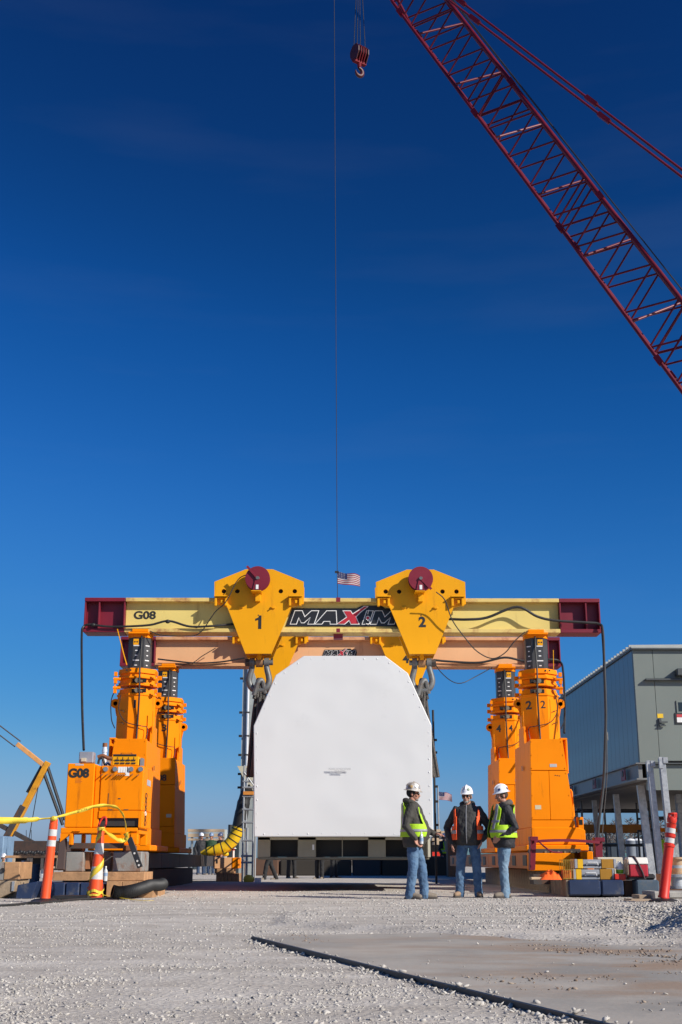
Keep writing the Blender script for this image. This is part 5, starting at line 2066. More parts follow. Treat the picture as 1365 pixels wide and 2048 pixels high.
def left_supports():
    """what the power unit and the left track stand on"""
    Y = 22.9
    V = lambda px, py, y=Y: at(px, py, y)
    # grey rusty weights
    for i, (a, b, lab) in enumerate(((131, 168, 'rusty grey steel block under the left leg of the power unit'), (189, 214, 'plain grey steel block between the two under the power unit, behind the striped post'),
                                     (226, 284, 'rusty grey steel block under the right leg of the power unit'))):
        yy = Y if i != 1 else Y + .5
        o = MB().box((V(a, 1720).x, yy, V(a, 1744).z), (V(b, 1720).x, yy + .9, V(a, 1703).z)).build('steel_block', RUSTGREY, None, bevel=.02)
        tag(o, lab, 'steel block', 'grey steel blocks under the power unit')
    o = MB().box((V(168.5, 1720).x, Y + .15, V(170, 1738).z), (V(176, 1720).x, Y + .8, V(170, 1705).z)).build('rust_brown_spacer', simple('rust_brown', (.30, .13, .06), .7), None)
    tag(o, 'narrow rust brown spacer beside the left grey steel block', 'spacer')
    # rail under the unit
    o = MB().box((V(140, 1695).x, Y - .05, V(140, 1697).z), (V(248, 1695).x, Y + .05, V(140, 1686).z)).build('support_rail', DARKSTEEL, None)
    tag(o, 'dark horizontal rail under the orange power unit', 'rail')
    for a in (150, 255):
        o = MB().box((V(a, 1700).x - .1, Y + .1, V(a, 1703).z), (V(a, 1700).x + .1, Y + .5, V(a, 1690).z)).build('rusty_jack', simple('brown_rust', (.22, .08, .03), .7), None, bevel=.02)
        tag(o, 'small rusty jack on the ' + ('left' if a < 200 else 'right') + ' grey steel block', 'jack', 'rusty jacks under the power unit')
    # leaning dark bars
    p, q = V(259, 1676, Y - .25), V(281, 1735, Y - .30)
    o = thing('leaning_bar', 'black drilled steel bar leaning in front of the right grey block', 'steel bar', q)
    MB().bar(p, q, .10, .03, (0, -1, 0)).build('bar', BLACK, o, bevel=.004)
    for t in (.52, .78, .92):
        c = p.lerp(q, t) + Vector((0, -.055, 0))
        MB().cyl(c, c + Vector((0, -.006, 0)), .018, n=10).build('bolt', simple('pale_bolt', (.6, .6, .58), .4), o)
    p, q = V(127, 1677, Y - .1), V(122, 1740, Y - .2)
    o = MB().bar(p, q, .13, .10).build('leaning_post', simple('dark_brown_post', (.07, .045, .04), .7), None, bevel=.006)
    tag(o, 'dark brown post leaning at the left foot of the power unit', 'post')
    # timbers: two courses of mats
    mo = thing('timber_mat', 'tan timber mat under the grey steel blocks of the power unit', 'timber mat', (V(210, 1780).x, Y, 0), 'timber mats under the left track')
    z1, z2, z3 = V(200, 1796, 22.0).z, V(200, 1762, 22.4).z, V(200, 1744, 22.5).z
    n = 3
    for k in range(n):
        brick('timber', (V(119, 1750).x, 22.35 + k * .36, z2 + .004), (V(298, 1750).x, 22.35 + (k + 1) * .36 - .01, z3), TIMBER, mo)
    for k in range(3):
        brick('timber', (V(213, 1780, 22).x + k * .27, 22.0, 0), (V(213, 1780, 22).x + k * .27 + .262, 23.6, z2), TIMBER, mo)
    bl = thing('blue_mat', 'dark blue steel faced mat on the ground below the power unit', 'mat', (V(120, 1780).x, 21.9, 0))
    xs = [60, 100, 131, 160, 206]
    for i in range(4):
        a, b = at(xs[i], 1780, 21.9).x, at(xs[i + 1], 1780, 21.9).x
        MB().box((a, 21.9, 0), (b - .012, 23.4, z2 - .02)).build('block', BLUE, bl, bevel=.02)
    a, b = at(52, 1780, 21.6), at(97, 1780, 21.6)
    c = MB().xz([(at(31, 1800, 21.4).x, 0), (at(62, 1800, 21.4).x, 0), (at(76, 1763, 21.4).x, z2 + .01), (at(36, 1767, 21.4).x, z2 - .05)], 21.4, 21.8)
    o = c.build('blue_ramp', BLUE, None, bevel=.01)
    tag(o, 'slanting dark blue steel wedge left of the orange delineator', 'wedge')
    # timber under the left track all along
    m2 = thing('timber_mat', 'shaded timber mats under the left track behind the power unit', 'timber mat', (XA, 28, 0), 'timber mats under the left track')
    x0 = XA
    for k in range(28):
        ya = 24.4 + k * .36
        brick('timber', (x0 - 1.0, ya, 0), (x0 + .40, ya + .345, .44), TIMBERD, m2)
    # black corrugated hose on the gravel
    P = [(225, 1782), (240, 1785), (262, 1782), (285, 1776), (300, 1771), (318, 1770), (326, 1768)]
    Yh = [21.2, 21.25, 21.4, 21.7, 22.0, 22.3, 22.5]
    pts = spline([at(a, b, y) for (a, b), y in zip(P, Yh)], 8)
    for p in pts: p.z = max(p.z, .10)
    o = thing('corrugated_hose', 'black corrugated drain hose lying on the gravel in front of the timbers', 'hose', (pts[0].x, pts[0].y, 0))
    pts2, rad = [], []
    for i in range(len(pts) - 1):
        for k in range(4):
            pts2.append(pts[i].lerp(pts[i + 1], k / 4))
            rad.append(.104 if (k % 2) else .095)
    MB().tube(pts2, rad, 18, caps=False).build('tube', RUBBER, o)
    MB().tube([p for p in pts2], [r - .016 for r in rad], 18, caps=False).build('lining', DARK, o)
    # water bottle
    p = gnd(208, 1762, z2)
    c = V(208, 1760, 21.98)
    b = thing('water_bottle', 'small clear water bottle standing on the timber beside the striped post', 'bottle', (c.x, 22.12, z2))
    bm_ = simple('clear_plastic', (.55, .58, .60), .15)
    MB().lathe([(.0, 0), (.036, 0.002), (.038, .03), (.036, .08), (.038, .13), (.034, .17), (.015, .215), (.015, .225), (0, .226)], (c.x, 22.12, z2 + .002), 'z', 14).build('body', bm_, b)
    MB().cyl((c.x, 22.12, z2 + .228), (c.x, 22.12, z2 + .25), .017, n=12).build('cap', WHITE, b)
    MB().cyl((c.x, 22.12, z2 + .09), (c.x, 22.12, z2 + .14), .0392, n=14, caps=False).build('label_band', simple('pale_blue_label', (.25, .35, .5), .5), b)


left_supports()
# shaded crib also under the rear of the right track
m3 = thing('timber_mat', 'brown timber mats under the right track behind the workers', 'timber mat', (XB, 28, 0))
for k in range(28):
    ya = 24.2 + k * .36
    brick('timber', (gnd(1035, 1779).x - .0, ya, 0), (XB + 1.1, ya + .345, .44), TIMBERG, m3)

# ------------------------------------------------------------------ right side: mats, tools, brackets
def right_supports():
    z = at(1190, 1760, 22.3).z
    b = thing('blue_mat', 'dark blue steel faced mat under the tool cases on the right', 'mat', (at(1190, 1790, 22.3).x, 22.3, 0))
    xs = [1138, 1204, 1250]
    for i in range(2):
        x0, x1 = at(xs[i], 1780, 22.3).x, at(xs[i + 1], 1780, 22.3).x
        MB().box((x0, 22.3, .03), (x1 - .012, 24.0, z)).build('block', BLUE, b, bevel=.025)
    o = MB().box((at(1251, 1780, 22.6).x, 22.6, 0), (at(1274, 1780, 22.6).x, 23.8, z - .02)).build('timber_block', simple('dark_brown_timber', (.10, .05, .03), .8), None, bevel=.01)
    tag(o, 'dark brown timber end between the blue mat and the blue grey mat', 'timber')
    o = MB().box((at(1274, 1780, 22.3).x, 22.3, 0), (at(1320, 1780, 22.3).x, 23.9, z)).build('blue_grey_mat', BLUEGREY, None, bevel=.025)
    tag(o, 'scuffed blue grey steel mat below the red and white cooler', 'mat')
    o = MB().box((at(1280, 1758, 22.5).x, 22.5, z + .002), (at(1312, 1758, 22.5).x, 22.9, z + .10)).build('black_bundle', RUBBER, None, bevel=.03)
    tag(o, 'low black bundle lying right of the cooler', 'bundle')
    # tool cases: stacked alloy and yellow instrument cases
    Y = 22.55
    for r_, (ya, yb, lab, sh) in enumerate(((1738, 1757, 'lower silver and yellow tool case on the blue mat', 0), (1718, 1737, 'upper silver and yellow tool case stacked on the other', 4))):
        za, zb = at(1170, yb, Y).z, at(1170, ya, Y).z
        if r_ == 0: za = z + .004
        x = lambda p: at(p + sh, 1740, Y).x
        o = thing('tool_case', lab, 'tool case', (x(1185), Y, za), 'silver tool cases on the blue mat')
        YC = simple('case_yellow', (.80, .45, .01), .45)
        AL = simple('case_alloy', (.42, .43, .45), .35, metal=.4)
        MB().box((x(1146), Y, za), (x(1152), Y + .4, zb)).build('end_corner', AL, o, bevel=.008)
        MB().box((x(1152.3), Y + .005, za), (x(1163), Y + .4, zb - .004)).build('yellow_panel', YC, o, bevel=.006)
        MB().box((x(1163.3), Y + .012, za), (x(1200), Y + .39, zb - .008)).build('silver_panel', AL, o, bevel=.006)
        MB().box((x(1200.3), Y + .005, za), (x(1224), Y + .4, zb - .002)).build('ochre_panel', simple('case_ochre', (.36, .17, .01), .5), o, bevel=.006)
        MB().box((x(1224.3), Y, za), (x(1230), Y + .4, zb)).build('end_corner', AL, o, bevel=.008)
        P = [(x(1170), Y + .0, (za + zb) / 2 - .02), (x(1172), Y - .03, (za + zb) / 2 + .025), (x(1190), Y - .03, (za + zb) / 2 + .025), (x(1193), Y, (za + zb) / 2 - .02)]
        MB().tube(P, .013, 8).build('handle', simple('bright_pipe', (.75, .76, .78), .25), o)
        MB().box((x(1163.5), Y + .004, za + .045), (x(1200), Y + .011, za + .058)).build('lid_gap', BLACK, o)
        MB().box((x(1196), Y - .006, za + .04), (x(1199), Y + .004, za + .09)).build('latch', BLACK, o)
    # wire basket
    o = thing('wire_basket', 'small brass wire basket left of the silver tool cases', 'basket', at(1137, 1755, 22.5))
    GW = simple('brass_wire', (.45, .28, .05), .4, metal=.5)
    x0, x1 = at(1127, 1740, 22.45).x, at(1147, 1740, 22.45).x
    z1 = at(1137, 1720, 22.5).z
    for k in range(6):
        x = x0 + (x1 - x0) * k / 5
        MB().tube([(x, 22.78, z1), (x, 22.78, z + .01), (x, 22.45, z + .01), (x, 22.45, z1)], .005, 5).build('wire', GW, o)
    for zz in (z + .02, (z + z1) / 2, z1):
        MB().tube([(x0, 22.45, zz), (x1, 22.45, zz), (x1, 22.78, zz), (x0, 22.78, zz), (x0, 22.45, zz)], .006, 5).build('rim_wire', GW, o)
    MB().box((x0 + .02, 22.5, z + .012), (x1 - .02, 22.75, z + .16)).build('orange_lining', simple('orange_lining', (.7, .16, .02), .6), o)
    # crumpled hi-vis cloth
    c0, c1 = at(1080, 1753, 22.5), at(1123, 1753, 22.5)
    o = thing('orange_cloth', 'crumpled bright orange cloth on the timber left of the tool cases', 'cloth', ((c0.x + c1.x) / 2, 22.7, z))
    q = MB()
    n = 34
    V, FC = [], []
    for j in range(14):
        for i in range(n):
            s, t = i / (n - 1), j / 13
            env = (math.sin(math.pi * s) ** .6) * (math.sin(math.pi * t) ** .7)
            hgt = .20 * env * (.5 + .5 * s) + .06 * env * mnoise.noise((s * 7, t * 4, 2)) + .03 * env * abs(mnoise.noise((s * 15, t * 9, 5)))
            V.append((c0.x + (c1.x - c0.x) * s, 22.40 + .5 * t, z + .003 + max(0, hgt)))
    for j in range(13):
        for i in range(n - 1):
            FC.append((j * n + i, j * n + i + 1, (j + 1) * n + i + 1, (j + 1) * n + i))
    q.add(V, FC, True)
    q.build('folds', CLOTHO, o)
    c = at(1072, 1752, 22.55)
    o = MB().box((c.x - .09, 22.5, z + .002), (c.x + .10, 22.75, z + .045)).build('wood_offcut', simple('pale_wood', (.55, .40, .25), .8), None, bevel=.008)
    tag(o, 'pale wood offcut left of the orange cloth', 'wood block')
    # small red tray and jug
    c = at(1241, 1752, 22.5)
    o = MB().box((c.x - .10, 22.5, z + .002), (c.x + .10, 22.8, z + .10)).build('red_tray', PLASTIC_R, None, bevel=.012)
    tag(o, 'small red tray between the tool cases and the cooler', 'tray')
    o = thing('spray_bottle', 'white jug with a lime green base beside the cooler', 'bottle', (c.x + .02, 22.7, z + .1))
    MB().lathe([(0, 0), (.065, 0), (.07, .03), (.07, .07), (0, .071)], (c.x + .03, 22.65, z + .103), 'z', 14).build('green_base', simple('lime_plastic', (.25, .55, .03), .4), o)
    MB().lathe([(0, 0), (.068, 0), (.07, .05), (.06, .09), (.03, .12), (.03, .14), (0, .141)], (c.x + .03, 22.65, z + .175), 'z', 14).build('white_jug', WHITE, o)
    c = at(1215, 1715, 22.9)
    o = MB().box((c.x - .16, 23.0, z + .002), (at(1248, 1715, 22.9).x, 23.3, at(1215, 1714.5, 22.9).z)).build('cream_box', simple('cream_box_paint', (.62, .56, .44), .6), None, bevel=.01)
    tag(o, 'cream box behind the tool cases, left of the cooler', 'box')
    # cooler
    Yc = 22.38
    xa, xb = at(1256, 1740, Yc).x, at(1297, 1740, Yc).x
    zb = z + .05
    zm, zt = at(1275, 1728.5, Yc).z, at(1275, 1717, Yc + .1).z
    o = thing('cooler', 'red picnic cooler with a white lid and a dark strap on the blue grey mat', 'cooler', ((xa + xb) / 2, Yc, z))
    CR = simple('cooler_red', (.42, .02, .035), .4)
    CW = simple('cooler_white', (.72, .68, .62), .4)
    MB().box((xa + .03, Yc + .0, zb), (xb, Yc + .32, zm)).build('body', CR, o, bevel=.02)
    MB().box((xa + .03, Yc + .05, z + .001), (xb - .03, Yc + .3, zb - .001)).build('foot', RUBBER, o)
    q = MB().prism([(xa + .02, Yc - .012, zm + .003), (xa + .02, Yc + .332, zm + .003), (xa + .02, Yc + .26, zt + .02), (xa + .02, Yc + .06, zt + .02)], (xb - xa - .01, 0, 0))
    q.build('lid', CW, o, bevel=.012)
    MB().box((xa, Yc + .02, zb + .03), (xa + .027, Yc + .30, zm + .08)).build('end_cap', simple('cooler_tan', (.52, .36, .24), .5), o, bevel=.012)
    P = [((xa + xb) / 2 - .08, Yc + .22, zt + .03), ((xa + xb) / 2 - .04, Yc + .05, zt + .025), ((xa + xb) / 2 + .02, Yc - .022, zm - .02), ((xa + xb) / 2 + .07, Yc - .025, zb + .08), ((xa + xb) / 2 + .10, Yc - .02, z + .02)]
    MB().tube(P, .02, 6).build('strap', simple('brown_strap', (.05, .02, .025), .7), o)
    MB().box((xb - .18, Yc + .10, zt + .021), (xb - .06, Yc + .16, zt + .028)).build('latch', BLACK, o)
    # maroon brackets and strap
    Yb = 23.7
    top = []
    for i, (pa, pb, lab) in enumerate((((1066, 1680), (1066, 1740), 'left maroon steel bracket at the foot of tower 2'), ((1196, 1682), (1201, 1752), 'right maroon steel bracket at the foot of tower 2'))):
        t, g = at(*pa, Yb), at(*pb, Yb)
        if i: g.z = z
        o = thing('maroon_bracket', lab, 'bracket', g, 'maroon brackets at the foot of tower 2')
        w = .075 if i == 0 else .095
        q = MB()
        q.hexa([g + Vector((-w, 0, 0)), g + Vector((w * .6, 0, 0)), g + Vector((w * .6, .03, 0)), g + Vector((-w, .03, 0)),
                t + Vector((-w * .9, 0, 0)), t + Vector((w * .9, 0, 0)), t + Vector((w * .9, .03, 0)), t + Vector((-w * .9, .03, 0))])
        q.build('plate', MAROON, o, bevel=.004)
        q = MB()
        q.hexa([g + Vector((-w, -.16, 0)), g + Vector((-w + .02, -.16, 0)), g + Vector((-w + .02, -.002, 0)), g + Vector((-w, -.002, 0)),
                t + Vector((-w * .9, -.16, 0)), t + Vector((-w * .9 + .02, -.16, 0)), t + Vector((-w * .9 + .02, -.002, 0)), t + Vector((-w * .9, -.002, 0))])
        q.build('side_plate', MAROON, o, bevel=.004)
        MB().box(t + Vector((-w * 1.0, -.17, -.02)), t + Vector((w * 1.0, .05, .06))).build('head_plate', MAROON, o, bevel=.008)
        top.append(t + Vector((0, -.18, -.03)))
    o = thing('ratchet_strap', 'maroon strap stretched between the two maroon brackets', 'strap', top[0])
    q = MB()
    P = sag(top[0], top[1], -.03, 8)
    for a, b in zip(P, P[1:]):
        q.bar(a, b, .012, .05)
    q.build('webbing', RED, o)
    P = spline([top[0] + Vector((.08, -.02, 0)), at(1090, 1694, 23.3), at(1106, 1704, 23.3), at(1125, 1705, 23.4)], 5)
    MB().tube(P, .014, 6).build('loose_tail', RED, o)
    # block train on the base: orange box sections in front of the tower foot
    zt_, zb_ = at(1110, 1706, 23.9).z, at(1110, 1742, 23.9).z
    o = thing('base_beam', 'orange base beam at the front foot of tower 2', 'base beam', (at(1110, 1742, 23.9).x, 23.9, zb_))
    MB().box((at(1066, 1720, 23.9).x, 23.9, zb_), (at(1150, 1720, 23.9).x, 24.6, zt_)).build('box_section', ORANGE, o, bevel=.012)
    MB().box((at(1163, 1720, 23.9).x, 23.9, zb_ - .05), (at(1187, 1720, 23.9).x, 24.5, zt_ + .03)).build('box_section', ORANGE, o, bevel=.012)
    MB().box((at(1150, 1720, 23.9).x + .002, 24.2, zb_), (at(1163, 1720, 23.9).x - .002, 24.4, zt_)).build('web', ORANGE, o)
    MB().box((at(1070, 1720, 23.9).x, 24.0, zt_ + .003), (at(1165, 1720, 23.9).x, 24.7, zt_ + .075)).build('slide_plate', DARKSTEEL, o)
    q = MB()
    for i in range(6):
        c = at(1092 + i * 13, 1703, 23.95)
        q.cyl((c.x, 23.96, zt_ + .02), (c.x, 23.999, zt_ + .02), .022, n=8)
    q.build('bolt', simple('zinc_fitting', (.35, .27, .17)), o)
    MB().box((at(1068, 1745, 23.9).x, 23.95, z - .1), (at(1190, 1745, 23.9).x, 24.4, zb_ - .052)).build('bed_plate', DARKSTEEL, o)
    # timbers below
    o = thing('timber_mat', 'tan timber mat under the orange cloth and the foot of tower 2', 'timber mat', (at(1080, 1790, 22.3).x, 22.4, 0))
    xa = gnd(1035, 1779).x
    for k in range(5):
        brick('timber', (xa, 22.36 + k * .36, 0), (at(1137, 1780, 22.3).x - .02, 22.36 + (k + 1) * .36 - .012, z), TIMBERG, o)
    # planks and concrete
    o = thing('plank_stack', 'three short planks stacked on the gravel left of the orange delineator', 'planks', gnd(1285, 1804))
    for a, b, ya, yb_, Y in ((1256, 1290, 1806, 1803, 20.0), (1263, 1305, 1803, 1798.5, 20.2), (1279, 1306, 1798, 1790, 20.5)):
        p, q_ = at(a, ya, Y), at(b, yb_, Y)
        brick('plank', (p.x, Y, max(.0, p.z)), (q_.x, Y + .5, max(p.z + .035, q_.z)), simple('pale_plank', (.36, .27, .19), .8), o)
    o = MB().box((at(1309, 1800, 20.3).x, 20.3, 0), (at(1330, 1800, 20.3).x, 21.1, at(1320, 1783, 20.3).z)).build('concrete_block', CONCRETE, None, bevel=.02)
    tag(o, 'grey concrete block behind the foot of the right delineator', 'concrete block')
    o = MB().box((at(1338, 1790, 21.6).x, 21.6, 0), (at(1420, 1790, 21.6).x, 22.4, at(1345, 1783, 21.6).z)).build('concrete_block', CONCRETE, None, bevel=.02)
    tag(o, 'long concrete block at the right edge behind the delineator', 'concrete block')
    # pipe manifold and cable drum at the edge
    o = thing('pipe_manifold', 'pale flanged pipe manifold at the right edge behind the delineator', 'pipe', gnd(1352, 1775))
    c = at(1356, 1768, 23.5)
    MB().cyl((c.x, 23.5, .12), (c.x, 23.5, c.z + .15), .12, n=18).build('pipe', GALV, o)
    for zz in (.12, c.z + .12, c.z + .28):
        MB().cyl((c.x, 23.5, zz), (c.x, 23.5, zz + .05), .19, n=20).build('flange', GALV, o)
    MB().cyl((c.x, 23.5, c.z - .02), (c.x + .8, 23.5, c.z - .02), .09, n=14).build('branch', GALV, o)
    MB().cyl((c.x + .25, 23.5, c.z - .02), (c.x + .30, 23.5, c.z - .02), .16, n=16).build('flange', GALV, o)
    MB().box((c.x - .3, 23.3, 0), (c.x + 1.0, 23.7, .118)).build('cradle', simple('dark_brown_timber', (.10, .05, .03)), o)
    c = at(1358, 1731, 27)
    o = thing('cable_drum', 'small wooden cable drum at the right edge', 'drum', (c.x, 27, c.z - .3))
    WD = simple('pale_wood', (.55, .40, .25), .8)
    MB().cyl((c.x, 27, c.z - .13), (c.x, 27, c.z + .13), .17, n=18).build('barrel', WD, o)
    for zz in (-.17, .13):
        MB().cyl((c.x, 27, c.z + zz), (c.x, 27, c.z + zz + .04), .22, n=22).build('flange', WD, o)
    s = MB().box((c.x - .4, 26.7, 0), (c.x + .6, 27.4, c.z - .172)).build('pallet_box', TIMBERG, None, bevel=.01)
    tag(s, 'weathered timber box under the small cable drum', 'box')


right_supports()


# ------------------------------------------------------------------ delineators, striped post, caution tape
def delineator(p_top, p_bot, Y, r, m, label, fancy):
    t, g = at(*p_top, Y), at(*p_bot, Y)
    g.z = .02
    o = thing('delineator_post', label, 'traffic post', g, 'orange delineator posts')
    u = (t - g)
    L_ = u.length
    P = lambda s: g + u * s
    q = MB().lathe([(.0, 0), (.21, 0), (.21, .03), (.16, .05), (r * 1.1, .06), (0, .061)], (g.x, g.y, .002), 'z', 24)
    q.build('rubber_base', RUBBER, o)
    if not fancy:
        q = MB().tube([P(.03), P(.06), P(.5), P(.93), P(.935), P(.985), P(1.0)], [r * 1.08, r, r * .93, r * .88, r * .80, r * .82, r * .5], 18)
        q.build('tube', m, o)
        for a, b in ((.78, .86), (.655, .73)):
            MB().tube([P(a), P(b)], [r * .925, r * .912], 18).build('reflective_band', REFL, o)
    else:
        q = MB().tube([P(.03), P(.05), P(.06), P(.60), P(.605), P(.63), P(.635), P(.83), P(.86), P(.865)], [r * 1.1, r * 1.1, r, r * .97, r * 1.12, r * 1.12, r * .9, r * .86, r * 1.0, r * .6], 18)
        q.build('tube', m, o)
        for a, b in ((.645, .70), (.755, .81)):
            MB().tube([P(a), P(b)], [r * .95, r * .93], 18).build('reflective_band', REFL, o)
        MB().tube([P(.715), P(.745)], [r * 1.05, r * 1.05], 18).build('rib', m, o)
        q = MB()
        q.tube([P(.87), P(.905), P(.94)], [r * .85, r * 1.0, r * .85], 18)
        for k in range(5):
            a = k * 1.257
            d = Vector((math.cos(a), math.sin(a), 0)) * r * .8
            q.tube([P(.93) + d, P(.975) + d * .9], .016, 6)
        q.tube([P(.975) + Vector((math.cos(a), math.sin(a), 0)) * r * .75 for a in [i * .5236 for i in range(13)]], .016, 6)
        q.build('handle_crown', m, o)
    return o


delineator((109, 1636), (90, 1805), 19.6, .074, PLASTIC_O, 'left orange delineator post with two white bands and caution tape tied on top', False)
delineator((1346, 1623), (1327, 1806), 19.5, .078, PLASTIC_R, 'right red orange delineator post with two white bands and a crown handle', True)


def striped_post():
    Y = 21.2
    t, g = at(203, 1656, Y), at(190, 1790, Y)
    g.z = .03
    o = thing('striped_post', 'orange and white striped channelizer post wrapped in yellow tape', 'traffic post', g)
    u = t - g
    P = lambda s: g + u * s
    R_ = lambda s: .125 - .072 * s
    bands = [(0, .26, 1), (.26, .44, 0), (.44, .62, 1), (.62, .78, 0), (.78, 1.0, 1)]
    for a, b, c in bands:
        k = 4
        MB().tube([P(a + (b - a) * i / k) for i in range(k + 1)], [R_(a + (b - a) * i / k) for i in range(k + 1)], 20).build('orange_band' if c else 'white_band', PLASTIC_O if c else REFL, o)
    z1 = t.z
    hp = [(-.05, 0), (-.055, .08), (-.03, .16), (.0, .175), (.03, .16), (.055, .08), (.05, 0)]
    hpts = spline([t + Vector((a + b * .25, 0, b)) for a, b in hp], 4)
    MB().tube(hpts, .017, 8).build('loop_handle', PLASTIC_R, o)
    b0 = gnd(186, 1793)
    MB().prism([(b0.x - .30, Y - .28, .003), (b0.x + .30, Y - .28, .003), (b0.x + .32, Y + .25, .003), (b0.x - .26, Y + .25, .003)], (0, 0, .06)).build('rubber_base', RUBBER, o, bevel=.015)
    # tape wound round it
    tp = thing('wound_tape', 'yellow tape wound in a spiral down the striped post', 'tape', g)
    q = MB()
    V, FC = [], []
    n = 60
    for i in range(n + 1):
        s = i / n
        h = .93 - .86 * s
        a = 1.2 + s * 10.5
        w = .045
        for e in (-w, w):
            hh = min(.99, max(.01, h + e))
            r = R_(hh) + .008
            V.append(P(hh) + Vector((math.cos(a + e * 3) * r, -math.sin(a + e * 3) * r, 0)))
    for i in range(n):
        FC.append((2 * i, 2 * i + 1, 2 * i + 3, 2 * i + 2))
    q.add(V, FC, True)
    w = q.build('tape_spiral', TAPE, tp)
    sm = w.modifiers.new('s', 'SOLIDIFY')
    sm.thickness = .004
    q = MB()
    for k_, (h0, tl, w_) in enumerate(((.045, .20, .020), (.12, -.35, .014))):
        V2, F2 = [], []
        for i in range(25):
            a_ = i / 24 * 6.2832
            for e in (-w_, w_):
                hh = max(.0, min(.95, h0 + tl * .25 * math.sin(a_) + e + .01 * math.sin(a_ * 5)))
                r = R_(hh) + .010 + .006 * k_ + .012 * abs(math.sin(a_ * 3 + k_))
                V2.append(P(hh) + Vector((math.cos(a_) * r, -math.sin(a_) * r, 0)))
        for i in range(24):
            F2.append((2 * i, 2 * i + 1, 2 * i + 3, 2 * i + 2))
        q.add(V2, F2, False)
    q.build('tape_knot', TAPE, tp)
    P2 = spline([gnd(196, 1788, .08), gnd(212, 1791, .04), gnd(250, 1797, .02), gnd(285, 1801, .015), gnd(308, 1801, .015)], 5)
    q = MB()
    for a, b in zip(P2, P2[1:]):
        q.bar(a, b, .05, .004)
    q.build('tape_tail', TAPE, tp)


striped_post()


def ribbon(name, pts, w, m, parent, twist=0.0, tw0=0.0):
    """flat tape through points, its width turning as it goes"""
    V, FC = [], []
    n = len(pts)
    for i, p in enumerate(pts):
        t = (pts[min(n - 1, i + 1)] - pts[max(0, i - 1)]).normalized()
        side = t.cross(Vector((0, 1, 0)))
        side = side.normalized() if side.length > .1 else Vector((1, 0, 0))
        nrm = t.cross(side)
        a = tw0 + twist * i / n + .25 * math.sin(i * .7)
        d = side * math.cos(a) + nrm * math.sin(a)
        ww = w[i] if isinstance(w, list) else w
        V += [p + d * ww / 2, p - d * ww / 2]
    for i in range(n - 1):
        FC.append((2 * i, 2 * i + 1, 2 * i + 3, 2 * i + 2))
    o = MB().add(V, FC, True).build(name, m, parent)
    s = o.modifiers.new('s', 'SOLIDIFY')
    s.thickness = .002
    return o


def caution_tape():
    o = thing('caution_tape', 'yellow caution tape strung from the left edge over the delineator to the striped post', 'tape', at(108, 1637, 19.6))
    P = spline([at(-60, 1640, 18.6), at(0, 1641, 19.0), at(45, 1641, 19.3), at(80, 1638, 19.5), at(108, 1636, 19.55)], 6)
    ribbon('tape_run', P, [.10] * 14 + [.07] * 4 + [.03] * 14, TAPE, o, .5, .1)
    P = spline([at(108, 1636, 19.5), at(130, 1630, 19.7), at(160, 1622, 20.2), at(190, 1613, 20.6), at(215, 1611, 20.8), at(233, 1615, 20.9), at(245, 1627, 21.0),
                at(251, 1645, 21.0), at(252, 1665, 21.0), at(250, 1677, 21.0)], 7)
    W = [.025 + .035 * min(1, i / 18) - .035 * max(0, (i - 34) / 30) for i in range(len(P))]
    run = ribbon('tape_run', P, W, TAPE, o, .9, .35)
    P = spline([at(250, 1679, 21.0), at(243, 1681, 20.95), at(232, 1677, 20.95), at(218, 1667, 21.0), at(205, 1656, 21.1)], 6)
    ribbon('tape_run', P, .075, TAPE, o, 1.2, .2)
    P = [at(252, 1666, 21.0), at(254, 1676, 20.98), at(247, 1683, 21.0)]
    ribbon('tape_fold', spline(P, 4), .10, TAPE, o, .9, .3)
    c = at(108, 1637, 19.55)
    MB().ell(c, .055, .05, .04, nu=9, nv=6).build('knot', TAPE, o)
    p = at(160, 1622, 20.15)
    text('lettering', 'CAUTION', .055, LT, o, (p.x, 20.12, p.z), rot=(R(90), R(-14), 0))
    # wrap round the head of the striped post
    c = at(203, 1658, 21.2)
    MB().lathe([(.062, -.03), (.068, 0), (.062, .03)], c, 'z', 16).build('wrap', TAPE, o)


caution_tape()


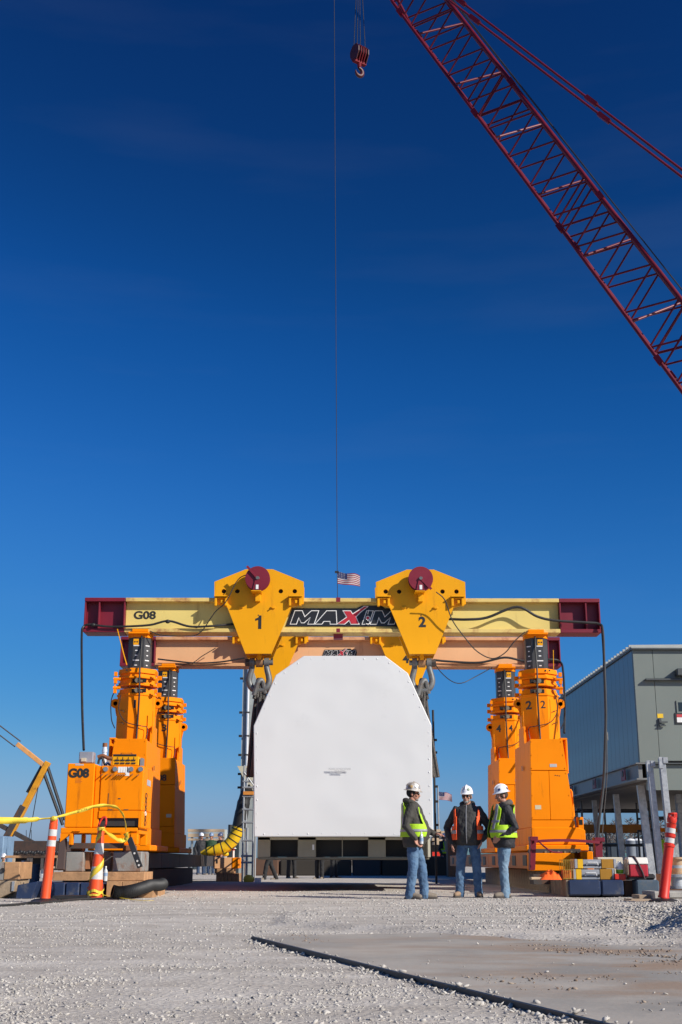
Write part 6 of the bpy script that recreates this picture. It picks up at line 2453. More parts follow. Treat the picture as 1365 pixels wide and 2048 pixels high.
# ------------------------------------------------------------------ hoses and cables
def hoses():
    yb = YF - .30
    V = lambda px, py, y=None: at(px, py, yb if y is None else y)

    def hose(label, pts, r, grp='black hoses and cables on the gantry', nm='hose'):
        o = thing(nm, label, 'cable', pts[0], grp)
        MB().tube(spline(pts, 6), r, 8).build('line', RUBBER, o)
        return o
    h = hose('thick black hose from the silver junction box along the left half of the front beam',
             [at(168, 1500, 23.2), at(165, 1420, 23.9), at(164, 1330, 24.8), at(164, 1270, 25.7), V(167, 1254), V(180, 1249), V(215, 1253), V(250, 1253), V(300, 1250), V(338, 1242), V(380, 1253), V(425, 1252), V(470, 1248, YF - .16)], .024)
    for px_, py_ in ((187, 1250), (336, 1243)):
        MB().ell(V(px_, py_), .055, .05, .045, nu=8, nv=5).build('clip', RUBBER, h)
    hose('thin cable sagging below the left half of the front beam', [V(300, 1262), V(322, 1270), V(370, 1272), V(400, 1266), V(430, 1225, YF - .4), V(452, 1204, YF - .5), V(476, 1160, YF - .5), V(497, 1148, YF - .6)], .011)
    hose('thick black hose arching along the right half of the front beam, hanging off its end',
         [V(895, 1238, YF - .16), V(935, 1239), V(975, 1235), V(1034, 1214), V(1075, 1233), V(1110, 1241), V(1170, 1245), V(1198, 1248), at(1206, 1262, 25.8), at(1209, 1330, 25.5), at(1212, 1420, 25.2), at(1211, 1480, 25.0), at(1208, 1560, 24.8), at(1199, 1640, 24.5), at(1194, 1688, 24.4)], .029)
    hose('second thin line hanging beside the hose at the right end of the front beam', [V(1203, 1256), at(1206, 1300, 25.8), at(1211, 1400, 25.3), at(1214, 1470, 25.2), at(1214, 1560, 25.0), at(1207, 1640, 24.8), at(1204, 1700, 24.6)], .009)
    c = at(1212, 1473, 25.1)
    q = thing('hose_coupling', 'bright hose coupling half way down the hose at the right end', 'coupling', c)
    MB().cyl(c + Vector((.02, -.04, -.08)), c + Vector((.02, -.04, .08)), .02, n=10).build('sleeve', CHAIN, q)
    yr = YR - .30
    W = lambda px, py: at(px, py, yr)
    hose('black hose on the rear beam hanging down beside tower 2', [W(868, 1320), W(900, 1323), W(960, 1325), W(1010, 1315), W(1050, 1322), W(1100, 1319), W(1121, 1324), at(1127, 1345, 30.3), at(1130, 1410, 29.5), at(1129, 1466, 28.9)], .028)
    hose('black hose along the left half of the rear beam', [W(316, 1318), W(350, 1322), W(392, 1326), W(440, 1324), W(490, 1316)], .02)
    hose('thin cable from the rear left hose up to plate 3', [W(316, 1326), W(350, 1328), W(384, 1326), W(405, 1312), W(432, 1296)], .011)
    hose('thin cable sagging from the bright red reel to the top of tower 2',
         [at(873, 1184, YF - .7), at(890, 1200, YF - .6), at(905, 1240, YF - .5), at(930, 1275, YF - .4), at(955, 1303, YF - .3), at(985, 1317, YF - .3), at(1010, 1306, YF - .3), at(1030, 1282, YF - .3), at(1050, 1264, YF - .3)], .012)
    hose('thin cable sagging from plate 4 to the top of tower 4', [at(866, 1320, 29), at(882, 1344, 29.3), at(905, 1363, 29.8), at(925, 1366, 30.2), at(950, 1354, 30.4), at(985, 1335, 30.5)], .011)
    # dark hose running across the gravel on the left
    o = thing('ground_hose', 'thin dark hose snaking across the gravel at the lower left', 'hose', gnd(60, 1805))
    P = spline([gnd(-40, 1812, .02), gnd(20, 1810, .02), gnd(60, 1806, .025), gnd(110, 1803, .025), gnd(150, 1799, .02), gnd(215, 1796, .02), gnd(290, 1792, .02), gnd(335, 1787, .02), gnd(380, 1781, .02)], 6)
    MB().tube(P, .018, 6).build('line', RUBBER, o)
    o = MB().box(gnd(52, 1810, 0), gnd(100, 1801, .045)).build('cable_ramp', RUBBER, None, bevel=.015)
    tag(o, 'flat black rubber pad under the left delineator', 'rubber pad')
    o = thing('yellow_whip', 'thin yellow line hanging by the left end of the rear beam', 'cable', at(245, 1300, 26))
    MB().tube(spline([at(235, 1258, 25.9), at(242, 1285, 26), at(247, 1305, 26), at(254, 1330, 26)], 5), .011, 6).build('line', YELLOW, o)
    o = thing('yellow_whip', 'thin yellow rod standing by the right end of the rear beam', 'cable', at(1108, 1330, 26))
    MB().tube([at(1107.5, 1338, 26), at(1107, 1300, 26)], .008, 6).build('line', YELLOW, o)


hoses()


# ------------------------------------------------------------------ far background
def yellow_crane():
    Y = 85.0
    V = lambda px, py, y=Y: at(px, py, y)
    o = thing('yellow_crane', 'distant yellow crane mast with black stays at the left edge', 'crane', gnd(70, 1740))
    DY_ = simple('dark_yellow_steel', (.62, .27, .01), .5, dirt=(.10, .05, .03), damt=.25)
    q = MB()
    q.bar(V(97, 1524), V(20, 1672), .36, .5, (0, 1, 0))
    q.build('mast', DY_, o, bevel=.02)
    MB().bar(V(48, 1612), V(6, 1690), .42, .55, (0, 1, 0)).build('mast_foot', DARKSTEEL, o, bevel=.02)
    MB().bar(V(90, 1532), V(35, 1488), .3, .4, (0, 1, 0)).build('jib', simple('pale_orange_steel', (.62, .30, .10), .5), o, bevel=.02)
    for d in (-.18, .18):
        MB().tube([V(36, 1488) + Vector((d, 0, d)), V(-30, 1438) + Vector((d, 0, d))], .045, 6).build('jib_stay', DARKSTEEL, o)
    for a, b in (((96, 1534), (130, 1640)), ((86, 1540), (126, 1650)), ((84, 1532), (55, 1585))):
        MB().tube([V(*a), V(*b)], .11, 8).build('back_stay', BLACK, o)
    MB().tube([V(79, 1560), V(58, 1680)], .03, 5).build('hoist_line', BLACK, o)
    MB().bar(V(-10, 1645), V(75, 1690), .28, .35, (0, 1, 0)).build('lower_boom', DARKSTEEL, o)
    a, b = V(8, 1682), V(128, 1712)
    MB().box((a.x, Y - .6, b.z), (b.x, Y + 3.0, a.z)).build('machine_deck', simple('rust_deck', (.055, .03, .022), .7, dirt=(.02, .02, .02), damt=.4), o, bevel=.05)
    q = MB()
    for i in range(18):
        c = V(30 + i * 5.5, 1704 + (i % 3))
        q.ell((c.x, Y - .62, c.z), .13, .05, .11, nu=8, nv=5)
    q.build('track_link', BLACK, o)
    for px_ in (53, 63):
        MB().tube([V(px_, 1660), V(px_, 1690)], .02, 5).build('aerial', BLACK, o)
    MB().box((a.x, Y, -.1), (b.x, Y + 3, b.z - .02)).build('undercarriage', DARK, o)


yellow_crane()


def left_background():
    V = at
    # timber formwork shelf
    Y = 45.0
    o = thing('formwork_rack', 'pale timber formwork rack behind the left delineator', 'timber rack', (at(90, 1730, Y).x, Y, 0))
    PT = simple('pale_timber', (.48, .36, .24), .8)
    a, b = V(10, 1711, Y), V(124, 1716, Y)
    brick('top_rail', (a.x, Y, b.z), (b.x, Y + .12, a.z), TIMBER, o)
    c, d = V(60, 1733, Y), V(126, 1737, Y)
    brick('bottom_rail', (c.x, Y, d.z), (d.x, Y + .12, c.z), PT, o)
    for px_ in (28, 57, 63, 85, 95, 100, 117, 123):
        p = V(px_, 1725, Y)
        brick('upright', (p.x - .05, Y - .04, d.z if px_ > 58 else b.z - .5), (p.x + .05, Y - .003, b.z - .003), PT, o)
    for px_ in (84, 104):
        p = V(px_, 1725, Y)
        brick('leg', (p.x - .05, Y + .13, 0), (p.x + .05, Y + .2, d.z), WHITE if px_ == 84 else PT, o)
    brick('shelf', (c.x, Y + .13, d.z), (d.x, Y + 1.0, d.z + .05), PT, o)
    # blue grey drums and posts
    Y = 27.0
    for i, (x0, x1, m, lab) in enumerate(((42, 48, GALV, 'slim galvanised post beside the timber block at the left edge'), (49, 57, TIMBERG, 'weathered grey board standing between the post and the blue drum'))):
        o = MB().box((V(x0, 1740, Y).x, Y, V(45, 1761, Y).z), (V(x1, 1740, Y).x, Y + .1, V(45, 1721, Y).z)).build('upright_board' if i else 'slim_post', m, None, bevel=.006)
        tag(o, lab, 'board' if i else 'post')
    a, b = V(57, 1762, Y), V(79, 1728, Y)
    o = thing('blue_drum', 'dull blue steel drum left of the orange delineator', 'drum', ((a.x + b.x) / 2, Y, 0))
    r = (b.x - a.x) / 2
    prof = [(0, 0), (r, 0), (r, .02)]
    h = b.z
    for k in range(3):
        z = h * (k + 1) / 4
        prof += [(r, z - .03), (r * 1.05, z), (r, z + .03)]
    prof += [(r, h - .02), (r * 1.03, h), (r * .9, h), (0, h - .02)]
    MB().lathe(prof, ((a.x + b.x) / 2, Y + r, 0), 'z', 24).build('shell', BLUEGREY, o)
    # timber blocks at the left edge
    Y = 21.8
    z1, z2 = V(20, 1760, Y).z, V(20, 1724, Y).z
    o = thing('timber_block', 'big tan timber block with a round black plug, on top at the left edge', 'timber', (V(20, 1740, Y).x, Y, z1), 'timber blocks at the left edge')
    x0, x1 = V(-60, 1740, Y).x, V(40, 1740, Y).x
    MB().box((x0, Y, z1 + .004), (V(-1, 1740, Y).x - .004, Y + .9, z2)).build('timber', TIMBER, o, bevel=.012)
    MB().box((V(-1, 1740, Y).x, Y - .002, z1 + .004), (V(8, 1740, Y).x, Y + .9, z2)).build('steel_strap', RUSTGREY, o)
    MB().box((V(8, 1740, Y).x + .004, Y, z1 + .004), (x1, Y + .9, z2)).build('timber', TIMBER, o, bevel=.012)
    c = V(6, 1741, Y)
    MB().lathe([(.018, -.012), (.042, -.02), (.042, -.004), (.018, -.004)], (c.x, Y, c.z), 'y', 18).build('plug', BLACK, o)
    o = thing('timber_block', 'weathered lower timber block at the left edge', 'timber', (V(20, 1780, Y).x, Y, 0), 'timber blocks at the left edge')
    MB().xz([(x0, .0), (V(0, 1798, Y).x, 0), (V(28, 1785, Y).x, .10), (V(34, 1763, Y).x, z1 - .01), (x0, z1 - .01)], Y - .05, Y + .9).build('timber', TIMBERG, o, bevel=.012)
    MB().box((V(26, 1770, Y).x, Y - .07, .12), (V(31, 1770, Y).x, Y - .052, z1 - .02)).build('steel_edge', GALV, o)
    MB().box((x0, Y + .1, 0), (V(36, 1763, Y).x, Y + .8, .001 + z1 - .03)).build('core', TIMBERG, o)
    # blue tank at the far left edge
    Y = 60
    o = MB().box((V(-40, 1700, Y).x, Y, 0), (V(7, 1700, Y).x, Y + 2, V(0, 1672, Y).z)).build('blue_tank', simple('pale_blue_steel', (.16, .25, .36), .5), None, bevel=.05)
    tag(o, 'pale blue steel tank at the far left edge', 'tank')


left_background()


def mid_background():
    # shoring frames seen between tower 3 and the load
    Y = 60.0
    V = lambda px, py, y=Y: at(px, py, y)
    o = thing('shoring_frame', 'pale shoring frame with timber beams between tower 3 and the yellow duct', 'shoring', (V(420, 1720).x, Y, 0))
    PT = simple('pale_timber', (.48, .36, .24), .8)
    GP = simple('pale_grey_frame', (.40, .43, .42), .5)
    for py, h, m in ((1661, .13, PT), (1666, .08, GP), (1671, .16, PT), (1679, .10, PT)):
        z = V(400, py).z
        brick('cross_beam', (V(376, py).x, Y, z - h / 2), (V(449, py).x, Y + .12, z + h / 2), m, o)
    for px_ in (383, 398, 413, 423, 449):
        rod('standard', (V(px_, 1700).x, Y + .2, 0), (V(px_, 1700).x, Y + .2, V(px_, 1659).z), .06 if px_ < 445 else .12, GP, o)
    o = thing('dark_bin', 'dark skip with a stub pipe behind the yellow duct', 'bin', (V(460, 1720, 62).x, 62, 0))
    MB().box((V(452, 1700, 62).x, 62, 0), (V(485, 1700, 62).x, 64, V(455, 1668, 62).z)).build('body', simple('dark_green_grey', (.02, .03, .035), .6), o, bevel=.05)
    MB().cyl((V(459.5, 1670, 62).x, 62.3, V(459, 1670, 62).z), (V(459.5, 1670, 62).x, 62.3, V(459, 1649, 62).z), .05 * 2, n=10).build('stub_pipe', BLACK, o)
    # dark low things beyond the load, seen under it
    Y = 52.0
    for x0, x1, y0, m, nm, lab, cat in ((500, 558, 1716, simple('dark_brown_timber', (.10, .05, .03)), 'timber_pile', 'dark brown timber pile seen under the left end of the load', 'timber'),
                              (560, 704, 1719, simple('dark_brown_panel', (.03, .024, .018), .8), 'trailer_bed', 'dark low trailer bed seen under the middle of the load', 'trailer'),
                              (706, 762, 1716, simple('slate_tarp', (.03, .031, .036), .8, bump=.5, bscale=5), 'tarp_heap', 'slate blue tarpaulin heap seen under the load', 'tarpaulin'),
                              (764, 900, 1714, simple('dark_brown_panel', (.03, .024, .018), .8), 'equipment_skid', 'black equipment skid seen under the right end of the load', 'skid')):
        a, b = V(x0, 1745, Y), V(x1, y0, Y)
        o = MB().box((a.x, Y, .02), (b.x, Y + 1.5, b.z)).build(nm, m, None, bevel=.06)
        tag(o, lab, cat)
    # brown crate and clutter right of the load
    Y = 48.0
    a, b = V(896, 1710, Y), V(915, 1667, Y)
    o = thing('plywood_crate', 'tall brown plywood crate behind the middle worker', 'crate', ((a.x + b.x) / 2, Y, 0))
    n = 3
    w = (b.x - a.x) / n
    for i in range(n):
        MB().box((a.x + i * w + .003, Y, 0), (a.x + (i + 1) * w - .003, Y + .7, b.z)).build('board', simple('plywood_brown', (.22, .10, .05), .75), o, bevel=.006)
    # pale stacks of formwork further off
    Y = 75
    o = thing('lumber_stack', 'pale jumble of stacked lumber on the horizon beside the brown crate', 'lumber', (V(880, 1700, Y).x, Y, 0))
    rs = random.Random(5)
    for i in range(26):
        x = V(rs.uniform(866, 915), 1700, Y).x
        z = V(880, rs.uniform(1663, 1690), Y).z
        brick('board', (x, Y + rs.uniform(0, 1), z), (x + .5, Y + 1.5, z + .16), PT if i % 3 else WHITE, o)
    MB().box((V(864, 1700, Y).x, Y + 1.6, 0), (V(915, 1700, Y).x, Y + 2.4, V(880, 1680, Y).z)).build('backing', simple('dark_panel', (.035, .032, .028)), o)
    MB().box((V(864, 1712, Y).x, Y - .5, V(880, 1712, Y).z), (V(905, 1712, Y).x, Y - .4, V(880, 1704, Y).z)).build('red_board', PLASTIC_R, o)
    # things under the grey building
    Y = 70
    o = thing('portable_toilet', 'dark portable cabin seen between the columns under the grey building', 'cabin', (V(1228, 1720, Y).x, Y, 0))
    MB().box((V(1221, 1700, Y).x, Y, 0), (V(1235, 1700, Y).x, Y + 1.2, V(1228, 1687, Y).z)).build('shell', simple('dark_blue_plastic', (.02, .03, .045), .5), o, bevel=.05)
    MB().box((V(1223, 1700, Y).x, Y - .02, .1), (V(1233, 1700, Y).x, Y - .001, V(1228, 1690, Y).z)).build('door', simple('dark_blue_door', (.03, .045, .065), .5), o)
    for i, (px_, y) in enumerate(((1262, 95), (1276, 97))):
        a, b = V(px_ - 9, 1700, y), V(px_ + 9, 1681, y)
        o = thing('storage_tank', ('left' if i == 0 else 'right') + ' grey tank with a white domed top seen under the grey building', 'tank', ((a.x + b.x) / 2, y, 0), 'grey tanks under the grey building')
        r = (b.x - a.x) / 2
        MB().cyl(((a.x + b.x) / 2, y, 0), ((a.x + b.x) / 2, y, b.z), r, n=20).build('shell', simple('pale_slate', (.14, .16, .19), .5), o)
        MB().lathe([(r, 0), (r * .8, r * .22), (r * .4, r * .38), (0, r * .42)], ((a.x + b.x) / 2, y, b.z), 'z', 20).build('dome', WHITE, o)
    Y = 80
    o = thing('pallet_stack', 'low pale pallet stack between the columns under the grey building', 'pallets', (V(1226, 1715, Y).x, Y, 0))
    for k in range(3):
        brick('pallet', (V(1213, 1715, Y).x, Y, .02 + k * .2), (V(1236, 1715, Y).x, Y + 1, .18 + k * .2), PT, o)
    # low plant and boxes on the horizon behind the left track
    for px0, px1, py, Y, m, nm, lab, cat in ((376, 392, 1694, 92, simple('dark_green_grey', (.02, .03, .035)), 'site_container', 'dark site container on the horizon just right of tower 3', 'container'),
                                        (404, 446, 1700, 100, simple('rust_deck', (.055, .03, .022)), 'steel_stack', 'low rust brown steel stack on the horizon behind the three distant people', 'steel'),
                                        (462, 480, 1688, 96, BLUEGREY, 'site_cabin', 'blue grey site cabin on the horizon behind the black duct sleeve', 'cabin'),
                                        (868, 884, 1696, 105, simple('pale_slate', (.14, .16, .19)), 'site_cabin', 'small slate cabin on the horizon right of the load', 'cabin')):
        a, b = V(px0, 1740, Y), V(px1, py, Y)
        o = MB().box((a.x, Y, 0), (b.x, Y + 2.4, b.z)).build(nm, m, None, bevel=.05)
        tag(o, lab, cat)
    # spoil strip and far berm
    q = MB()
    rs = random.Random(8)
    N_ = 60
    V_, FC = [], []
    for i in range(N_ + 1):
        x = -160 + 330 * i / N_
        h = .9 + .5 * mnoise.noise((x * .08, 2, 0))
        V_ += [(x, 180, -.1), (x, 186, h), (x, 192, -.1)]
    for i in range(N_):
        FC += [(3 * i, 3 * i + 3, 3 * i + 4, 3 * i + 1), (3 * i + 1, 3 * i + 4, 3 * i + 5, 3 * i + 2)]
    q.add(V_, FC, True)
    struct(q.build('far_bank', mat('dry_bank', (.20, .165, .12), .95, scale=.3)), 'structure', 'low dry bank on the horizon')


mid_background()

# ------------------------------------------------------------------ people
SKIN = mat('skin', (.42, .20, .135), .55, var=.08, scale=14)
DENIM = mat('blue_denim', (.058, .118, .215), .85, var=.22, scale=7, dirt=(.13, .22, .33), damt=.55, dscale=5, bump=.3, bscale=90)
DENIM2 = mat('pale_denim', (.12, .20, .29), .85, var=.2, scale=7, dirt=(.22, .31, .40), damt=.55, dscale=5, bump=.3, bscale=90)
DENIM3 = mat('dark_denim', (.03, .055, .11), .85, var=.2, scale=7)
OLIVE = mat('dark_olive_jacket', (.050, .047, .040), .85, var=.15, scale=6, bump=.35, bscale=30)
CHAR = mat('charcoal_jacket', (.038, .037, .036), .85, var=.15, scale=6, bump=.35, bscale=30)
BLKJ = mat('black_jacket', (.016, .016, .02), .7, var=.2, scale=6, bump=.35, bscale=30)
HIVIS = mat('lime_hi_vis', (.40, .66, .016), .7, var=.06, scale=8, bump=.3, bscale=25)
HIORANGE = mat('orange_hi_vis', (.95, .10, .015), .7, var=.06, scale=8, bump=.3, bscale=25)
RSTRIP = mat('grey_reflective_strip', (.28, .28, .30), .35, var=.06)
BOOT = mat('tan_work_boot', (.27, .18, .115), .8, var=.2, scale=9)
BOOTG = mat('dusty_work_boot', (.20, .165, .13), .85, var=.2, scale=9)
SOLE = mat('boot_sole', (.06, .05, .045), .8)
HAIR = mat('brown_hair', (.06, .035, .022), .8, var=.3, scale=30)
BEARD = mat('grey_beard', (.30, .28, .25), .9, var=.25, scale=60)
HATW = mat('white_hard_hat', (.76, .77, .80), .3, var=.03, coat=.4)
HATB = mat('brown_stickered_hat', (.20, .13, .06), .35, var=.2, scale=12, dirt=(.75, .74, .72), damt=.75, dscale=9, coat=.4)
KNIT = mat('black_knit', (.012, .012, .013), .9)

_tex = {}


def wrinkle(o, size, strength, vox, smooth=2):
    r = o.modifiers.new('skin', 'REMESH')
    r.mode = 'VOXEL'
    r.voxel_size = vox
    r.use_smooth_shade = True
    if smooth:
        s = o.modifiers.new('smooth', 'SMOOTH')
        s.iterations = smooth
        s.factor = .5
    if strength:
        if size not in _tex:
            t = bpy.data.textures.new('folds', 'CLOUDS')
            t.noise_scale = size
            t.noise_depth = 2
            _tex[size] = t
        d = o.modifiers.new('folds', 'DISPLACE')
        d.texture = _tex[size]
        d.texture_coords = 'LOCAL'
        d.strength = strength
        d.mid_level = .5


TORSO = [  # z, cy, rx, ry
    (.84, .005, .190, .135), (.95, .0, .190, .140), (1.05, -.005, .185, .140), (1.16, -.01, .190, .140), (1.28, -.008, .200, .138),
    (1.38, .0, .205, .125), (1.44, .008, .190, .105), (1.485, .012, .130, .085), (1.515, .014, .085, .072)]


def torso_at(z, fat=0.0):
    for a, b in zip(TORSO, TORSO[1:]):
        if a[0] <= z <= b[0]:
            t = (z - a[0]) / (b[0] - a[0])
            r = [a[i] + (b[i] - a[i]) * t for i in range(4)]
            break
    else:
        r = list(TORSO[0] if z < TORSO[0][0] else TORSO[-1])
    belly = fat * math.exp(-((z - 1.05) / .17) ** 2)
    return r[1] - belly * .5, r[2] + belly * .35, r[3] + belly * .55


def t_point(z, th, off=0.0, fat=0.0):
    cy, rx, ry = torso_at(z, fat)
    k = 1
    return Vector(((rx + off) * math.sin(th), cy - (ry + off) * math.cos(th), z))


def hand(q, wrist, d, n, side, curl, sc=1.0):
    """d: towards the fingertips, n: towards the palm side, side: towards the thumb"""
    d, n, side = Vector(d).normalized(), Vector(n).normalized(), Vector(side).normalized()
    w = Vector(wrist)
    pc = w + d * .048 * sc
    M = Matrix((side, n, d)).transposed()
    q.ell(pc, .041 * sc, .017 * sc, .052 * sc, M, 12, 8)
    for i, (o_, ln) in enumerate(((.030, .072), (.010, .082), (-.011, .076), (-.030, .060))):
        b = w + d * (.078 - .006 * abs(i - 1)) * sc + side * o_ * sc
        P = [b - d * .03 * sc, b]
        dd = d
        a = 0
        for k, f in enumerate((.45, .32, .23)):
            a += curl * (1.0 if k else .7)
            dd = d * math.cos(a) + n * math.sin(a)
            P.append(P[-1] + dd * ln * f * sc)
        q.limb(P, [.0115 * sc, .0112 * sc, .0108 * sc, .010 * sc, .0085 * sc], 8)
    b = w + d * .025 * sc + side * .030 * sc
    P = [b, b + (side * .7 + d * .6 + n * .2) * .032 * sc, b + (side * .75 + d * 1.5 + n * .5) * .036 * sc, b + (side * .6 + d * 2.2 + n * 1.0) * .036 * sc]
    q.limb(P, [.016 * sc, .0135 * sc, .0115 * sc, .0095 * sc], 8)


def person(label, loc, rz, s):
    """adult about 1.8 m tall, built facing -Y; s holds pose and clothes"""
    o = thing('person', label, 'person', (0, 0, 0), s.get('group'))
    fat = s.get('fat', 0)
    lod = s.get('vox', 1.0)
    lean = s.get('lean', 0)
    # ---- joints
    hipw = .095
    Ls = s['legs']      # [(ankle x,y),(knee dx,dy)] left,right as seen from the person: index 0 = right (-x)
    legs = []
    for i, sx in enumerate((-1, 1)):
        ax, ay = Ls[i][0]
        kx, ky = Ls[i][1]
        hip = Vector((sx * hipw, .0, .90))
        ank = Vector((ax, ay, .095))
        knee = hip.lerp(ank, .5) + Vector((kx, ky, 0))
        legs.append((hip, knee, ank))
    arms = []
    for i, sx in enumerate((-1, 1)):
        sh = Vector((sx * .195, .012, 1.415))
        el = Vector(s['arms'][i][0])
        wr = Vector(s['arms'][i][1])
        arms.append((sh, el, wr))
    hd = s.get('head', (0, 0))      # turn (about z), nod
    HM = Matrix.Rotation(hd[0], 3, 'Z') @ Matrix.Rotation(hd[1], 3, 'X')
    hc = Vector((0, -.005, 1.52))

    def Hp(x, y, z):
        return hc + HM @ (Vector((x, y, z)) - hc)
    # ---- one continuous body: head, neck, trunk, limbs, hands
    q = MB()
    rings = []
    for z, cy, rx, ry in TORSO:
        cy, rx, ry = torso_at(z, fat)
        rings.append([(rx * .86 * math.cos(t), cy + ry * .86 * math.sin(t), z) for t in [k * 6.2832 / 18 for k in range(18)]])
    q.loft(rings)
    q.limb([(0, .02, 1.46), Hp(0, .012, 1.57)], [.062, .055], 14)
    q.ell(Hp(0, .008, 1.675), .076, .096, .098, HM, 20, 14)
    q.ell(Hp(0, -.028, 1.608), .056, .062, .060, HM, 16, 10)
    q.ell(Hp(0, -.058, 1.575), .030, .026, .024, HM, 12, 8)
    q.ell(Hp(0, -.098, 1.632), .0135, .022, .026, HM @ Matrix.Rotation(R(-18), 3, 'X'), 10, 8)
    q.ell(Hp(0, -.108, 1.618), .016, .014, .011, HM, 10, 6)
    q.ell(Hp(0, -.082, 1.672), .050, .016, .012, HM, 12, 6)
    q.ell(Hp(0, -.087, 1.590), .024, .010, .007, HM, 10, 6)
    q.ell(Hp(0, -.085, 1.580), .021, .011, .007, HM, 10, 6)
    for sx in (-1, 1):
        q.ell(Hp(sx * .045, -.062, 1.625), .020, .022, .020, HM, 10, 6)
        q.ell(Hp(sx * .079, .012, 1.638), .010, .020, .031, HM, 10, 8)
    for (h, k, a) in legs:
        q.limb([h + Vector((0, 0, -.02)), h.lerp(k, .5), k, k.lerp(a, .4), a], [.078, .066, .048, .047, .034], 12)
    for (a, b, c) in arms:
        q.limb([a, a.lerp(b, .5), b, b.lerp(c, .35), c], [.050, .042, .036, .037, .026], 10)
    for i, (a, b, c) in enumerate(arms):
        h = s['hands'][i]
        if h is not None:
            hand(q, c, *h)
    body = q.build('body', SKIN, o)
    wrinkle(body, 0, 0, .0058 * lod, 1)
    # ---- trousers
    q = MB()
    rings = []
    for z, rx, ry in ((.80, .150, .115), (.86, .172, .128), (.92, .175, .130), (1.0, .172, .128)):
        f = fat * math.exp(-((z - 1.05) / .17) ** 2)
        rings.append([((rx + f * .2) * math.cos(t), -f * .3 + (ry + f * .3) * math.sin(t), z) for t in [k * 6.2832 / 20 for k in range(20)]])
    q.loft(rings)
    w = s.get('baggy', 1.0)
    for (h, k, a) in legs:
        foot = a + Vector((0, .0, -.045))
        q.limb([h + Vector((0, 0, -.02)), h.lerp(k, .5), k, k.lerp(a, .35), k.lerp(a, .75), foot],
               [.094, .086 * w, .072 * w, .070 * w, .066 * w, .070 * w], 16)
    tr = q.build('jeans', s['jeans'], o)
    wrinkle(tr, .075, .030, .0085 * lod, 2)
    # ---- boots
    for i, (h, k, a) in enumerate(legs):
        q = MB()
        t = s['toes'][i]
        f = Vector((math.sin(t), -math.cos(t), 0))
        q.limb([a + Vector((0, 0, .09)), a + Vector((0, 0, -.02))], [.052, .05], 14)
        q.limb([a + Vector((0, 0, -.045)) - f * .035, a + Vector((0, 0, -.035)) + f * .05, a + Vector((0, 0, -.052)) + f * .165], [.046, .049, .041], 14)
        bt = q.build('boot', s['boot'], o)
        wrinkle(bt, .05, .008, .007 * lod, 2)
        sd = Vector((f.y, -f.x, 0))
        c = a.copy()
        c.z = 0
        out = [(-.085, .034), (-.09, 0), (-.085, -.034), (.02, -.046), (.11, -.052), (.18, -.042), (.212, -.012), (.212, .012), (.18, .042), (.11, .052), (.02, .046)]
        MB().prism([c + f * u + sd * v + Vector((0, 0, .002)) for u, v in out], (0, 0, .030)).build('sole', SOLE, bt, bevel=.006)
    # ---- jacket
    q = MB()
    rings = []
    hem = s.get('hem', .82)
    zs = [hem, hem + .04] + [z for z, *_ in TORSO if z > hem + .06]
    for z in zs:
        cy, rx, ry = torso_at(z, fat)
        e = .034 if z > hem + .02 else .020
        if z > 1.47: e = .02
        rings.append([((rx + e) * math.cos(t), cy + (ry + e) * math.sin(t), z) for t in [k * 6.2832 / 24 for k in range(24)]])
    q.loft(rings)
    for i, (a, b, c) in enumerate(arms):
        c2 = c + (b - c).normalized() * .01
        q.limb([a + Vector((-a.x * .25, 0, -.015)), a, a.lerp(b, .5), b, b.lerp(c2, .5), c2], [.082, .082, .073, .065, .058, .048], 14)
    jk = q.build('jacket', s['jacket'], o)
    wrinkle(jk, .085, .030, .0085 * lod, 2)
    if lod < 1.5:
        # hood lying on the shoulders and stand-up collar
        q = MB()
        q.tube([Vector((.098 * math.sin(t), .03 - .085 * math.cos(t), 1.505 + .030 * (1 - math.cos(t)) / 2)) for t in [R(25) + k * R(310) / 16 for k in range(17)]],
               [.020 + .035 * math.sin(math.pi * k / 16) for k in range(17)], 12)
        hood = q.build('hood', s.get('hood', s['jacket']), jk)
        wrinkle(hood, .05, .015, .008, 1)
        if s.get('zip'):
            q = MB()
            for z in [hem + .03 + .045 * k for k in range(int((1.48 - hem) / .045))]:
                p, p2 = t_point(z, s['zip'], .036, fat), t_point(z + .045, s['zip'], .036, fat)
                q.bar(p, p2, .012, .012)
            q.build('zip', RSTRIP, jk)
    # ---- vest
    v = s.get('vest')
    if v:
        m, opening, zlo = v
        opR, opL = opening if isinstance(opening, tuple) else (opening, opening)
        n, nz = 72, 40
        off = .062
        V, FC, FS = [], [], []
        zs = [zlo + (1.50 - zlo) * j / nz for j in range(nz + 1)]
        for z in zs:
            for i in range(n):
                th = -math.pi + 2 * math.pi * i / n
                fl = v[3] if len(v) > 3 else 0
                p = t_point(z, th, off + .010 * mnoise.noise((math.sin(th) * 3, math.cos(th) * 3, z * 5)) + .018 * max(0, (1.2 - z)) * 2, fat)
                if z > 1.36:
                    k_ = min(1, (z - 1.36) / .07)
                    p.z += .034 * k_
                    p += Vector((p.x, p.y, 0)).normalized() * .012 * k_
                V.append(p)
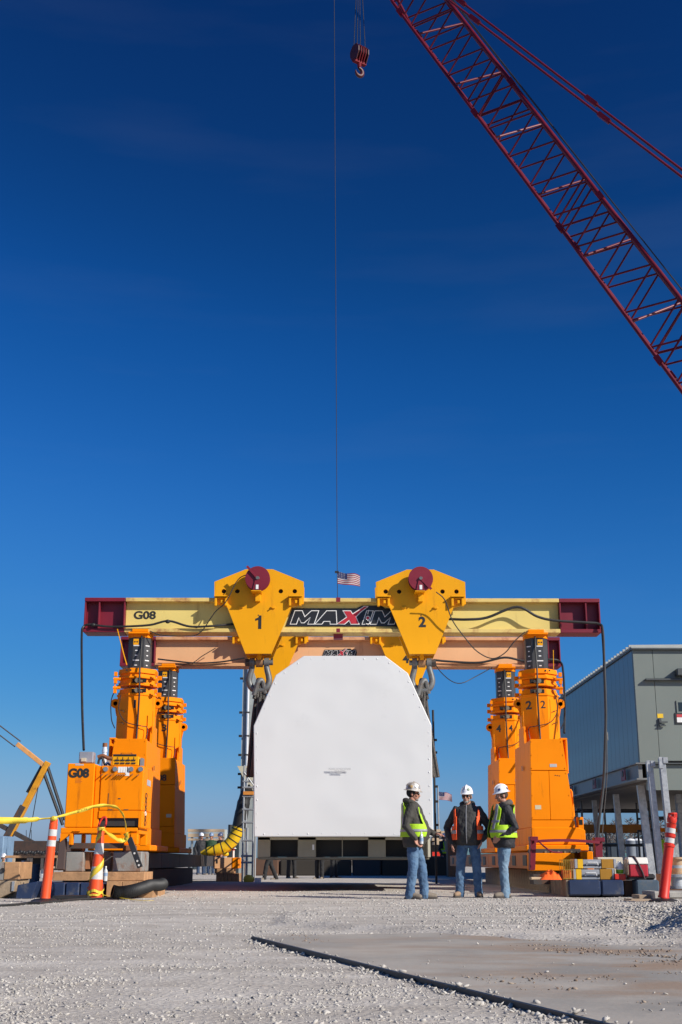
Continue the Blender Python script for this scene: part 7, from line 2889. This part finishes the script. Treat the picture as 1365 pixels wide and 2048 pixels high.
        for j in range(nz):
            z = (zs[j] + zs[j + 1]) / 2
            for i in range(n):
                th = -math.pi + 2 * math.pi * (i + .5) / n
                sn = abs(math.sin(th))
                if z > 1.16 and sn > .80 - .35 * max(0, (z - 1.40)) / .1 and z < 1.52:
                    continue
                if z > 1.475 and sn < .50:
                    continue
                k = 1.0 + .5 * max(0, z - 1.25)
                if -opR * k < th < opL * k:
                    continue
                idx = (j * n + i, j * n + (i + 1) % n, (j + 1) * n + (i + 1) % n, (j + 1) * n + i)
                FC.append(idx)
                band = 1.035 < z < 1.085 or (1.20 < z < 1.25 and s.get('band2'))
                vert = abs(sn - .52) < .09 and z > 1.09
                FS.append(band or vert)
        used = sorted(set(i for f in FC for i in f))
        mp = {a: b for b, a in enumerate(used)}
        q = MB()
        q.add([V[i] for i in used], [tuple(mp[i] for i in f) for f in FC], True)
        vo = q.build('vest', m, o)
        sm = vo.modifiers.new('s', 'SOLIDIFY')
        sm.thickness = .006
        FR = [f for f, b in zip(FC, FS) if b]
        used = sorted(set(i for f in FR for i in f))
        mp = {a: b for b, a in enumerate(used)}
        q = MB()
        cen = Vector((0, 0, 0))
        vs = []
        for i in used:
            p = V[i].copy()
            d = Vector((p.x, p.y, 0)).normalized()
            vs.append(p + d * .006)
        q.add(vs, [tuple(mp[i] for i in f) for f in FR], True)
        st = q.build('reflective_strip', RSTRIP, vo)
        sm = st.modifiers.new('s', 'SOLIDIFY')
        sm.thickness = .003
    # ---- hard hat
    ht = s['hat']
    q = MB()
    prof = []
    for k in range(9):
        a = k / 8 * math.pi / 2
        prof.append((math.cos(a), math.sin(a)))
    rings = []
    base = 1.705
    nn = 28
    rings.append([Hp((.128 if ht[1] == 'full' else .107) * math.sin(t), .004 - ((.155 if ht[1] == 'full' else (.118 + (.055 * max(0, math.cos(t)) ** 2))) * math.cos(t)), base - .012 - .010 * math.cos(t)) for t in [k * 6.2832 / nn for k in range(nn)]])
    rings.append([Hp((.130 if ht[1] == 'full' else .109) * math.sin(t), .004 - ((.157 if ht[1] == 'full' else (.120 + (.055 * max(0, math.cos(t)) ** 2))) * math.cos(t)), base - .006 - .010 * math.cos(t)) for t in [k * 6.2832 / nn for k in range(nn)]])
    for c, sn in prof[:-1]:
        rings.append([Hp(.104 * c * math.sin(t), .006 - .124 * c * math.cos(t), base + .010 + .122 * sn) for t in [k * 6.2832 / nn for k in range(nn)]])
    rings.append([Hp(.008 * math.sin(t), .006 - .01 * math.cos(t), base + .134) for t in [k * 6.2832 / nn for k in range(nn)]])
    q.loft(rings)
    hat = q.build('hard_hat', ht[0], o)
    q = MB()
    q.tube([Hp(0, .006 - .127 * math.cos(a), base + .012 + .124 * math.sin(a)) for a in [R(25) + R(130) * k / 10 for k in range(11)]], .009, 8)
    q.build('crown_ridge', ht[0], hat)
    for side, m in s.get('stickers', ()):
        a, z = side
        p = Hp(.1045 * math.sin(a) * .93, .006 - .1245 * math.cos(a) * .93, base + z)
        nrm = HM @ Vector((math.sin(a), -math.cos(a), .35)).normalized()
        q = MB()
        Mx = nrm.to_track_quat('Z', 'Y').to_matrix()
        q.ell(p + nrm * .004, .024, .024, .004, Mx, 12, 4)
        q.build('sticker', m, hat)
    # ---- face furniture
    if s.get('shades'):
        q = MB()
        for sx in (-1, 1):
            q.ell(Hp(sx * .033, -.094, 1.653), .030, .010, .019, HM @ Matrix.Rotation(sx * R(14), 3, 'Z'), 12, 8)
            q.cyl(Hp(sx * .062, -.075, 1.658), Hp(sx * .082, .01, 1.652), .005, n=6)
        q.cyl(Hp(-.012, -.103, 1.656), Hp(.012, -.103, 1.656), .005, n=6)
        q.build('sunglasses', simple('shades_black', (.008, .008, .01), .12), o)
    else:
        for sx in (-1, 1):
            e = MB().ell(Hp(sx * .032, -.086, 1.652), .011, .008, .0075, HM, 10, 6).build('eye', WHITE, o)
            MB().ell(Hp(sx * .032, -.093, 1.652), .005, .003, .005, HM, 8, 4).build('iris', KNIT, e)
    if s.get('beard'):
        q = MB()
        g_ = s.get('goatee')
        q.ell(Hp(0, -.068, 1.560), .026 if g_ else .040, .030, .026 if g_ else .030, HM, 14, 8)
        q.ell(Hp(0, -.097, 1.603), .026, .010, .007, HM, 10, 6)
        for sx in (() if g_ else (-1, 1)):
            q.ell(Hp(sx * .047, -.030, 1.585), .014, .034, .028, HM, 10, 6)
        b = q.build('beard', s['beard'], o)
        wrinkle(b, .012, .012, .005, 1)
        MB().ell(Hp(0, -.103, 1.592), .019, .008, .005, HM, 8, 5).build('mouth', simple('mouth_red', (.20, .07, .06), .6), o)
    if s.get('hair'):
        q = MB()
        q.ell(Hp(0, .020, 1.662), .083, .095, .080, HM, 16, 10)
        for sx in (-1, 1):
            q.ell(Hp(sx * .076, -.012, 1.660), .010, .030, .034, HM, 8, 6)
        b = q.build('hair', s['hair'], o)
        wrinkle(b, .02, .010, .006, 1)
    o.location = loc
    o.rotation_euler = (0, 0, rz)
    o.scale = (s.get('size', 1.0),) * 3
    WL[o.name] = Vector(loc)
    return o


# worker 1: faces right, right arm hanging with a bottle, left hand held out
g1 = gnd(829, 1798)
person('worker in lime vest and dark stickered hard hat facing right, one hand held out', (g1.x, g1.y, .0), R(82), dict(
    legs=[((-.14, .06), (-.02, -.03)), ((.13, -.16), (.02, -.04))], toes=[-.25, .2],
    arms=[((-.29, .10, 1.13), (-.275, -.06, .935)), ((.30, -.03, 1.14), (.20, -.34, 1.02))],
    hands=[((.02, -.22, -.95), (.3, -.9, .0), (.6, -.7, -.1), .55), ((-.1, -.95, -.12), (-.2, 0, -1), (-.8, -.1, .1), .25)],
    size=1.035, jeans=DENIM, jacket=OLIVE, boot=BOOTG, hem=.80, vest=(HIVIS, (.80, .80), .96), hat=(HATB, 'full'), shades=True, fat=.10, baggy=1.12,
    beard=BEARD, goatee=True, head=(R(0), R(4)), hair=KNIT,
    stickers=[((R(-60), .06), WHITE), ((R(-25), .05), RSTRIP), ((R(-100), .055), simple('sticker_tan', (.5, .33, .14)))]))

g2 = gnd(940, 1795)
person('bearded worker in charcoal jacket and open orange vest facing the camera', (g2.x, g2.y, .0), R(-12), dict(
    legs=[((-.16, -.03), (-.01, -.02)), ((.15, .0), (.01, -.02))], toes=[-.35, .3],
    arms=[((-.37, .06, 1.13), (-.27, -.06, .88)), ((.36, .05, 1.12), (.24, -.10, .92))],
    hands=[((.0, -.2, -.97), (.9, -.1, .0), (.1, -.9, -.1), .35), ((-.25, -.25, -.93), (-.8, -.1, .2), (.1, -.9, -.1), .3)],
    size=1.035, jeans=DENIM, jacket=CHAR, boot=BOOT, hem=.84, vest=(HIORANGE, (.72, .72), .93), hat=(HATW, 'cap'), shades=True, fat=.05, beard=BEARD, baggy=1.08,
    head=(R(-8), R(3)), hair=simple('grey_hair', (.16, .14, .12), .9), zip=-.02,
    stickers=[((R(35), .06), simple('sticker_green', (.25, .30, .22))), ((R(52), .05), WHITE)]))

g3 = gnd(1013, 1796)
person('worker in lime vest and white full brim hard hat facing left, hand in pocket', (g3.x, g3.y, .0), R(-80), dict(
    legs=[((-.10, .03), (0, -.02)), ((.10, -.05), (0, -.03))], toes=[-.15, .15],
    arms=[((-.29, .07, 1.13), (-.20, -.14, .97)), ((.29, .11, 1.12), (.20, -.13, .98))],
    hands=[None, ((-.3, -.6, -.6), (-.8, 0, -.2), (.1, -.5, .7), .4)],
    size=1.035, jeans=DENIM2, jacket=BLKJ, boot=BOOTG, hem=.80, vest=(HIVIS, (.30, .30), .96), band2=True, hat=(HATW, 'full'), fat=.06, baggy=1.02,
    head=(R(0), R(8)), hair=HAIR, hood=simple('grey_brown_hood', (.10, .085, .075), .9),
    stickers=[((R(60), .045), simple('sticker_navy', (.03, .05, .15))), ((R(140), .05), simple('sticker_navy', (.03, .05, .15)))]))
# bottle in the first worker's hand
M1 = Matrix.Translation(g1) @ Matrix.Rotation(R(82), 4, 'Z') @ Matrix.Scale(1.035, 4)
bp = M1 @ Vector((-.262, -.15, .90))
b = thing('water_bottle', 'small water bottle held in the first worker\'s hanging hand', 'bottle', bp)
MB().lathe([(0, -.05), (.03, -.05), (.032, 0), (.03, .06), (.027, .09), (.012, .115), (.012, .125), (0, .126)], bp, 'z', 14).build('body', simple('clear_plastic', (.55, .58, .60)), b)
MB().cyl(bp + Vector((0, 0, -.01)), bp + Vector((0, 0, .045)), .033, n=14).build('label_band', simple('pale_blue_label', (.25, .35, .5)), b)
MB().cyl(bp + Vector((0, 0, .127)), bp + Vector((0, 0, .145)), .014, n=12).build('cap', WHITE, b)

# far workers
STD = dict(legs=[((-.12, .02), (0, -.02)), ((.12, -.04), (0, -.02))], toes=[-.2, .2],
           arms=[((-.28, .05, 1.13), (-.25, -.06, .90)), ((.28, .05, 1.13), (.25, -.06, .90))],
           hands=[((0, -.2, -.97), (.9, 0, 0), (0, -.9, 0), .4), ((0, -.2, -.97), (-.9, 0, 0), (0, -.9, 0), .4)],
           jeans=DENIM3, jacket=CHAR, boot=BOOTG, hat=(HATW, 'full'), vox=2.0, hair=HAIR)
BLKT = mat('black_trousers', (.018, .018, .02), .85)


def far(label, px, Y, rz, **k):
    d = dict(STD)
    d.update(k)
    p = at(px, 1723, Y)
    return person(label, (p.x, Y, k.get('z', 0)), rz, d)


far('distant worker in lime vest seen between the load and the brown crate', 889, 58, R(50), jacket=BLKJ, vest=(HIVIS, .3, .95))
far('distant worker in lime jacket seen below the grey building, back to camera', 1319, 52, R(165), jacket=HIVIS, jeans=DENIM3)
far('distant worker in lime jacket low behind the timber block at the far left edge', 7, 48, R(20), jacket=HIVIS, z=-.93)
LGP = 'people standing in the shade behind the load'
for i, (px, Y, rz, j, lab) in enumerate(((541, 41, -60, BLKJ, 'person in dark clothes stepping, legs visible under the left part of the load'),
                                    (583, 44, 40, CHAR, 'person in dark clothes standing behind the load, second from the left'),
                                    (640, 43, -30, BLKJ, 'person in dark clothes standing behind the middle of the load'),
                                    (668, 45, 60, CHAR, 'person in dark clothes behind the middle of the load, the right one of the pair'))):
    k = dict(jacket=j, group=LGP, jeans=BLKT)
    if i == 0:
        k['legs'] = [((-.10, .28), (0, -.06)), ((.10, -.26), (0, -.05))]
    far(lab, px, Y, R(rz), **k)
for i, (px, j, lab, hat) in enumerate(((402, BLKJ, 'distant person in black with a white hard hat, left of the three behind tower 3', HATW),
                                  (422, mat('dark_green_coat', (.02, .06, .025), .8), 'distant person in a dark green coat, middle of the three behind tower 3', simple('blue_hat', (.2, .28, .42), .4)),
                                  (440, BLKJ, 'distant person in black, right of the three behind tower 3', simple('navy_hat', (.06, .08, .16), .4)))):
    far(lab, px, 56, R(30 - 40 * i), jacket=j, hat=(hat, 'cap'))
